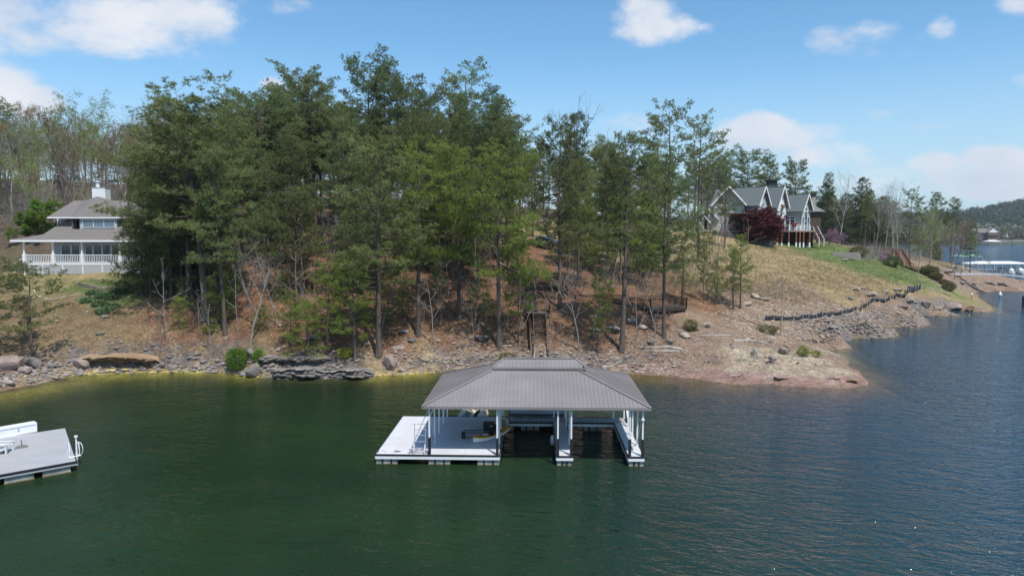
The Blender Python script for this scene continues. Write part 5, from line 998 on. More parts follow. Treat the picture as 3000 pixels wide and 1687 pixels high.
# ground floor wall
wy = 2.9; xw0 = hx(158, 2.9); xw1 = hx(500)
hp(MB().box(xw0, xw1, wy, wy + 7, z0, 13.4), 'ground_floor_wall', SID)
def window(x0, x1, zb, zt2, y, panes=2, glass=GL, parent=None, t=.06, n='window', rows=1):
    f = MB(); [f.box(*q) for q in ((x0 - t, x1 + t, y - .06, y, zt2, zt2 + t), (x0 - t, x1 + t, y - .06, y, zb - t, zb), (x0 - t, x0, y - .06, y, zb, zt2), (x1, x1 + t, y - .06, y, zb, zt2))]
    w_ = (x1 - x0) / panes
    for i in range(1, panes): f.box(x0 + i * w_ - t / 2, x0 + i * w_ + t / 2, y - .05, y, zb, zt2)
    for i in range(1, rows): f.box(x0, x1, y - .045, y, zb + (zt2 - zb) * i / rows - t / 3, zb + (zt2 - zb) * i / rows + t / 3)
    o = f.build(n, WTR, parent or H1)
    for i in range(panes): MB().box(x0 + i * w_ + .01, x0 + (i + 1) * w_ - .01, y - .03, y - .012, zb, zt2).build('pane', glass, o)
    return o
for pa, pb, zl_, nm_ in ((180, 206, .35, 'window'), (210, 232, .02, 'door'), (250, 270, .02, 'french_door'), (274, 297, .02, 'french_door'), (301, 323, .02, 'french_door'), (327, 347, .1, 'window'), (375, 410, .3, 'window')):
    window(hx(pa, wy), hx(pb, wy), z0 + zl_, z0 + 2.2, wy, 1, n=nm_)
# porch roof: shallow outer skirt, steeper main slope
ze = 12.26; xe0, xe1 = hx(30, -.45), hx(512); ex = .35
def hroof(name, a0, a1, y0, y1, zl, b0, b1, c0, c1, zh, mat=SHG, t=.09, P_=None):
    """frustum roof between a lower rectangle and an upper rectangle."""
    L_ = [(a0, y0, zl), (a1, y0, zl), (a1, y1, zl), (a0, y1, zl)]; U_ = [(b0, c0, zh), (b1, c0, zh), (b1, c1, zh), (b0, c1, zh)]
    for i in range(4):
        j = (i + 1) % 4; hp(MB().slab([L_[i], L_[j], U_[j], U_[i]], t), name, mat, P_)
hroof('roof_slope', xe0, xe1, -.45, 13, ze + .12, hx(127, 1.6), xe1 - 3.2, 1.6, 11, ze + .80)
q1, q2, zA, zB, yA, yB, yS, zS = hx(212, 2.3), hx(346, 2.3), ze + .79, 15.12, 1.6, 3.9, 2.3, 13.70
hp(MB().slab([(hx(127, yA), yA, zA), (q1, yA, zA), (q1, yS, zS), (q1, yB, zB), (hx(204, yB), yB, zB)], .09), 'steep_roof', SHG); hp(MB().slab([(q1, yA, zA), (q2, yA, zA), (q2, yS, zS), (q1, yS, zS)], .09), 'steep_roof', SHG)
hp(MB().slab([(q2, yA, zA), (xe1 - 3.2, yA, zA), (xe1 - 5.5, yB, zB), (q2, yB, zB), (q2, yS, zS)], .09), 'steep_roof', SHG); hp(MB().slab([(hx(127, yA), 11, zA), (hx(127, yA), yA, zA), (hx(204, yB), yB, zB), (hx(204, yB), 9, zB)], .09), 'steep_roof', SHG)
for a, b in (((xe0, -.45), (xe1, -.45)), ((xe0, -.45), (xe0, 13)), ((xe1, -.45), (xe1, 13))): hp(MB().bar((*a, ze), (*b, ze), .07, .24), 'fascia', WTR)
hp(MB().box(xe0 + .05, xe1 - .05, -.4, wy, ze - .06, ze - .03), 'porch_ceiling', WTR)
# upper storey band with the recessed strip window
yb = 3.3
hp(MB().box(hx(170, 4.6), hx(400, 4.6), 4.6, 10.3, 12.9, 15.2), 'upper_wall', SID)
window(hx(182, 4.6), hx(196, 4.6), 14.2, 15.0, 4.6, 1)
hp(MB().box(q1 + .02, hx(236, 3.3), 3.3, 3.5, 13.6, 15.1), 'recess_shade', DKIN); hp(MB().box(q1 + .01, q1 + .06, 2.35, 3.3, 13.65, 15.1), 'recess_cheek', SHG)  # near-black board paints the shadow inside the recess
hp(MB().box(hx(236, 2.5), hx(345, 2.5), 2.5, 4.0, 13.62, 15.1), 'dormer_wall', SID)
window(hx(246, 2.5), hx(338, 2.5), 13.95, 14.93, 2.48, 3, GLB)
hroof('upper_roof', hx(142, 2.2), hx(430, 2.2), 2.2, 11.8, 15.22, hx(222, 6.9), hx(372, 6.9), 6.9, 7.5, 17.45)
for a, b in (((hx(142, 2.2), 2.2), (hx(430, 2.2), 2.2)), ((hx(142, 2.2), 2.2), (hx(142, 2.2), 11.8)), ((hx(430, 2.2), 2.2), (hx(430, 2.2), 11.8))): hp(MB().bar((*a, 15.12), (*b, 15.12), .06, .17), 'fascia', WTR)
hp(MB().box(hx(143, 2.2), hx(429, 2.2), 2.25, 4.55, 15.1, 15.13), 'soffit', WTR)
pk = (hx(292, 5.0), 5.0, 17.9)   # forward pyramid hip over the dormer
b0, b1 = (hx(212, 2.22), 2.22, 15.25), (hx(372, 2.22), 2.22, 15.25); hp(MB().slab([b0, b1, pk], .06), 'dormer_roof', SHG)
hp(MB().slab([b1, (hx(340, 7), 7.0, 17.4), pk], .06), 'dormer_roof', SHG); hp(MB().slab([(hx(245, 7), 7.0, 17.4), b0, pk], .06), 'dormer_roof', SHG)
ch = hp(MB().box(hx(276, 5.9), hx(314, 5.9), 5.9, 7.2, 15.5, 19.05), 'chimney', WTR); MB().box(hx(275, 5.9), hx(315, 5.9), 5.85, 7.25, 19.05, 19.13).build('cap', GALV, ch)
MB().tube([(hx(294, 6.5), 6.5, 19.1), (hx(294, 6.5), 6.5, 19.75)], .24, 12).build('flue', WHT, ch); MB().tube([(hx(294, 6.5), 6.5, 19.8), (hx(294, 6.5), 6.5, 19.98)], [.36, .3], 12).build('flue_cap', GALV, ch)
hp(MB().tube([(hx(172, 4.5), 4.5, 12.9), (hx(172, 4.5), 4.5, 15.1)], .05), 'downpipe', WTR)

# ------------------------------------------------------------ gabled house on the right
MR = M_('blue_grey_metal_roof', (.165, .18, .178), .42, .06, .5, spec=.5); GW = M_('sage_grey_stucco', (.43, .43, .39), .9, .05, 2); WG = M_('white_render', (.72, .72, .70), .8, .04, 2)
BRN = M_('brown_timber', (.22, .075, .035), .7, .2, 3, stretch=(1, 1, .3)); BSD = M_('dark_brown_boards', (.10, .065, .05), .8, .25, 5, stretch=(4, 4, .3)); STN = M_('stone_masonry', (.34, .30, .26), .95, .3, 3, .6, 6)
H2 = empty('gabled_lake_house', (0, 0, 0), 0, 'large house with three steep metal-roofed gables and a timber-posted terrace on the right', 'house')
th2 = R(-47); E_ = Vector((math.cos(th2), math.sin(th2), 0)); N_ = Vector((-math.sin(th2), math.cos(th2), 0))  # E ridge direction, N across (away)
def wing(px, D, zr, ze_, zb, wid, L, wall, endwall, name):
    c = Vector((XD(px, D), D, 0)); M = Matrix.Translation(c) @ Matrix.Rotation(th2, 4, 'Z'); h = wid / 2   # local x: outward along the ridge, y: across
    def B_(mb, n, m, p=None): mb.M = M; o = mb.build(n, m, p or H2); return o
    B_(MB().box(-L, -.35, -h + .35, -h + .5, zb, ze_ - .02), 'side_wall', wall); B_(MB().box(-L, -.35, h - .5, h - .35, zb, ze_ - .02), 'side_wall', wall)
    g_ = MB(); hh = h - .35; zp = zr - .35; g_.add([(-.4, -hh, zb), (-.4, hh, zb), (-.4, hh, ze_ - .1), (-.4, 0, zp), (-.4, -hh, ze_ - .1)] + [(-.6, -hh, zb), (-.6, hh, zb), (-.6, hh, ze_ - .1), (-.6, 0, zp), (-.6, -hh, ze_ - .1)], [(0, 1, 2, 3, 4), (9, 8, 7, 6, 5), (0, 5, 6, 1), (1, 6, 7, 2), (2, 7, 8, 3), (3, 8, 9, 4), (4, 9, 5, 0)])
    B_(g_, 'gable_wall', endwall)
    for s in (-1, 1):
        c_ = [(-L, s * h, ze_ - .25), (.25, s * h, ze_ - .25), (.25, 0, zr), (-L, 0, zr)]; B_(MB().slab(c_ if s < 0 else c_[::-1], .1), 'roof_slope', MR)
        n = int(L / .45); m = MB()
        for i in range(n): x = .1 - i * .45; m.bar((x, s * h, ze_ - .22), (x, 0, zr + .03), .04, .05)
        o = B_(m, 'roof_seams', MR); o['kind'] = 'stuff'
        B_(MB().bar((.29, s * h, ze_ - .33), (.29, 0, zr - .06), .06, .28), 'bargeboard', WTR)
    B_(MB().bar((-L, 0, zr + .03), (.25, 0, zr + .03), .2, .05), 'ridge_cap', MR)
    # timber truss in the gable peak
    zt2 = zr - (zr - ze_) * .36; hb = h * .36
    tr_ = B_(MB().bar((.16, -hb, zt2), (.16, hb, zt2), .12, .14), 'gable_truss', BRN); tb = MB().bar((.14, 0, zt2), (.14, 0, zr - .4), .1, .1); tb.bar((.14, -hb * .7, zt2), (.14, 0, zr - .9), .08, .1); tb.bar((.14, hb * .7, zt2), (.14, 0, zr - .9), .08, .1); B_(tb, 'brace', BRN, tr_)
    return M, h
def win_on(M, x, y0, y1, z0_, z1, arch=False, panes=1, name='window', glass=GL, rows=1):
    t = .09; f = MB(); f.M = M; [f.box(*q) for q in ((x, x + .07, y0 - t, y1 + t, z1, z1 + t), (x, x + .07, y0 - t, y1 + t, z0_ - t, z0_), (x, x + .07, y0 - t, y0, z0_, z1), (x, x + .07, y1, y1 + t, z0_, z1))]
    w_ = (y1 - y0) / panes
    for i in range(1, panes): f.box(x, x + .06, y0 + i * w_ - t / 2, y0 + i * w_ + t / 2, z0_, z1)
    for i in range(1, rows): f.box(x, x + .06, y0, y1, z0_ + (z1 - z0_) * i / rows - .04, z0_ + (z1 - z0_) * i / rows + .04)
    o = f.build(name, WTR, H2)
    for i in range(panes): g_ = MB().box(x + .01, x + .03, y0 + i * w_ + .02, y0 + (i + 1) * w_ - .02, z0_, z1); g_.M = M; g_.build('pane', glass, o)
    if arch:
        r = (y1 - y0) / 2; cy = (y0 + y1) / 2; a_ = MB(); a_.M = M; pts = [(x + .05, cy + math.cos(q) * r, z1 + .25 + math.sin(q) * r * 1.3) for q in np.linspace(0, math.pi, 9)]
        a_.add(pts + [(x + .02, p[1], p[2]) for p in pts], [tuple(range(9)), tuple(range(17, 8, -1))]); a_.build('arched_pane', glass, o)
        fr_ = MB(); fr_.M = M; fr_.tube([pts[0]] + pts[1:] + [pts[0]], .06, 5, cap=False); fr_.build('arch_frame', WTR, o)
    return o
ZF = 13.75
M1, h1 = wing(2234, 144, 22.6, 18.9, ZF, 5.0, 11, GW, GW, 'first')
M2, h2_ = wing(2288, 147.5, 22.8, 18.6, ZF, 5.0, 7, GW, WG, 'second')
M3, h3 = wing(2360, 151.5, 21.5, 18.0, ZF, 4.8, 7.5, GW, GW, 'third')
for M in (M1, M2): win_on(M, -.4, -.55, .55, 16.8, 18.3, True); win_on(M, -.4, -1.5, -.3, ZF + .1, ZF + 2.3, panes=1, name='french_door'); win_on(M, -.4, .3, 1.5, ZF + .1, ZF + 2.3, panes=1, name='french_door')
win_on(M3, -.4, -.6, .6, ZF + .1, ZF + 3.9, True, 1, rows=2); win_on(M3, -.4, -1.6, -.85, ZF + .1, ZF + 2.9, rows=2); win_on(M3, -.4, .85, 1.6, ZF + .1, ZF + 2.9, rows=2)
# french doors in the long wall of the third wing (faces the camera)
MW = M3 @ Matrix.Rotation(-math.pi / 2, 4, 'Z')
fd = MB(); fd.M = M3
def wall_win(M, x0, x1, y, za, zb_, name='french_door'):
    f = MB(); f.M = M; t = .1; [f.box(*q) for q in ((x0 - t, x1 + t, y - .08, y, zb_, zb_ + t), (x0 - t, x0, y - .08, y, za, zb_), (x1, x1 + t, y - .08, y, za, zb_), ((x0 + x1) / 2 - .09, (x0 + x1) / 2 + .09, y - .08, y, za, zb_), (x0 - t, x1 + t, y - .075, y, zb_ - .55, zb_ - .42))]
    o = f.build(name, WTR, H2)
    for a, b in ((x0 + .1, (x0 + x1) / 2 - .18), ((x0 + x1) / 2 + .18, x1 - .1)): g_ = MB().box(a, b, y - .05, y - .02, za + .3, zb_ - .6); g_.M = M; g_.build('pane', GL, o)
    g_ = MB().box(x0, x1, y - .05, y - .02, zb_ - .4, zb_ - .03); g_.M = M; g_.build('pane', GL, o)
wall_win(M3, -3.9, -1.8, -h3 + .35, ZF + .05, ZF + 2.9)
# turret wing with dark boards behind the third gable
tx = XD(2380, 154); m = MB()
def rb(mb, n, mat, p=None): return mb.build(n, mat, p or H2)
rb(MB().box(tx - 2.0, tx + 1.1, 153.2, 158, ZF - .2, 17.75), 'board_wall', BSD)
for i in range(12): rb(MB().box(tx - 1.95 + i * .27, tx - 1.9 + i * .27, 153.15, 153.2, ZF - .2, 17.7), 'batten', BSD)
ap = (tx - 1.6, 156, 20.4); q = [(tx - 2.4, 152.5, 17.8), (tx + 1.8, 152.5, 17.8), (tx + 1.8, 158.6, 17.8), (tx - 2.4, 158.6, 17.8)]
for i in range(4): rb(MB().slab([q[i], q[(i + 1) % 4], ap], .1), 'turret_roof', MR)
c2 = rb(MB().box(XD(2369, 157), XD(2380, 157), 156.6, 157.8, 18, 21.2), 'chimney', STN); MB().box(XD(2368, 157), XD(2381, 157), 156.5, 157.9, 21.2, 22.0).build('cap', BLK, c2)
for px in (2376, 2389, 2395): rb(MB().box(XD(px, 153.3) - .13, XD(px, 153.3) + .13, 153.1, 153.4, 11.0, ZF - .2), 'timber_post', BRN)
c1 = rb(MB().box(XD(2239, 156), XD(2267, 156), 155, 157, 18, 23.6), 'chimney', STN)
for row in range(14):
    for kk in range(6):
        x0 = XD(2239, 156) + kk * .35 + (.17 if row % 2 else 0); w_ = .31 if kk < 5 or row % 2 == 0 else .14
        MB().box(x0, x0 + w_, 154.95, 155.0, 19.0 + row * .33, 19.0 + row * .33 + .28).build('stone', STN, c1)
MB().box(XD(2237, 156), XD(2269, 156), 154.8, 157.2, 23.6, 23.75).build('cap', BLK, c1); MB().box(XD(2241, 156), XD(2265, 156), 155.2, 156.8, 23.75, 24.5).build('cap', BLK, c1); MB().box(XD(2238, 156), XD(2268, 156), 154.9, 157.1, 24.5, 24.7).build('cap', BLK, c1)
ENT = M_('beige_grey_render', (.42, .40, .36), .9, .05, 2)
# big left gable facing the camera
Dg = 143; xg = XD(2131, Dg); hw = 2.95
def gb(mb, n, mat, p=None): mb.M = Matrix.Translation((xg, Dg, 0)) @ Matrix.Rotation(R(-20), 4, 'Z'); return mb.build(n, mat, p or H2)
g_ = MB(); g_.add([(-hw, 0, ZF), (hw, 0, ZF), (hw, 0, 18.9), (0, 0, 22.1), (-hw, 0, 18.9), (-hw, .2, ZF), (hw, .2, ZF), (hw, .2, 18.9), (0, .2, 22.1), (-hw, .2, 18.9)], [(0, 1, 2, 3, 4), (9, 8, 7, 6, 5), (0, 5, 6, 1), (1, 6, 7, 2), (2, 7, 8, 3), (3, 8, 9, 4), (4, 9, 5, 0)]); gb(g_, 'gable_wall', GW)
for s in (-1, 1):
    c_ = [(s * (hw + .45), -.9, 18.75), (0, -.9, 22.55), (0, 12, 22.55), (s * (hw + .45), 12, 18.75)]; gb(MB().slab(c_ if s > 0 else c_[::-1], .12), 'roof_slope', MR); gb(MB().bar((s * (hw + .45), -.95, 18.65), (0, -.95, 22.45), .07, .3), 'bargeboard', WTR)
gb(MB().box(-hw, -hw + .5, -.3, 8, ZF, 18.8), 'side_wall', WG); gb(MB().box(.0, hw - .2, -.08, -.01, ZF + .05, 16.6), 'porch_opening_shade', DKIN); gb(MB().box(-.2, hw, -.3, .02, 16.6, 17.0), 'porch_beam', BRN)  # near-black sheet on the wall stands for shade in the porch opening
gb(MB().box(-.35, -.05, -.35, .0, ZF, 16.6), 'porch_column', WTR); gb(MB().box(-.2, hw + 3.4, -2.2, 0, 17.05, 17.2), 'porch_roof', MR)
# two small shed gables at the far left
for i, (dx_, dy_, zz, ww) in enumerate(((-2.6, -1.0, 18.0, 1.3), (-3.9, -1.4, 17.2, 1.1))):
    c_ = [(dx_ - ww, dy_ - .5, zz), (dx_ - ww, dy_ + 5, zz), (dx_ + ww * .6, dy_ + 5, zz - 2.1), (dx_ + ww * .6, dy_ - .5, zz - 2.1)]; gb(MB().slab(c_[::-1], .1), 'shed_roof', MR); gb(MB().bar(c_[0], c_[3], .08, .2), 'bargeboard', WTR)
    c_ = [(dx_ - ww * 2.0, dy_ - .5, zz - 1.3), (dx_ - ww * 2.0, dy_ + 5, zz - 1.3), (dx_ - ww, dy_ + 5, zz), (dx_ - ww, dy_ - .5, zz)]; gb(MB().slab(c_[::-1], .1), 'shed_roof', MR)
    gb(MB().box(dx_ - ww * 1.7, dx_ + ww * .4, dy_, dy_ + 4, ZF - .4, zz - 1.6), 'entry_wall', ENT)
gb(MB().box(-4.6, -4.1, -1.43, -1.4, ZF + .2, ZF + 1.9), 'door', DKIN)
# terrace
TR = M_('terrace_stone', (.10, .095, .09), .9, .3, 3)
xa, xb = XD(2100, 141), XD(2300, 147)
tf = MB(); A = Vector((XD(2095, 141.5), 141.5, ZF)); B = Vector((XD(2285, 143.5), 143.5, ZF)); C_ = Vector((XD(2385, 146), 146, ZF)); 
rb(MB().slab([A, C_, Vector((C_.x + 1.5, 156, ZF)), Vector((A.x, 158, ZF))], .28), 'terrace_floor', M_('terrace_deck', (.26, .2, .17), .85))
rb(MB().slab([A + Vector((0, .1, -.3)), A + Vector((0, .1, -2.6)), B + Vector((-1.0, .1, -2.6)), B + Vector((-1.0, .1, -.3))], .2), 'retaining_wall', TR)
tp = [2258, 2272, 2285, 2306, 2328, 2339, 2350, 2368]
def along(px): t = (px - 2095) / 290; return A.lerp(C_, t)
for px in tp:
    q = along(px); rb(MB().box(q.x - .11, q.x + .11, q.y - .11 + .1, q.y + .11 + .1, 11.2, ZF - .3), 'timber_post', BRN); rb(MB().box(q.x - .15, q.x + .15, q.y - .05, q.y + .25, 10.3, 11.3), 'post_base', WG); rb(MB().box(q.x - .08, q.x + .08, q.y - .02, q.y + .14, ZF, ZF + 1.12), 'rail_post', WTR)
for a, b in zip([2100, 2130, 2160, 2190, 2220, 2240, 2258] + tp[1:], [2130, 2160, 2190, 2220, 2240, 2258] + tp[1:]):
    if a == b: continue
    p, q = along(a), along(b)
    for z in (.25, .5, .75, 1.02): rb(MB().bar(p + Vector((0, .08, z)), q + Vector((0, .08, z)), .04, .05 if z < 1 else .09), 'terrace_rail', WTR if a > 2290 or z > 1 else GALV)
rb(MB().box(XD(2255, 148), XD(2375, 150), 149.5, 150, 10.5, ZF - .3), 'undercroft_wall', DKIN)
sa, sb_ = Vector((XD(2386, 149), 149.5, ZF - .1)), Vector((XD(2400, 147), 146.5, 11.1))
for i in range(14): q = sa.lerp(sb_, (i + .5) / 14); rb(MB().box(q.x - .5, q.x + .5, q.y - .14, q.y + .14, q.z - .04, q.z), 'terrace_step', BSD)
for s in (-.5, .5): rb(MB().bar(sa + Vector((s, 0, -.1)), sb_ + Vector((s, 0, -.1)), .06, .25), 'stringer', BSD); rb(MB().bar(sa + Vector((s, 0, .95)), sb_ + Vector((s, 0, .95)), .06), 'terrace_rail', WTR); rb(MB().bar(sb_ + Vector((s, 0, -.5)), sb_ + Vector((s, 0, 1.1)), .12), 'rail_post', WTR)
# seats and flowers on the terrace
for px, c_, lb in ((2143, (.55, .2, .2), 'pink planter by the porch opening of the gabled house'), (2321, (.5, .06, .05), 'red flowers hanging on the terrace rail of the gabled house'), (2303, (.55, .2, .05), 'orange-red flower basket at the corner of the white gable'), (2262, (.5, .15, .08), 'red flower box low on the terrace edge')):
    q = along(px); z = ZF + .9 if px != 2303 else 18.4; p = empty('flower_pot', (q.x, q.y + (-.1 if px != 2303 else 3.3), z), 0, lb, 'flowers')
    lf = leaf_mat('petals_%d' % px, tuple(v * .7 for v in c_), c_, .3); a_, b_, _ = bushy('pot_%d' % px, px, .42, .3, 120, .16, lf, stems=3); part_of(p, 'stem', a_); part_of(p, 'leaves', b_); MB().cyl((0, 0, -.2), .16, .3, 10).build('pot', BRN, p)
st = empty('wicker_sofa', (along(2160).x, along(2160).y + .9, ZF), 0, 'pale wicker sofa in the porch opening of the gabled house', 'sofa'); WK = M_('wicker', (.42, .38, .34), .9, .2, 8)
MB().box(-.9, .9, -.4, .4, 0, .42).build('seat', WK, st); MB().box(-.9, .9, .3, .45, .42, .9).build('backrest', WK, st); MB().box(-1.0, -.85, -.4, .45, .1, .65).build('armrest', WK, st); MB().box(.85, 1.0, -.4, .45, .1, .65).build('armrest', WK, st)
# dark red maple
mk_ = BT['maple']; p = empty('japanese_maple', (XD(2238, 139.5), 139.5, zt(XD(2238, 139.5), 139.5) - .2), 0, 'dark red domed maple in front of the white gable', 'tree'); part_of(p, 'trunk', mk_[0]); part_of(p, 'branches', mk_[1]); part_of(p, 'crown', mk_[2]); p.scale = (1.15, 1.15, 7.4 / mk_[3])
# ------------------------------------------------------------ stairs, walkway and lower deck
WD = M_('dark_stained_timber', (.045, .032, .026), .85, .35, 5, .4, 25, stretch=(1, 1, 1)); WD2 = M_('weathered_timber_tread', (.10, .082, .07), .85, .25, 5, .3, 20)
WD3 = M_('reddish_stained_timber', (.15, .06, .04), .85, .25, 5)
def railing(parent, a, b, mat, h=1.0, step=.16, posts=True, w=.04):
    a = Vector(a); b = Vector(b); L = (b - a).length; up = Vector((0, 0, h))
    MB().bar(a + up, b + up, .12, .05).build('top_rail', mat, parent); MB().bar(a + Vector((0, 0, .12)), b + Vector((0, 0, .12)), .06, .06).build('bottom_rail', mat, parent)
    if posts:
        for q in (a, b): MB().bar(q + Vector((0, 0, -.1)), q + up + Vector((0, 0, .08)), .11).build('rail_post', mat, parent)
    n = max(2, int(L / step)); me = MB().box(-w / 2, w / 2, -w / 2, w / 2, 0, h - .14).mesh('baluster', mat)
    for i in range(1, n):
        q = a.lerp(b, i / n); o = bpy.data.objects.new('baluster', me); link(o, parent); o.location = q + Vector((0, 0, .13))
def boards(parent, c00, c10, c01, n, mat, t=.04, name='plank'):
    """deck boards running from edge c00-c10, laid side by side towards c01."""
    c00, c10, c01 = Vector(c00), Vector(c10), Vector(c01); s = (c01 - c00) / n
    for i in range(n): p = c00 + s * (i + .04); q = c10 + s * (i + .04); MB().slab([p, q, q + s * .9, p + s * .9], t).build(name, mat, parent)
stc = empty('wooden_stairs', (0, 0, 0), 0, 'steep dark wooden stair climbing the bank behind the dock', 'stairs')
xs0, xs1 = XD(1565, 70) , XD(1604, 70); zb = 1.0; y0 = 68.6; n = 21; n_st = 21; ris = .182; run = .27
for i in range(n):
    MB().box(xs0 + .06, xs1 - .06, y0 + i * run, y0 + i * run + .25, zb + (i + 1) * ris - .035, zb + (i + 1) * ris).build('tread', WD2, stc)
for x in (xs0, xs1):
    MB().bar((x, y0 - .1, zb - .05), (x, y0 + n * run, zb + n * ris - .05), .06, .28).build('stringer', WD, stc); MB().bar((x, y0, zb + 1.0), (x, y0 + n * run, zb + n * ris + 1.0), .07, .09).build('handrail', WD2, stc)
    for i in range(0, n + 1, 5): MB().bar((x, y0 + i * run, zb + i * ris - .5), (x, y0 + i * run, zb + i * ris + 1.0), .1).build('rail_post', WD, stc)
# solid side screen left of the stair
m = MB(); x = XD(1560, 71); m.slab([(x - .25, 69.2, 1.0), (x - .25, 74.3, 4.6), (x - .25, 74.3, 5.9), (x - .25, 69.2, 2.3)], .06); m.build('side_screen', WD, stc)
yt = y0 + n * run; zt_l = zb + n * ris
boards(stc, (xs0 - .7, yt, zt_l), (xs1 + .5, yt, zt_l), (xs0 - .7, yt + 1.5, zt_l), 8, WD2)
n2 = 14; yy = yt + 1.5
for i in range(n2): MB().box(xs0 - .9, xs0 + .4, yy + i * .28, yy + i * .28 + .25, zt_l + (i + 1) * .18 - .035, zt_l + (i + 1) * .18).build('tread', WD2, stc)
for x in (xs0 - .93, xs0 + .43): MB().bar((x, yy, zt_l - .05), (x, yy + n2 * .28, zt_l + n2 * .18 - .05), .06, .28).build('stringer', WD, stc); MB().bar((x, yy, zt_l + .95), (x, yy + n2 * .28, zt_l + n2 * .18 + .95), .07, .09).build('handrail', WD, stc)
# upper walkway
up = empty('upper_walkway', (0, 0, 0), 0, 'dark railed timber walkway above the stairs, nearest the pickup', 'walkway')
zu = 7.15; a0 = (XD(1538, 82), 81.2, zu); a1 = (XD(1642, 82), 81.2, zu)
boards(up, a0, a1, (a0[0], 82.8, zu), 8, WD2); railing(up, a0, a1, WD); railing(up, (a0[0], 82.8, zu), (a1[0] + .3, 82.8, zu), WD, posts=True); railing(up, (a0[0] - .0, 82.8, zu + .45), (a0[0] + 1.3, 84.2, zu + .45), WD)
for t in np.linspace(0, 1, 5): x = a0[0] + t * (a1[0] - a0[0]); MB().box(x - .07, x + .07, 81.15, 81.3, zt(x, 81.2) - .3, zu - .05).build('support_post', WD, up)
MB().bar((a0[0], 81.2, zu - .16), (a1[0], 81.2, zu - .16), .06, .24).build('rim_joist', WD, up)
for i in range(26):
    x = a0[0] + (a1[0] - a0[0]) * (i + .5) / 26; MB().box(x - .075, x + .075, 81.28, 81.31, zu - 2.1, zu - .2).build('shade_board', WD, up)  # dark boards added to stand for the shade under the walkway
# stairs between upper walkway and lower walkway
ms = empty('middle_stairs', (0, 0, 0), 0, 'dark railed timber steps descending from the upper walkway to the lower walkway', 'stairs')
p0 = Vector((a1[0], 81.9, zu)); p1 = Vector((XD(1695, 80), 79.9, 5.25)); n = 10
sd = (p1 - p0); sd.z = 0; sd.normalize(); pr_ = Vector((-sd.y, sd.x, 0)) * .6
for i in range(n):
    q = p0.lerp(p1, (i + .5) / n); MB().slab([q - pr_ - sd * .13, q - pr_ + sd * .13, q + pr_ + sd * .13, q + pr_ - sd * .13], .04).build('tread', WD2, ms)
for s in (-1, 1): railing(ms, p0 + pr_ * s, p1 + pr_ * s, WD); MB().bar(p0 + pr_ * s - Vector((0, 0, .12)), p1 + pr_ * s - Vector((0, 0, .12)), .06, .26).build('stringer', WD, ms)
# lower walkway
lw = empty('lower_walkway', (0, 0, 0), 0, 'dark railed timber walkway leading right to the lower deck', 'walkway')
zl = 5.22; b0 = Vector((XD(1688, 79.3), 79.2, zl)); b1 = Vector((XD(1846, 79.3), 79.0, zl)); dv = Vector((0, 1.4, 0))
boards(lw, b0, b1, b0 + dv, 7, WD2); railing(lw, b0, b1 - Vector((.9, 0, 0)), WD); railing(lw, b0 + dv, b1 + dv, WD); MB().bar(b0 - Vector((0, 0, .16)), b1 - Vector((0, 0, .16)), .06, .24).build('rim_joist', WD, lw)
for t in (0, .25, .5, .75, 1): q = b0.lerp(b1, t); MB().box(q.x - .07, q.x + .07, q.y - .03, q.y + .11, zt(q.x, q.y) - .4, zl - .05).build('support_post', WD, lw)
for i in range(4): MB().box(b1.x - .95, b1.x - .1, b1.y - .3 - i * .3, b1.y - .02 - i * .3, zl - .22 - i * .2, zl - .17 - i * .2).build('tread', WD2, lw)
for i in range(36):
    q = b0.lerp(b1, (i + .5) / 36); MB().box(q.x - .07, q.x + .07, q.y + .12, q.y + .15, zl - 1.2, zl - .2).build('shade_board', WD, lw)  # dark boards added as shade below the lower walkway
for i in range(24):
    for x in (xs0 - .02, xs1 + .02): yv = y0 + (i + .5) * n_st * run / 24; MB().box(x - .02, x + .02, yv - .1, yv + .1, zt(x, yv) - .2, zb + (yv - y0) / run * ris - .1).build('shade_board', WD, stc)  # added dark boards fill in the shade under the lower flight
for i in range(14):
    for x in (xs0 - .93, xs0 + .43): yv = yy + (i + .5) * .28; MB().box(x - .02, x + .02, yv - .12, yv + .12, zt(x, yv) - .2, zt_l + (i + .5) * .18 - .15).build('shade_board', WD, stc)  # added dark boards make the shade under the upper flight
for i in range(12): x = xs0 - .65 + i * (xs1 - xs0 + 1.2) / 12; MB().box(x - .09, x + .09, yt - .02, yt + .02, zt_l - 1.3, zt_l - .05).build('shade_board', WD, stc)  # shade under the landing, added as dark boards
railing(stc, (xs0 - .7, yt + .1, zt_l), (xs0 - .7, yt + 1.45, zt_l), WD); railing(stc, (xs1 + .5, yt + .1, zt_l), (xs1 + .5, yt + 1.45, zt_l), WD); railing(stc, (xs0 + .5, yt + 1.45, zt_l), (xs1 + .5, yt + 1.45, zt_l), WD)
for i in range(12): q = p0.lerp(p1, (i + .5) / 12); MB().box(q.x - pr_.x * 0 - .12, q.x + .12, q.y - .62, q.y - .60, q.z - 1.6, q.z - .15).build('shade_board', WD, ms)  # dark boards added for the shade beneath the middle steps
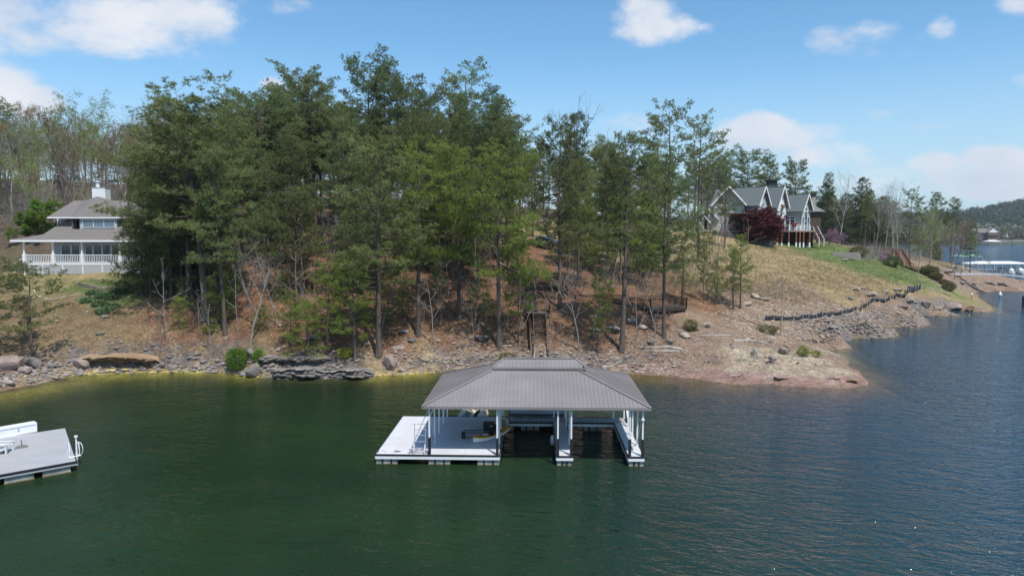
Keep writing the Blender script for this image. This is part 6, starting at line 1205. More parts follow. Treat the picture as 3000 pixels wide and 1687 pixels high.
# lower deck
ld = empty('lower_deck', (0, 0, 0), 0, 'dark railed timber deck on posts beside the leaning pine', 'deck')
zd2 = 4.98; c0 = Vector((XD(1907, 77), 77.0, zd2)); c1 = Vector((XD(2013, 79.3), 79.3, zd2)); c3 = Vector((XD(1846, 80.2), 80.2, zd2)); c2 = c1 + (c3 - c0)
boards(ld, c0, c1, c3, 18, WD2)
for a, b in ((c0, c1), (c1, c2), (c0, c3), (c3, c2)): railing(ld, a, b, WD, posts=True, step=.17); MB().bar(a - Vector((0, 0, .2)), b - Vector((0, 0, .2)), .07, .3).build('rim_joist', WD, ld)
for q in (c0.lerp(c2, .04), c0.lerp(c1, .5), c1.lerp(c3, .04), c3, c2): MB().box(q.x - .1, q.x + .1, q.y - .1, q.y + .1, zt(q.x, q.y) - .5, zd2 - .05).build('support_post', WD, ld)

# ------------------------------------------------------------ parked pickup
VW = M_('white_car_paint', (.75, .76, .78), .25, .02, 2, spec=.6); VD = M_('dark_trim_plastic', (.03, .03, .035), .5, .1, 4); CH = M_('chrome', (.6, .6, .62), .2, .02, 2, metal=.9); TY = M_('tyre_rubber', (.02, .02, .02), .9, .2, 8)
xv = XD(1592, 112); pv = Vector((xv, 112, zt(xv, 112)))
vh = empty('pickup_truck', pv, R(-28), 'white crew-cab pickup truck parked among the pines above the stairs', 'truck')
# local: +x forward, length 5.6
m = MB(); prof = [(-2.8, .55), (2.7, .50), (2.82, .8), (2.78, 1.12), (1.25, 1.22), (-2.8, 1.18)]; m.prism(prof, -.95, .95); m.build('body', VW, vh)
m = MB(); m.prism([(-2.8, .40), (2.7, .40), (2.8, .56), (-2.8, .56)], -.96, .96); m.build('lower_trim', VD, vh)
def cab(w0, w1, P_, mat, name):
    m = MB(); vs = [(x, -w0 if z < 1.3 else -w1, z) for x, z in P_] + [(x, w0 if z < 1.3 else w1, z) for x, z in P_]; n = len(P_)
    m.add(vs, [tuple(range(n)), tuple(range(2 * n - 1, n - 1, -1))] + [(i, i + n, (i + 1) % n + n, (i + 1) % n) for i in range(n)]); return m.build(name, mat, vh)
cab(.92, .74, [(-1.15, 1.18), (1.35, 1.2), (.55, 1.78), (-.85, 1.80)], GL, 'windows')
cab(.90, .76, [(.52, 1.75), (.38, 1.86), (-.8, 1.88), (-.9, 1.76)], VW, 'cab_roof')
for s in (-1, 1):
    for (a, b) in (((1.35, 1.2), (.52, 1.79)), ((.25, 1.2), (.1, 1.8)), ((-.5, 1.2), (-.5, 1.8)), ((-1.18, 1.18), (-.88, 1.8))):
        MB().bar((a[0], s * .935, a[1]), (b[0], s * .755, b[1]), .07, .07).build('pillar', VW, vh)
    MB().box(-.2, 1.2, s * .955 - .01, s * .955 + .01, .6, 1.17).build('door', VW, vh); MB().box(-1.1, -.25, s * .955 - .01, s * .955 + .01, .6, 1.17).build('door', VW, vh)
    MB().box(1.1, 1.3, s * 1.0 - .1, s * 1.0 + .1, 1.22, 1.4).build('mirror', VD, vh); MB().box(2.7, 2.84, s * .72 - .18, s * .72 + .18, .88, 1.08).build('headlight', CH, vh)
    for x in (1.75, -1.75):
        w = MB().tube([(x, s * .72, .40), (x, s * .98, .40)], .41, 18).build('wheel', TY, vh); MB().tube([(x, s * .985, .40), (x, s * 1.0, .40)], .24, 12).build('rim', CH, w); MB().tube([(x + math.cos(a) * .49, s * .965, .42 + math.sin(a) * .49) for a in np.linspace(-.2, math.pi + .2, 10)], .05, 5).build('arch', VD, w)
MB().box(2.78, 2.88, -.5, .5, .72, 1.1).build('grille', VD, vh); MB().box(2.74, 2.98, -.95, .95, .46, .68).build('bumper', VD, vh); MB().box(-2.7, -1.25, -.8, .8, 1.17, 1.2).build('bed_opening', VD, vh)

# ------------------------------------------------------------ silt fence
FB = M_('black_silt_fabric', (.018, .02, .027), .75, .4, 2, .8, 6); STK = M_('pale_wood_stake', (.50, .47, .42), .8, .15, 5)
def silt(pts, label, ht):
    fn = empty('silt_fence', (0, 0, 0), 0, label, 'silt fence'); P3 = []
    for (px, py) in pts: q = G(px, py); P3.append(q)
    V = []; _hh = [random.Random(i * 7 + 1).random() for i in range(60)]
    k = len(P3); ns = 5; m = MB(); rg = random.Random(3)
    for i in range(k - 1):
        for j in range(ns if i < k - 2 else ns + 1):
            t = j / ns; q = P3[i].lerp(P3[i + 1], t); sag = math.sin(t * math.pi) * ht * (.05 + .3 * _hh[i]); z = zt(q.x, q.y)
            off = Vector((0, -1, 0)) * math.sin(t * math.pi) * .04
            V.append(((q.x, q.y, z - .1), (q.x + off.x, q.y + off.y - .05, z + ht * .45), (q.x, q.y + .08 * math.sin(i * 2.1 + t * 7), z + ht - sag)))
    for r_ in V: m.v += list(r_)
    for i in range(len(V) - 1):
        for j in range(2): a = i * 3 + j; m.f.append((a, a + 3, a + 4, a + 1))
    ob = m.build('fabric', FB, fn, smooth=True); so = ob.modifiers.new('t', 'SOLIDIFY'); so.thickness = .02
    for i, q in enumerate(P3):
        z = zt(q.x, q.y); tl = rg.uniform(-.22, .22); MB().bar((q.x, q.y - .1, z - .2), (q.x + tl, q.y - .12, z + ht + .18), .04).build('stake', STK, fn)
silt([(2240, 941), (2266, 938), (2292, 941), (2324, 941), (2350, 937), (2371, 934), (2394, 933), (2407, 928), (2422, 929), (2438, 925), (2463, 924), (2478, 919), (2497, 915), (2509, 910), (2524, 905), (2541, 898), (2546, 893), (2558, 885), (2576, 886), (2592, 888), (2606, 880), (2624, 875), (2638, 872), (2652, 870), (2660, 866)], 'sagging black silt fence on pale stakes across the stony slope', .62)
silt([(2657, 862), (2666, 857), (2682, 854), (2688, 852), (2697, 851)], 'short upper end of black silt fence with stakes on the grass', 1.1)

# ------------------------------------------------------------ walls, steps and decks on the green lawn
RD = empty('reddish_deck', (0, 0, 0), 0, 'low reddish timber deck with a railing at the top of the green lawn', 'deck')
za = G(2535, 753).z + .2; A = Vector((XD(2532, 152), 152, za + .5)); B = Vector((XD(2612, 148), 148, za + .3)); Dv = Vector((0, 5, 0))
boards(RD, A, B, A + Dv, 12, WD3); railing(RD, A, B, WD3, .95, .3, w=.06); railing(RD, B, B + Vector((1.6, .5, 0)), WD3, .95, .3, w=.06); railing(RD, A + Dv, B + Dv, WD3, .95, .3, w=.06); MB().slab([A - Vector((0, 0, .05)), A - Vector((0, 0, 1.4)), B - Vector((0, 0, 1.4)), B - Vector((0, 0, .05))], .1).build('skirt', WD3, RD)
RS = empty('reddish_steps', (0, 0, 0), 0, 'reddish timber steps with a sloping rail going down to the right of the lawn', 'steps')
p0 = Vector((XD(2630, 147), 147, za + .4)); p1 = Vector((XD(2655, 141), 141, G(2652, 788).z + .3)); n = 12; pr_ = Vector((.9, .3, 0))
for i in range(n): q = p0.lerp(p1, i / n); MB().slab([q - pr_, q - pr_ + Vector((0, .4, 0)), q + pr_ + Vector((0, .4, 0)), q + pr_], .06).build('tread', WD3, RS)
for s in (-1, 1): railing(RS, p0 + pr_ * s, p1 + pr_ * s, WD3, 1.0, .3, w=.06)
R2 = empty('lower_reddish_steps', (0, 0, 0), 0, 'lower flight of reddish timber steps down to the gangway', 'steps')
p2 = G(2710, 806); railing(R2, p1 + Vector((.5, -.5, 0)), p2, WD3, .9, .3, w=.06); railing(R2, p1 + Vector((.5, 1.2, 0)), p2 + Vector((0, 1.6, 0)), WD3, .9, .3, w=.06)
for i in range(14): q = (p1 + Vector((.5, -.4, 0))).lerp(p2, i / 14); MB().slab([q, q + Vector((.35, 0, 0)), q + Vector((.35, 1.5, 0)), q + Vector((0, 1.5, 0))], .05).build('tread', WD3, R2)
SW = empty('stacked_block_wall', (0, 0, 0), 0, 'low pale stacked-block retaining wall at the end of the green lawn', 'wall'); rg = random.Random(4)
BLKM = M_('pale_block', (.40, .37, .33), .9, .2, 4, .3)
q0 = G(2438, 750); q1 = G(2502, 757); q1.y = q0.y - 3; n = 14
for r_ in range(6):
    for i in range(n):
        t = (i + (r_ % 2) * .5) / n; q = q0.lerp(q1, min(t, .97)); w_ = (q1 - q0).length / n
        MB().box(q.x, q.x + w_ * .95, q.y + r_ * .06, q.y + r_ * .06 + .35, q0.z - .6 + r_ * .21, q0.z - .6 + r_ * .21 + .19).build('block', BLKM, SW)
FW = empty('wooden_fence_steps', (0, 0, 0), 0, 'dark wooden rail beside steps under the pink flowering tree', 'railing'); q = G(2400, 728); railing(FW, q + Vector((0, 3, 0)), q + Vector((3.2, .5, -.8)), WD, 1.0, .35, w=.06)
PB = empty('pink_shrub', G(2586, 768), 0, 'small pink flowering shrub against the reddish deck', 'shrub'); a_, b_, _ = bushy('pink_shrub', 3, .6, .6, 220, .2, PINK); part_of(PB, 'stem', a_); part_of(PB, 'leaves', b_)
def shrub(px, py, rx, rz, mat, label, n=600, leaf=.2, seed=1, name='shrub', **k):
    p = G(px, py); a_, b_, _ = bushy('s%d_%d' % (px, py), seed, rx, rz, n, leaf, mat, **k); e = empty(name, p - Vector((0, 0, .1)), seed, label, 'shrub'); part_of(e, 'stem', a_); part_of(e, 'leaves', b_); return e
shrub(2512, 752, 2.0, 1.1, OLV, 'pale green rounded shrub on the lawn beside the block wall', 900, seed=1)
shrub(2614, 782, 1.5, 1.15, PINE, 'dark green bush in front of the reddish deck', 800, seed=2)
shrub(2722, 810, 1.5, 1.0, OLV, 'spiky grey-green shrub near the end of the gangway', 700, .4, seed=3)
shrub(2740, 822, 1.3, .75, GLOBE, 'brown-green rounded bush uppermost of three on the grassy point', 800, seed=4)
shrub(2765, 836, 1.05, .6, GLOBE, 'smaller brown-green bush in the middle of three on the grassy point', 600, .16, seed=5)
shrub(2778, 853, 1.15, .85, GLOBE, 'round brown-green bush lowest of three on the grassy point', 900, .16, seed=6)
shrub(695, 1082, 1.05, 1.15, GREEN, 'bright green bush at the yellow waterline below the shady bank', 900, .16, seed=7)
shrub(757, 1055, .55, .6, GREEN, 'small bright green bush leaning from the dark rocks', 300, .14, seed=8)
shrub(1012, 1045, .8, .45, YEL, 'yellow-green leafy spray over the dark rock ledges', 260, .16, seed=9)
shrub(660, 905, .8, .7, GREEN, 'green bush in the shade of the broad pine', 400, .14, seed=10)
shrub(618, 975, .9, .45, YEL, 'yellow-green low bush in the shady hollow', 300, .14, seed=11)
shrub(2022, 968, .75, .65, OLV, 'olive yellow bush below the corner of the lower deck', 600, .10, seed=12)
shrub(2250, 975, 1.2, .5, OLV, 'brown-green low brush at the foot of the lone bare sapling', 500, .12, seed=13)
shrub(2352, 1040, .6, .45, YEL, 'yellow-green sprig near the tip of the stony point', 200, .14, seed=14)
shrub(2392, 1045, .4, .35, YEL, 'smaller yellow-green sprig right on the stony point', 120, .12, seed=15)
shrub(1485, 1052, .8, .3, OLV, 'low olive brush on the pale bank left of the stair foot', 300, .10, seed=16)
shrub(2205, 695, 1.6, .5, OLV, 'low clipped hedge below the red maple', 500, .2, seed=17)
shrub(1640, 690, 1.2, .8, OLV, 'olive brush right of the pickup', 300, .2, seed=18)
for i, (px, py) in enumerate(((275, 862), (300, 868), (255, 885), (330, 875), (290, 895), (325, 905), (345, 860), (305, 915))):
    shrub(px, py, .8, .22, leaf_mat('bluish_grass_%d' % i, (.08, .14, .05), (.17, .26, .12), .3), ['broad', 'narrow', 'ragged', 'low', 'thick', 'short', 'upright', 'drooping'][i] + ' clump of blue-green grass on the terraced lawn, ' + ['upper left', 'middle', 'left', 'right', 'lower middle', 'lower right', 'upper right', 'lowest'][i] + ' of the clumps', 200, .22, seed=20 + i, name='grass_clump')

# ------------------------------------------------------------ far right: gangway, boathouses, boats, far shore
FG = empty('truss_gangway', (0, 0, 0), 0, 'long arched aluminium truss gangway leading off to the right from the rocky point', 'gangway')
a = Vector((XD(2762, 163), 163, P(2762, 806, 163)[2])); b = Vector((XD(3060, 152), 152, P(3060, 817, 152)[2])); n = 12; N2 = Vector((0, 1.3, 0))
def arc(t, s=0): q = a.lerp(b, t) + N2 * s; q.z += math.sin(t * math.pi) * .55; return q
for i in range(n):
    MB().slab([arc(i / n), arc((i + 1) / n), arc((i + 1) / n, 1), arc(i / n, 1)], .08).build('deck_panel', WHT, FG)
    for s in (0, 1):
        MB().bar(arc(i / n, s), arc((i + 1) / n, s), .07, .32).build('side_beam', WHT, FG); MB().bar(arc(i / n, s) + Vector((0, 0, 1.15)), arc((i + 1) / n, s) + Vector((0, 0, 1.15)), .07).build('handrail', GALV, FG)
        MB().bar(arc(i / n, s), arc(i / n, s) + Vector((0, 0, 1.15)), .06).build('upright', GALV, FG); MB().bar(arc(i / n, s) + Vector((0, 0, .1)), arc((i + 1) / n, s) + Vector((0, 0, 1.1)), .04).build('diagonal', GALV, FG)
def boathouse(name, label, px0, px1, pr0, pr1, py_e, py_r, D, mat, deep, zw=.5, posts=5):
    H = empty(name, (XD(px0, D), D, 0), 0, label, 'boathouse'); Wd = XD(px1, D) - XD(px0, D); r0 = XD(pr0, D) - XD(px0, D); r1 = XD(pr1, D) - XD(px0, D); ze_ = P(1500, py_e, D)[2]; zr = P(1500, py_r, D + deep / 2)[2]
    q = [(0, 0, ze_), (Wd, 0, ze_), (Wd, deep, ze_), (0, deep, ze_)]; t0, t1 = (r0, deep / 2, zr), (r1, deep / 2, zr)
    MB().slab([q[0], q[1], t1, t0], .08).build('roof_slope', mat, H); MB().slab([q[2], q[3], t0, t1], .08).build('roof_slope', mat, H); MB().slab([q[3], q[0], t0], .08).build('roof_slope', mat, H); MB().slab([q[1], q[2], t1], .08).build('roof_slope', mat, H)
    for i in range(posts):
        for y in (.2, deep - .2): x = .2 + (Wd - .4) * i / (posts - 1); MB().box(x - .08, x + .08, y - .08, y + .08, .0, ze_).build('post', GALV, H)
    MB().box(0, Wd, deep - 1.3, deep - .04, .25, zw).build('deck', DECK, H); MB().box(0, .9, .02, deep - 1.35, .25, zw).build('deck', DECK, H); MB().box(Wd - .9, Wd, .02, deep - 1.35, .25, zw).build('deck', DECK, H); MB().box(0, Wd, .05, .25, .0, .24).build('float', FLOAT, H)
    return H
WR = M_('bright_white_metal_roof', (.80, .80, .80), .4, .03, 1); GR_ = M_('green_metal_roof', (.22, .42, .34), .4, .05, 1)
boathouse('white_roofed_boathouse', 'boathouse with a bright white metal roof at the right edge, beyond the truss gangway', 2862, 3035, 2892, 2985, 773, 765, 232, WR, 9, posts=8)
MB().box(XD(2833, 234), XD(2864, 234) - .1, 234, 236, P(1500, 772, 234)[2] - .25, P(1500, 772, 234)[2]).build('white_walkway', WR, None, label='flat white walkway joining the white boathouse to the green one', cat='walkway')
boathouse('green_roofed_boathouse', 'boathouse with a pale green metal roof behind the last trees of the point', 2818, 2878, 2826, 2858, 752, 744.5, 300, GR_, 9, posts=4)
def boat(name, label, px, py, D, L, mat, cover, cat='boat', rz=0):
    e = empty(name, (XD(px, D), D, 0.0), rz, label, cat); m = MB()
    for i, (t, w_) in enumerate(((0, .8), (.3, 1.1), (.7, 1.0), (1, .25))):
        x = (t - .5) * L; m.v += [(x, -w_, .75), (x, -w_ * .55, -.1), (x, w_ * .55, -.1), (x, w_, .75)]
    for i in range(3):
        for j in range(3): k = i * 4 + j; m.f.append((k, k + 1, k + 5, k + 4))
    m.f.append((0, 3, 2, 1)); m.f.append((12, 13, 14, 15)); [m.f.append((i * 4, i * 4 + 4, i * 4 + 7, i * 4 + 3)) for i in range(3)]
    m.build('hull', mat, e); c = MB(); c.tube([(-.42 * L, 0, .72), (-.2 * L, 0, .95), (.05 * L, 0, 1.25), (.2 * L, 0, .95), (.42 * L, 0, .76)], [.3, .75, .7, .5, .15], 10); c.build('cover' if cover is not WHT else 'deck', cover, e); MB().box(-.5 * L - .35, -.5 * L, -.25, .25, .1, 1.15).build('outboard', cover if cover is WHT else BLK, e); return e
CV = M_('grey_boat_cover', (.30, .31, .34), .8, .1, 2)
boat('covered_boat', 'boat under a grey cover inside the white-roofed boathouse', 2935, 790, 236, 5.2, WHT, CV, rz=.05); boat('white_boat', 'white boat at the right end of the white-roofed boathouse', 2988, 790, 232, 4.0, WHT, WHT, rz=1.3)
boat('jet_ski', 'small white watercraft between the boats in the white-roofed boathouse', 2962, 793, 229, 2.4, WHT, WHT, 'watercraft', 1.2)
FH = empty('far_house', (XD(2903, 850), 850, 0), 0, 'far house with a white gable on the opposite shore beside a pale drive', 'house'); zb = P(1500, 700, 850)[2]; zg = P(1500, 681, 850)[2]; zp = P(1500, 669, 850)[2]
MB().box(-6, 6, 0, 9, zb - 2, zg).build('wall', M_('far_house_wall', (.2, .17, .15), .9), FH); MB().add([(-6.4, -.2, zg), (6.4, -.2, zg), (.2, -.2, zp + .1), (-6.4, .3, zg), (6.4, .3, zg), (.2, .3, zp + .1)], [(0, 1, 2), (5, 4, 3), (0, 3, 4, 1), (1, 4, 5, 2), (2, 5, 3, 0)]).build('gable', WTR, FH)
for s in (-1, 1): c_ = [(s * 7, -.5, zg - .4), (0, -.5, zp + .3), (0, 9, zp + .3), (s * 7, 9, zg - .4)]; MB().slab(c_ if s > 0 else c_[::-1], .3).build('roof_slope', SHG, FH)
MB().slab([(-17, 3, zg - .5), (-4, 3, zg - .5), (-1.5, 8, zp), (-14, 8, zp)], .3).build('roof_slope', SHG, FH); MB().box(-16, -6.1, 4, 9, zb - 2, zg - .5).build('wing_wall', M_('far_house_dark', (.07, .06, .05), .9), FH)
for i in range(6): MB().box(-5.6 + i * 2.2, -5.2 + i * 2.2, -2, -1.6, zb - 2, zg - .2).build('post', BRN, FH)
MB().box(-6, 6, -2, -.1, zg - 3.2, zg - 2.9).build('balcony', BRN, FH); MB().box(-1.2, .2, 6, 7.5, zp - 1, zp + 2.2).build('chimney', STN, FH)
# pale drive on the far shore
m = MB(); pts = [(2908, 690), (2935, 694), (2960, 690), (2985, 682), (3030, 672), (3100, 660)]
V = []
for px, py in pts:
    r = ray(px, py); D = 840.0
    for _ in range(400):
        t = D / r[1]
        if HC + r[2] * t <= float(far_z(np.array([r[0] * t]), np.array([D]))[0]) + .6: break
        D += 2
    V.append(Vector((r[0] * D / r[1], D, 0)))
for i, q in enumerate(V):
    for s in (-3.5, 3.5): y_ = q.y + s * 3; m.v.append((q.x, y_, float(far_z(np.array([q.x]), np.array([y_]))[0]) + .9))
for i in range(len(V) - 1): m.f.append((i * 2, i * 2 + 2, i * 2 + 3, i * 2 + 1))
tag(m.build('road', M_('pale_gravel_drive', (.55, .50, .43), .9, .1, .1)), 'pale gravel drive climbing the far shore', None, None, 'structure')
boathouse('far_boathouse', 'far boathouse with a pale roof on the opposite shore', 2895, 2930, 2903, 2922, 708, 703, 800, WR, 14); boathouse('far_boathouse', 'wide dark-roofed boathouse on the opposite shore left of centre of the pair', 2928, 2962, 2935, 2955, 708, 703.5, 802, SHG, 14)
boathouse('far_boathouse', 'rightmost dark-roofed boathouse on the opposite shore', 2966, 3030, 2975, 3015, 707.5, 703, 798, SHG, 14)
by = empty('white_buoy', W(2930, 866, 0), 0, 'small white buoy floating off the rocky shore at the right', 'buoy'); MB().tube([(0, 0, -.2), (0, 0, 0), (0, 0, .3), (0, 0, .55), (0, 0, .8), (0, 0, .85)], [.1, .34, .38, .2, .12, .03], 12).build('float', WHT, by, smooth=True); MB().tube([(0, 0, .84), (0, 0, 1.1)], .03, 6).build('ring', GALV, by)
pl = empty('dark_piling', W(2997, 900, 0), 0, 'dark mooring piling at the right edge of the picture', 'piling'); MB().cyl((0, 0, -1), .22, 2.9, 10).build('pole', BLK, pl); MB().cyl((0, 0, 1.9), .26, .12, 10).build('cap', KB, pl)
gl_ = empty('path_lamp', G(2846, 878), 0, 'white globe lamp on the grass at the tip of the second point', 'lamp'); MB().cyl((0, 0, 0), .05, .7, 8).build('stem', KB, gl_); MB().tube([(0, 0, .68), (0, 0, .78), (0, 0, .95), (0, 0, 1.08)], [.05, .2, .2, .04], 12).build('globe', WHT, gl_, smooth=True)
# far woods as one mass
rng = np.random.default_rng(8); nT = 15000; x = rng.uniform(380, 1500, nT); y = 815 + 1500 * rng.random(nT) ** 1.7; x = x * (y / 1100) ** .5; ok = (x / y > .42) & (x / y < .95) & ~((np.abs(x - XD(2925, 850)) < 48) & (y < 885)); x, y = x[ok], y[ok]
z = far_z(x, y); hT = rng.uniform(9, 17, len(x)); near = y < 1020
FGW = leaf_mat('far_spring_leaves', (.07, .09, .035), (.15, .17, .07), .15)
FPW = leaf_mat('far_pine_leaves', (.05, .07, .03), (.075, .10, .04), .1)
def far_mass(sel, name, mats, lab, fat):
    Vs, Ts = [], []; X_, Y_, Z_, H_ = x[sel], y[sel], z[sel], hT[sel]; k = 34; n = len(X_)
    d = rng.normal(0, 1, (n, k, 3)); d /= np.linalg.norm(d, axis=2)[..., None]; d *= rng.uniform(.5, 1, (n, k, 1)) * np.array([fat, fat, .45]); c = np.stack([X_, Y_, Z_ + H_ * .55], 1)[:, None] + d * H_[:, None, None]
    s = rng.normal(0, 1, (n, k, 3, 3)) * 1.15; V = (c[:, :, None] + s).reshape(-1, 3); t = np.repeat(rng.random(n), k); me = leaf_mesh(name, V, t, mats); o = bpy.data.objects.new(name, me); link(o); tag(o, lab, 'woodland', None, 'stuff')
sel = rng.random(len(x))
far_mass((~near) & (sel < .85), 'far_pine_woods', FPW, 'dark pine woods covering the far ridge', .24); far_mass(near & (sel < .28), 'far_green_woods', FGW, 'spring green woods along the far shore', .34)
far_mass(near & (sel > .6), 'far_dark_woods', CEDAR, 'dark pines among the woods along the far shore', .25)
BRM = leaf_mat('far_grey_twigs', (.22, .18, .16), (.34, .29, .26), .1); far_mass((near & (sel > .26) & (sel < .75)), 'far_bare_woods', BRM, 'bare grey woods along the far shore', .3)

# ------------------------------------------------------------ rocks
SND = M_('tan_sandstone', (.36, .255, .165), .95, .3, 1.3, .8, 5, dirt=.7, dirt_col=(.20, .11, .05), stretch=(1, 1, .4), dist=.06)
GRY = M_('grey_sandstone', (.23, .205, .19), .95, .5, 1.3, 1.0, 6, dirt=.7, dirt_col=(.09, .08, .07), dist=.06)
PAL = M_('pale_limestone', (.37, .31, .25), .95, .5, 1.1, .7, 6, dirt=.5, dirt_col=(.28, .23, .17), dist=.05)
PNK = M_('pinkish_boulder', (.30, .235, .205), .95, .4, 1.1, .7, 6, dirt=.4, dirt_col=(.16, .13, .12), dist=.05)
RED = M_('red_shale', (.30, .205, .18), .95, .3, 1.3, .8, 6, dirt=.5, dirt_col=(.42, .34, .30), stretch=(1, 1, .4), dist=.06)
YEL_R = M_('yellow_stained_rock', (.50, .42, .20), .9, .2, 1.6, .6, 6, dist=.04)
import bmesh
def rock_mesh(name, seed, mat, sub=3, rough=.55, layered=0., boxy=.5):
    bm = bmesh.new(); bmesh.ops.create_icosphere(bm, subdivisions=sub, radius=1); rg = np.random.default_rng(seed); P_ = np.array([v.co[:] for v in bm.verts])
    nrm = rg.normal(0, 1, (14, 3)); nrm /= np.linalg.norm(nrm, axis=1)[:, None]; cut = rg.uniform(.42, .85, 14)
    for n_, c_ in zip(nrm, cut):
        d = P_ @ n_; P_ = P_ - np.maximum(d - c_, 0)[:, None] * n_ * .96
    P_ = np.sign(P_) * np.abs(P_) ** (1 - boxy * .3)
    q = (fbm(P_[:, 0] * 2.2 + seed * 7, P_[:, 1] * 2.2 + P_[:, 2] * 1.7, 4, seed) - .5) * rough; P_ *= (1 + q)[:, None]
    if layered: 
        l = np.floor(P_[:, 2] * 4 + fbm(P_[:, 0], P_[:, 1], 2, seed) * 1.5); P_[:, :2] *= (1 + layered * (_h(l.astype(int), l.astype(int) * 0, seed) - .5))[:, None]
    if sub > 4:
        P_[:, 2] += (fbm(P_[:, 0] * 3 + seed, P_[:, 1] * 3, 4, seed + 3) - .5) * .7; P_ *= (1 + (fbm(P_[:, 0] * 9 + P_[:, 2] * 3, P_[:, 1] * 9 - P_[:, 2] * 5, 3, seed + 5) - .5) * .22)[:, None]
    for v, p in zip(bm.verts, P_): v.co = p
    me = bpy.data.meshes.new(name); bm.to_mesh(me); bm.free(); me.materials.append(mat)
    if sub > 2: 
        me.polygons.foreach_set('use_smooth', [True] * len(me.polygons)); 
        try: me.set_sharp_from_angle(angle=R(32))
        except Exception: pass
    return me
def ledge_mesh(name, seed, mat, layers=6, hump=0.):
    """a bedded outcrop: ragged courses of rock, each standing a little proud of or behind the next."""
    rg = np.random.default_rng(seed); nx = 90; xs = np.linspace(-1, 1, nx); env = (1 - np.abs(xs) ** (3 + 3 * rg.random())) ** .6
    env = env * (.75 + .5 * fbm(xs * 2 + seed, xs * 0, 3, seed)); prof = []; z = -.35; t = rg.uniform(.6, 1.4, layers); t = t / t.sum() * 1.35
    for i in range(layers):
        o = -.55 - .5 * rg.random() - .35 * (i / layers if not hump else -i / layers * hump)
        for k, f in enumerate((.06, .5, .94)):
            bulge = .10 * (k == 1); n_ = (fbm(xs * 5 + i * 3.7 + seed, xs * 0 + i + k * .3, 4, seed + i) - .5) * .85
            prof.append((o - bulge + n_, z + t[i] * f + (fbm(xs * 3, xs * 0 + i * 2, 3, seed + 50 + i) - .5) * .12))
        z += t[i]
    for k, yy in enumerate((-.35, .1, .6, 1.1)): prof.append((yy + (fbm(xs * 4, xs * 0 + k, 3, seed + 9) - .5) * .3, z + .05 * (k < 2) - .12 * k + (fbm(xs * 6, xs * 0 + k * 1.3, 4, seed + 70) - .5) * .28))
    prof.append((1.3 + xs * 0, -.5 + xs * 0)); P_ = []
    for y_, z_ in prof:
        z2 = np.where(z_ > 0, z_ * env, z_); P_.append(np.stack([xs + (fbm(xs * 9, z_ * 4, 2, seed) - .5) * .04, y_ * (.35 + .65 * env), z2], 1))
    V = np.concatenate(P_); me = mesh_np(name, V, grid_faces(nx, len(prof)), (mat,), smooth=True)
    try: me.set_sharp_from_angle(angle=R(38))
    except Exception: pass
    return me
RM = {k: [rock_mesh('rock', 10 * j + i, m, 3, layered=ly) for i in range(4)] for j, (k, m, ly) in enumerate((('snd', SND, .1), ('gry', GRY, .12), ('pal', PAL, 0), ('pnk', PNK, 0), ('red', RED, .1), ('yel', YEL_R, 0)))}
LED = {k: [ledge_mesh('ledge', 90 + 7 * j + i, m, 5 if k in ('gry', 'snd') else 3, 0 if k in ('gry', 'snd') else 1.6) for i in range(3)] for j, (k, m) in enumerate((('gry', GRY), ('snd', SND), ('red', RED), ('pal', PAL)))}
rr = random.Random(9)
def rock(px, py, wpx, hpx, kind, label, name='boulder', group=None, ledge=False, depth=1.0, rz=None, sink=.3, tilt=0):
    p = G(px, py); s = p.y * 1.002 / FOC; w_ = wpx * s / 2 ; h = hpx * s / 2; me = rr.choice((LED if ledge else RM)[kind if not (ledge and kind == 'pnk') else 'pal']); o = bpy.data.objects.new(name, me); link(o)
    o.scale = (w_, w_ * .75, h * 1.15) if not ledge else (w_, depth, h * 1.7); o.rotation_euler = ((rr.uniform(-.15, .15) + tilt) * (not ledge), rr.uniform(-.1, .1) * (not ledge), rr.uniform(-.5, .5) if rz is None else rz); o.location = (p.x, p.y + w_ * .2, p.z + h * (1 - sink)) if not ledge else (p.x, p.y + .5 * depth, p.z - .05); return tag(o, label, 'rock', group)
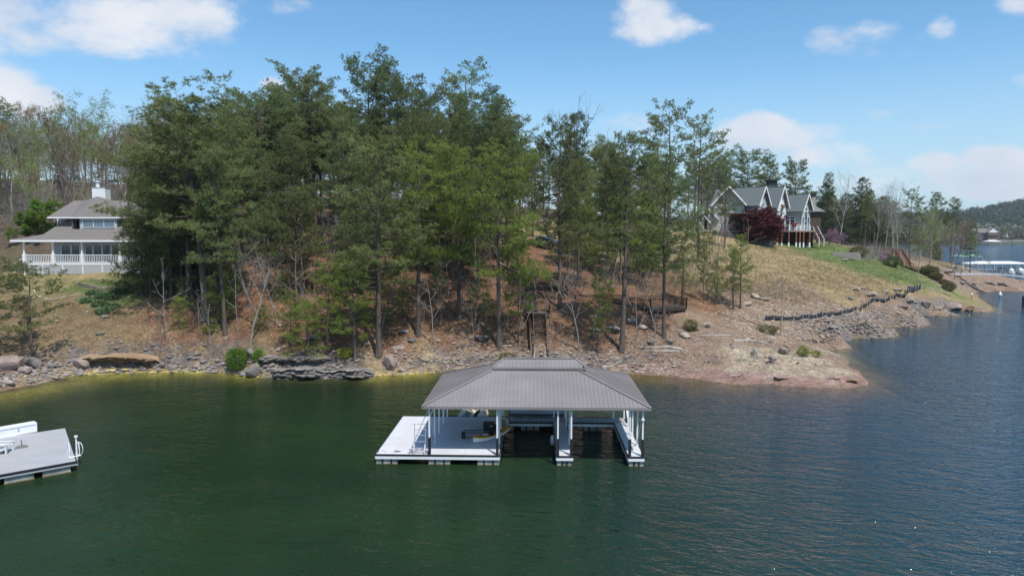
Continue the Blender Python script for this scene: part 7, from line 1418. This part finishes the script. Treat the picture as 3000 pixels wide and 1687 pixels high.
for a in ((2150, 1106, 50, 8, 'red', 'low red-grey rock at the waterline of the point, left'), (2290, 1112, 60, 10, 'red', 'broad low purple-red rock in the middle of the red shelf'), (2450, 1112, 40, 12, 'red', 'rounded red-grey rock near the tip of the point'), (30, 1088, 75, 55, 'pnk', 'large pinkish boulder at the far left of the shoreline'), (72, 1098, 45, 30, 'pnk', 'rounded boulder right of the large pinkish one at the far left'), (95, 1078, 42, 42, 'gry', 'grey block below the flat-topped pine'), (238, 1082, 66, 42, 'pnk', 'big square grey boulder under the left end of the tan ledge'),
          (20, 1128, 50, 20, 'pal', 'flat pale rock at the lower left waterline'), (115, 1116, 22, 11, 'pal', 'small pale stone at the left waterline'), (160, 1112, 26, 14, 'pal', 'pale rounded stone left of the big square boulder'), (280, 1094, 26, 13, 'yel', 'yellow-stained stone at the waterline, left'), (320, 1091, 40, 10, 'yel', 'long yellow-stained stone at the waterline'), (365, 1088, 44, 10, 'yel', 'flat yellow-stained stone below the tan ledge'), (415, 1084, 18, 12, 'yel', 'small yellow-stained block below the tan ledge'),
          (425, 1072, 24, 14, 'snd', 'orange-brown rock under the end of the tan ledge'), (448, 1076, 18, 10, 'snd', 'small orange-brown rock beside the tangle of dead brush'), (475, 1080, 24, 24, 'gry', 'upright grey rock at the end of the tan ledge'), (575, 1080, 34, 22, 'pnk', 'pinkish rock in the dead brush left of the bright green bush'),
          (735, 1058, 35, 40, 'gry', 'grey boulder behind the bright green bush'), (745, 1100, 60, 34, 'gry', 'dark grey rock mound at the water right of the bright green bush'), (808, 1098, 34, 24, 'pnk', 'rounded boulder at the foot of the dark ledges'), (788, 1080, 40, 14, 'pnk', 'flat rock on the mound below the dark ledges'),
          (942, 1094, 36, 20, 'gry', 'small dark boulder under the overhanging ledge'), (1143, 1082, 50, 52, 'pnk', 'upright granite boulder beside the trunk of the ledge pine'), (1175, 1090, 30, 14, 'pal', 'low pale rock at the foot of the granite boulder'), (1212, 1075, 15, 13, 'pnk', 'small pinkish stone right of the granite boulder'),
          (920, 1000, 42, 22, 'gry', 'lichened rock on the slope above the dark ledges'), (1075, 1015, 26, 12, 'pal', 'pale rock on the slope above the ledge pine'), (1180, 978, 34, 14, 'gry', 'grey rock on the straw slope'), (1208, 1003, 34, 14, 'gry', 'mossy grey rock low on the straw slope'), (1165, 1028, 50, 17, 'pal', 'pale flat rock above the granite boulder'), (1415, 1000, 50, 16, 'gry', 'lichened rock left of the thick grey trunk'),
          (820, 958, 20, 8, 'pal', 'small pale rock on the sunlit straw slope'), (1745, 975, 40, 16, 'gry', 'rock under the trees below the lower walkway'), (1800, 975, 50, 22, 'gry', 'jumbled grey rock below the lower deck, left'), (1850, 950, 44, 20, 'gry', 'jumbled grey rock below the lower deck, middle'), (1880, 965, 34, 16, 'pal', 'pale rock below the lower deck'),
          (1992, 975, 24, 12, 'pal', 'small pale rock right of the leaning pine'), (2003, 990, 42, 17, 'pal', 'wide pale rock right of the leaning pine'), (2035, 965, 30, 14, 'gry', 'grey rock beside the olive yellow bush'), (2070, 960, 40, 18, 'pal', 'pale rock right of the olive yellow bush'), (1962, 1008, 34, 18, 'gry', 'dark rock below the leaning pine'), (1910, 1010, 30, 14, 'gry', 'grey rock by the fallen logs'),
          (2212, 875, 34, 15, 'pal', 'pale limestone slab on the slope above the silt fence, left'), (2240, 882, 34, 13, 'pal', 'second pale slab on the slope above the silt fence'), (2190, 895, 44, 10, 'pal', 'flat pale slab below the two slabs above the silt fence'), (2510, 852, 30, 13, 'pal', 'cream boulder perched above the silt fence'), (2532, 848, 16, 9, 'pal', 'small cream boulder beside the perched one'),
          (2555, 868, 46, 15, 'pal', 'broad pale rock just above the bend of the silt fence'), (2594, 860, 24, 14, 'pal', 'pale rock right of the bend of the silt fence'), (2632, 855, 26, 13, 'pal', 'pale rock near the upper end of the silt fence'), (2490, 876, 26, 9, 'gry', 'low grey rock above the silt fence'),
          (2546, 950, 18, 18, 'pal', 'white upright rock on the stony bank below the silt fence'), (2668, 895, 34, 18, 'pal', 'rounded cream boulder on the bank right of the silt fence'), (2650, 905, 34, 14, 'pnk', 'grey-pink boulder below the rounded cream boulder'), (2715, 905, 30, 22, 'gry', 'grey block at the top of the second rocky bank'), (2750, 912, 26, 13, 'pnk', 'pink-grey rock on the second rocky bank'), (2800, 905, 60, 20, 'pnk', 'long pinkish ledge near the tip of the second point'), (2845, 912, 34, 14, 'snd', 'tan ledge at the tip of the second point'),
          (2355, 1000, 14, 14, 'pal', 'pale cube-shaped rock at the cove edge'), (2370, 1003, 20, 12, 'snd', 'orange-tan rock at the cove edge'), (2388, 1005, 20, 13, 'gry', 'dark rock at the cove edge'), (2408, 993, 20, 12, 'pal', 'pale rock above the cove edge'), (2412, 1003, 14, 8, 'snd', 'small orange rock at the cove edge'),
          (2294, 1038, 30, 24, 'pnk', 'round grey boulder on the stony point'), (2310, 1028, 20, 24, 'snd', 'brown upright boulder behind the round grey boulder'), (2268, 1058, 34, 20, 'pnk', 'grey-pink boulder low on the stony point'), (2145, 1012, 14, 8, 'gry', 'small grey block left on the stony point'), (2148, 1018, 20, 8, 'pnk', 'flat rock beside the small grey block'),
          (2500, 1120, 40, 14, 'snd', 'dark jagged rock at the tip of the red shelf'), (2770, 800, 54, 16, 'pal', 'large pale slab behind the truss gangway'), (2812, 793, 34, 18, 'pal', 'tilted pale boulder at the top of the rocky point'), (2837, 793, 20, 12, 'snd', 'brown-shadowed boulder right of the tilted pale one'), (2818, 835, 22, 12, 'pnk', 'rock left of the path lamp bank'), (2855, 838, 22, 10, 'gry', 'grey rock on the far rocky shore'), (2905, 835, 34, 12, 'gry', 'long grey rock on the far rocky shore, right'),
          (2930, 836, 18, 8, 'pnk', 'small rock at the right end of the far rocky shore'), (2476, 768, 20, 9, 'pal', 'white rock on the green lawn'), (2940, 838, 30, 12, 'gry', 'grey rock at the right edge of the far rocky shore'),
          (300, 915, 30, 14, 'pal', 'pale rock on the left slope, uppermost of three'), (308, 932, 30, 12, 'pal', 'pale rock on the left slope, middle of three'), (332, 905, 20, 11, 'pal', 'rounded pale rock high on the left slope'), (255, 918, 18, 9, 'pal', 'small pale rock left on the left slope'), (160, 945, 34, 9, 'pal', 'flat pale rock on the left slope by the bank pine'), (45, 955, 26, 8, 'pal', 'flat rock on the grass at the far left'), (295, 980, 34, 10, 'gry', 'grey outcrop in the middle of the left slope'), (660, 995, 14, 12, 'pal', 'white stone at the foot of the straight-trunked pine')):
    rock(*a[:5], a[5])
# long ledges
for a in ((345, 1062, 255, 30, 'snd', 'long overhanging tan sandstone ledge with rusty streaks on the left bank', 1.5, .04), (815, 1054, 120, 13, 'gry', 'dark layered ledge, upper left of the dark rocks', 1.6, 0), (905, 1052, 120, 12, 'gry', 'dark layered ledge, upper right of the dark rocks', 1.6, .1), (875, 1096, 160, 21, 'gry', 'long dark overhanging ledge above the water', 1.4, .02), (1020, 1097, 150, 20, 'gry', 'dark ledge with brush hanging over it, left of the granite boulder', 1.4, .03)):
    rock(*a[:5], a[5], name='rock_ledge', ledge=True, depth=a[6], rz=a[7], sink=.42)
def scatter(n, region, size, kinds, label, group, seed, sub=None, cond=None):
    rg = random.Random(seed); c = 0; t = 0
    while c < n and t < n * 20:
        t += 1; px = rg.uniform(region[0], region[1]); py = rg.uniform(region[2], region[3])
        if cond and not cond(px, py): continue
        p = G(px, py)
        if p.z < -.02 or p.y > 200: continue
        s = rg.uniform(*size) * rg.uniform(.6, 1); o = bpy.data.objects.new('rock', rg.choice(RM[rg.choice(kinds)])); link(o); o.scale = (s, s * rg.uniform(.6, 1), s * rg.uniform(.35, .7)); o.rotation_euler = (rg.uniform(-.3, .3), rg.uniform(-.3, .3), rg.uniform(0, 6)); o.location = p + Vector((0, 0, s * .12)); tag(o, label, 'rock', group); c += 1
scatter(26, (0, 240, 1085, 1135), (.15, .42), ['pnk', 'pal', 'gry'], 'loose stone in the rubble along the far left shoreline', 'shoreline stones at the far left', 1)
scatter(16, (520, 1120, 1080, 1106), (.12, .3), ['gry', 'pnk', 'yel'], 'loose stone at the water below the dark ledges', 'stones below the dark ledges', 2)
scatter(30, (1180, 2000, 1060, 1096), (.12, .32), ['pnk', 'pal', 'gry'], 'loose stone on the bank behind the dock', 'stones on the bank behind the dock', 3)
scatter(34, (1900, 2450, 980, 1075), (.14, .36), ['pal', 'pnk', 'snd', 'pnk'], 'loose stone scattered over the stony point', 'stones on the stony point', 4)
scatter(46, (2330, 2900, 905, 985), (.2, .5), ['pal', 'pnk', 'gry', 'snd'], 'broken rock on the bank below the silt fence', 'broken rock below the silt fence', 5, cond=lambda x, y: y > 1000 - (x - 2330) * .22 or y > 940 - (x - 2330) * .12)
scatter(18, (2150, 2640, 850, 930), (.12, .34), ['pal', 'pal', 'pnk'], 'pale stone on the slope above the silt fence', 'pale stones above the silt fence', 6)
scatter(12, (20, 480, 900, 1040), (.10, .26), ['pal', 'pal', 'gry'], 'small pale stone on the left slope', 'pale stones on the left slope', 7)
scatter(12, (500, 1900, 880, 1050), (.10, .3), ['gry', 'pal'], 'small grey stone on the straw slope', 'stones on the straw slope', 8)
scatter(22, (2680, 3000, 810, 850), (.25, .6), ['gry', 'pnk', 'pal'], 'broken rock on the far rocky shore', 'broken rock on the far rocky shore', 9)
scatter(6, (2450, 2640, 758, 800), (.12, .3), ['pal'], 'small white stone on the green lawn', 'white stones on the lawn', 10)
# dry-stone terrace walls on the left lawn
def drywall(pts, label, rows, seed):
    e = empty('dry_stone_wall', (0, 0, 0), 0, label, 'stone wall'); rg = random.Random(seed); Q = [G(*p) for p in pts]
    for a, b in zip(Q, Q[1:]):
        n = max(2, int((b - a).length / .32))
        for r_ in range(rows):
            for i in range(n):
                q = a.lerp(b, (i + .5 * (r_ % 2)) / n); s = rg.uniform(.14, .2); o = bpy.data.objects.new('stone', rg.choice(RM['gry'] + RM['pnk'])); link(o, e); o.scale = (s, s * .8, s * .5); o.location = (q.x, q.y + r_ * .05, zt(q.x, q.y) + .03 + r_ * .13); o.rotation_euler = (0, 0, rg.uniform(0, 6))
drywall([(225, 835), (262, 842), (300, 850), (372, 848)], 'low dry-stone terrace wall in front of the porch lawn', 3, 1); drywall([(225, 880), (262, 874), (330, 870), (365, 872)], 'second low dry-stone terrace wall further down the left lawn', 2, 2)
# gravel and twigs as one mass each
def small_stones(n, reg, size, name, mat, lab, seed):
    rg = np.random.default_rng(seed); px = rg.uniform(reg[0], reg[1], n); py = rg.uniform(reg[2], reg[3], n); base = np.array([[0, 0, .6], [.9, 0, 0], [.2, .8, 0], [-.8, .3, 0], [-.5, -.7, 0], [.5, -.7, .1]]); F0 = np.array([[0, 1, 2], [0, 2, 3], [0, 3, 4], [0, 4, 5], [0, 5, 1]])
    A_ = [G(a, b) for a, b in zip(px[:260], py[:260])]; A_ = [q for q in A_ if q.z > -.1]; xs = np.array([q.x for q in A_]); ys = np.array([q.y for q in A_]); i = rg.integers(0, len(xs), n); x = xs[i] + rg.normal(0, 1.3, n); y = ys[i] + rg.normal(0, 1.2, n); z = Zt(x, y); k = z > .0; x, y, z = x[k], y[k], z[k]; m_ = len(x)
    s = rg.uniform(size[0], size[1], m_) ; th_ = rg.uniform(0, 6.28, m_); c, sn = np.cos(th_), np.sin(th_); B_ = base[None] * s[:, None, None] * rg.uniform(.6, 1.2, (m_, 1, 3)); V = np.stack([B_[..., 0] * c[:, None] - B_[..., 1] * sn[:, None], B_[..., 0] * sn[:, None] + B_[..., 1] * c[:, None], B_[..., 2]], -1) + np.stack([x, y, z], 1)[:, None]
    F = (F0[None] + (np.arange(m_) * 6)[:, None, None]).reshape(-1, 3); me = mesh_np(name, V.reshape(-1, 3), F, (mat,)); o = bpy.data.objects.new(name, me); link(o); tag(o, lab, 'stones', None, 'stuff')
small_stones(1100, (0, 1000, 1070, 1104), (.12, .42), 'rubble', GRY, 'broken grey rock along the left waterline', 7); small_stones(900, (1100, 1950, 1060, 1092), (.10, .34), 'rubble', PNK, 'broken pinkish rock on the bank behind the dock', 8); small_stones(700, (2330, 2880, 915, 985), (.15, .45), 'rubble', GRY, 'broken grey rock at the water below the silt fence', 9)
small_stones(2600, (2120, 2900, 900, 1000), (.06, .24), 'rubble', PAL, 'pale stone rubble on the bank round the silt fence', 1); small_stones(2200, (1880, 2460, 970, 1090), (.05, .18), 'rubble', PNK, 'pinkish rubble on the stony point', 2); small_stones(1400, (2120, 2650, 850, 940), (.05, .16), 'rubble', PAL, 'small pale stones on the slope above the silt fence', 3)
small_stones(1500, (0, 1900, 1065, 1120), (.05, .18), 'rubble', GRY, 'grey pebbles along the waterline', 4); small_stones(700, (0, 480, 900, 1050), (.04, .13), 'rubble', PAL, 'small pale stones on the left slope', 5); small_stones(1200, (2700, 3000, 800, 850), (.1, .3), 'rubble', PNK, 'pinkish rubble on the far rocky shore', 6)
def twigs(n, reg, L, name, mat, lab, seed, up=.25, r=.012):
    rg = np.random.default_rng(seed); A_ = [G(rg.uniform(reg[0], reg[1]), rg.uniform(reg[2], reg[3])) for _ in range(220)]; A_ = [q for q in A_ if q.z > .02]; T = Tubes()
    xs = np.array([A_[i].x for i in rg.integers(0, len(A_), n)]) + 0; ii = rg.integers(0, len(A_), n); x = np.array([A_[i].x for i in ii]) + rg.normal(0, 1.2, n); y = np.array([A_[i].y for i in ii]) + rg.normal(0, 1.0, n); z = Zt(x, y)
    for a, b, c in zip(x, y, z):
        if c < .02: continue
        d = np.array([rg.normal(), rg.normal() * .6, abs(rg.normal()) * up]); d /= np.linalg.norm(d); l = rg.uniform(*L); p = np.array([a, b, c + .02]); e_ = rg.normal(0, .12, 3) * l; T.add(np.stack([p, p + d * l * .5 + e_, p + d * l]), [r, r * .8, r * .3], 3)
    o = bpy.data.objects.new(name, T.mesh(name, mat)); link(o); tag(o, lab, 'twigs', None, 'stuff')
DW = M_('bleached_driftwood', (.42, .38, .34), .9, .2, 4); BRW = M_('brown_dead_brush', (.20, .14, .11), .95, .3, 4)
twigs(900, (240, 720, 1060, 1085), (.3, 1.1), 'dead_brush', BRW, 'tangled brown dead brush along the left shoreline', 1, .9); twigs(420, (500, 1900, 900, 1060), (.3, 1.3), 'fallen_twigs', BRW, 'fallen twigs on the straw slope', 2); twigs(500, (1900, 2500, 950, 1060), (.3, 1.2), 'fallen_twigs', DW, 'bleached twigs on the stony point', 3, .5)
twigs(800, (2330, 2860, 900, 985), (.3, 1.2), 'dead_brush', BRW, 'dead brush in the rubble below the silt fence', 4, .6); twigs(600, (420, 700, 900, 1040), (.4, 1.2), 'dead_brush', BRW, 'dry undergrowth in the shady hollow below the broad pine', 5, 1.2); twigs(500, (1640, 1960, 930, 1050), (.4, 1.3), 'dead_brush', BRW, 'dry undergrowth below the lower deck', 6, 1.0); twigs(400, (1250, 1560, 1030, 1085), (.3, .9), 'dead_brush', BRW, 'brown brush on the bank left of the stair foot', 7, .8); twigs(300, (940, 1100, 1050, 1095), (.3, .8), 'dead_brush', BRW, 'brown brush hanging over the dark ledge', 8, -.9)
twigs(1500, (430, 1950, 700, 930), (.5, 1.8), 'undergrowth', BRW, 'thin bare undergrowth between the pines', 9, 1.5, .010)
twigs(3600, (0, 600, 560, 670), (1.5, 4.5), 'thicket', BARK_D, 'grey leafless thicket behind the hipped-roof house', 10, 2.5, .022)
twigs(1700, (560, 1520, 610, 760), (1.0, 3.5), 'thicket', BARK_D, 'grey leafless thicket deep between the pines', 11, 2.5, .018)
twigs(900, (1640, 2060, 680, 860), (.8, 2.8), 'thicket', BARK_D, 'grey leafless thicket above the lower deck', 12, 2.5, .014)
twigs(1200, (2520, 2790, 728, 765), (.8, 3.0), 'thicket', BARK_D, 'grey leafless thicket on the wooded point beyond the lawn', 13, 2.0, .02)
def grass(n, reg, h, name, c0, c1, lab, seed, step=260):
    rg = np.random.default_rng(seed); A_ = [G(rg.uniform(reg[0], reg[1]), rg.uniform(reg[2], reg[3])) for _ in range(step)]; A_ = [q for q in A_ if q.z > .15]
    ii = rg.integers(0, len(A_), n); x = np.array([A_[i].x for i in ii]) + rg.normal(0, 1.6, n); y = np.array([A_[i].y for i in ii]) + rg.normal(0, 1.8, n); z = Zt(x, y); cc_ = cover(x, y); gr_ = cc_[:, 1] > cc_[:, 0] * .97; k = (z > .15) & (gr_ if name == 'lawn_grass' else (~gr_ if name == 'dry_grass' else z > 0)); x, y, z = x[k], y[k], z[k]
    c = np.stack([x, y, z], 1); V, t = blades(c, np.repeat([[0, 0, 1.]], len(c), 0), rg, 7, h, h * .16, rg.random(len(c)), .45, h * .4)
    o = bpy.data.objects.new(name, leaf_mesh(name, V, t, leaf_mat(name + '_%d' % seed, c0, c1, .3))); link(o); tag(o, lab, 'grass', None, 'stuff')
grass(9000, (1900, 2620, 720, 880), .26, 'dry_grass', (.20, .17, .09), (.36, .30, .17), 'tufts of dry tan grass on the open slope', 31, 400)
grass(5000, (2300, 2760, 722, 850), .24, 'lawn_grass', (.10, .15, .04), (.22, .27, .09), 'green grass of the lawn below the gabled house', 32)
grass(5000, (0, 480, 800, 1040), .2, 'lawn_grass', (.12, .14, .05), (.26, .25, .11), 'patchy grass on the left slope', 33)
grass(6000, (430, 1950, 820, 1050), .2, 'leaf_litter', (.16, .09, .05), (.30, .18, .11), 'pine straw and dead leaves on the slope', 34, 400)
def log(pts, r, label, mat=DW, branches=2, seed=1, name='driftwood_log'):
    rg = random.Random(seed); Q = [G(*p) for p in pts]; Q = [q + Vector((0, 0, r * .8)) for q in Q]; e = empty(name, Q[0], 0, label, 'log'); n = len(Q); MB().tube([q - Q[0] for q in Q], [r * (1 - .5 * i / (n - 1)) for i in range(n)], 8).build('trunk', mat, e)
    for i in range(branches): q = Q[0].lerp(Q[-1], rg.uniform(.3, .9)) - Q[0]; MB().tube([q, q + Vector((rg.uniform(-.5, .5), rg.uniform(-.4, .2), rg.uniform(.2, .5))), q + Vector((rg.uniform(-1, 1), rg.uniform(-.6, .3), rg.uniform(.4, .9)))], [r * .4, r * .25, .01], 5).build('branch', mat, e)
log([(1995, 1030), (1960, 1022), (1900, 1022), (1870, 1020)], .13, 'grey fallen log with peeling bark right of the dock roof', branches=2, seed=1); log([(1990, 1033), (1940, 1031), (1890, 1030)], .09, 'thinner fallen log below the peeling grey log', branches=1, seed=2)
log([(2140, 985), (2100, 984), (2050, 984)], .08, 'long thin bleached pole on the stony slope', branches=3, seed=3); log([(2150, 1003), (2190, 1000), (2235, 1006)], .14, 'forked grey driftwood log on the stony point', branches=3, seed=4); log([(2230, 1000), (2270, 1018), (2285, 1028)], .06, 'thin bleached branch left of the round grey boulder', branches=2, seed=5)
log([(1765, 1078), (1790, 1076), (1820, 1066)], .10, 'curved bleached driftwood just right of the dock roof', branches=2, seed=6); log([(1885, 1085), (1895, 1074), (1905, 1066)], .05, 'small forked driftwood right of the dock roof', branches=2, seed=7); log([(2105, 920), (2150, 935), (2190, 945)], .07, 'upper of two fallen poles beside the silt fence', BARK_B, 0, 8, 'fallen_pole'); log([(2160, 925), (2200, 945), (2225, 953)], .07, 'lower of two fallen poles beside the silt fence', BARK_B, 0, 9, 'fallen_pole')
log([(0, 1118), (30, 1112), (80, 1120)], .05, 'curved grey branch at the far left waterline', branches=1, seed=10); log([(1435, 1035), (1475, 1022), (1510, 1012)], .06, 'dark fallen branch on the bank left of the stairs', BARK_B, 1, 11); log([(100, 850), (108, 866), (145, 880), (235, 860)], .03, 'thin pale hose snaking over the left lawn', WHT, 0, 12, 'garden_hose')
st = empty('root_stump', G(2210, 1045), 0, 'upturned grey root stump on the stony point', 'stump')
for i in range(12): a = i * .52; MB().tube([(0, 0, .35), (math.cos(a) * .3, math.sin(a) * .2, .45 + .25 * math.sin(i)), (math.cos(a) * .5, math.sin(a) * .3, .1 + .7 * rr.random())], [.08, .05, .015], 5).build('root', DW, st)
MB().tube([(0, 0, -.2), (0, 0, .5)], [.16, .12], 8).build('stump', BARK_D, st)

# ------------------------------------------------------------ air
hz = MB().box(-900, 1700, -60, 2700, -12, 75).mesh('haze', bpy.data.materials.new('haze')); hm = hz.materials[0]; hm.use_nodes = True; nt = hm.node_tree; nt.nodes.clear()
pv_ = nd(nt, 'ShaderNodeVolumePrincipled'); pv_.inputs['Color'].default_value = (.85, .92, 1, 1); pv_.inputs['Density'].default_value = .00011; pv_.inputs['Anisotropy'].default_value = .2
oo = nd(nt, 'ShaderNodeOutputMaterial'); nt.links.new(pv_.outputs[0], oo.inputs['Volume']); o = bpy.data.objects.new('haze', hz); link(o); tag(o, 'thin blue air haze over the lake', None, None, 'stuff')
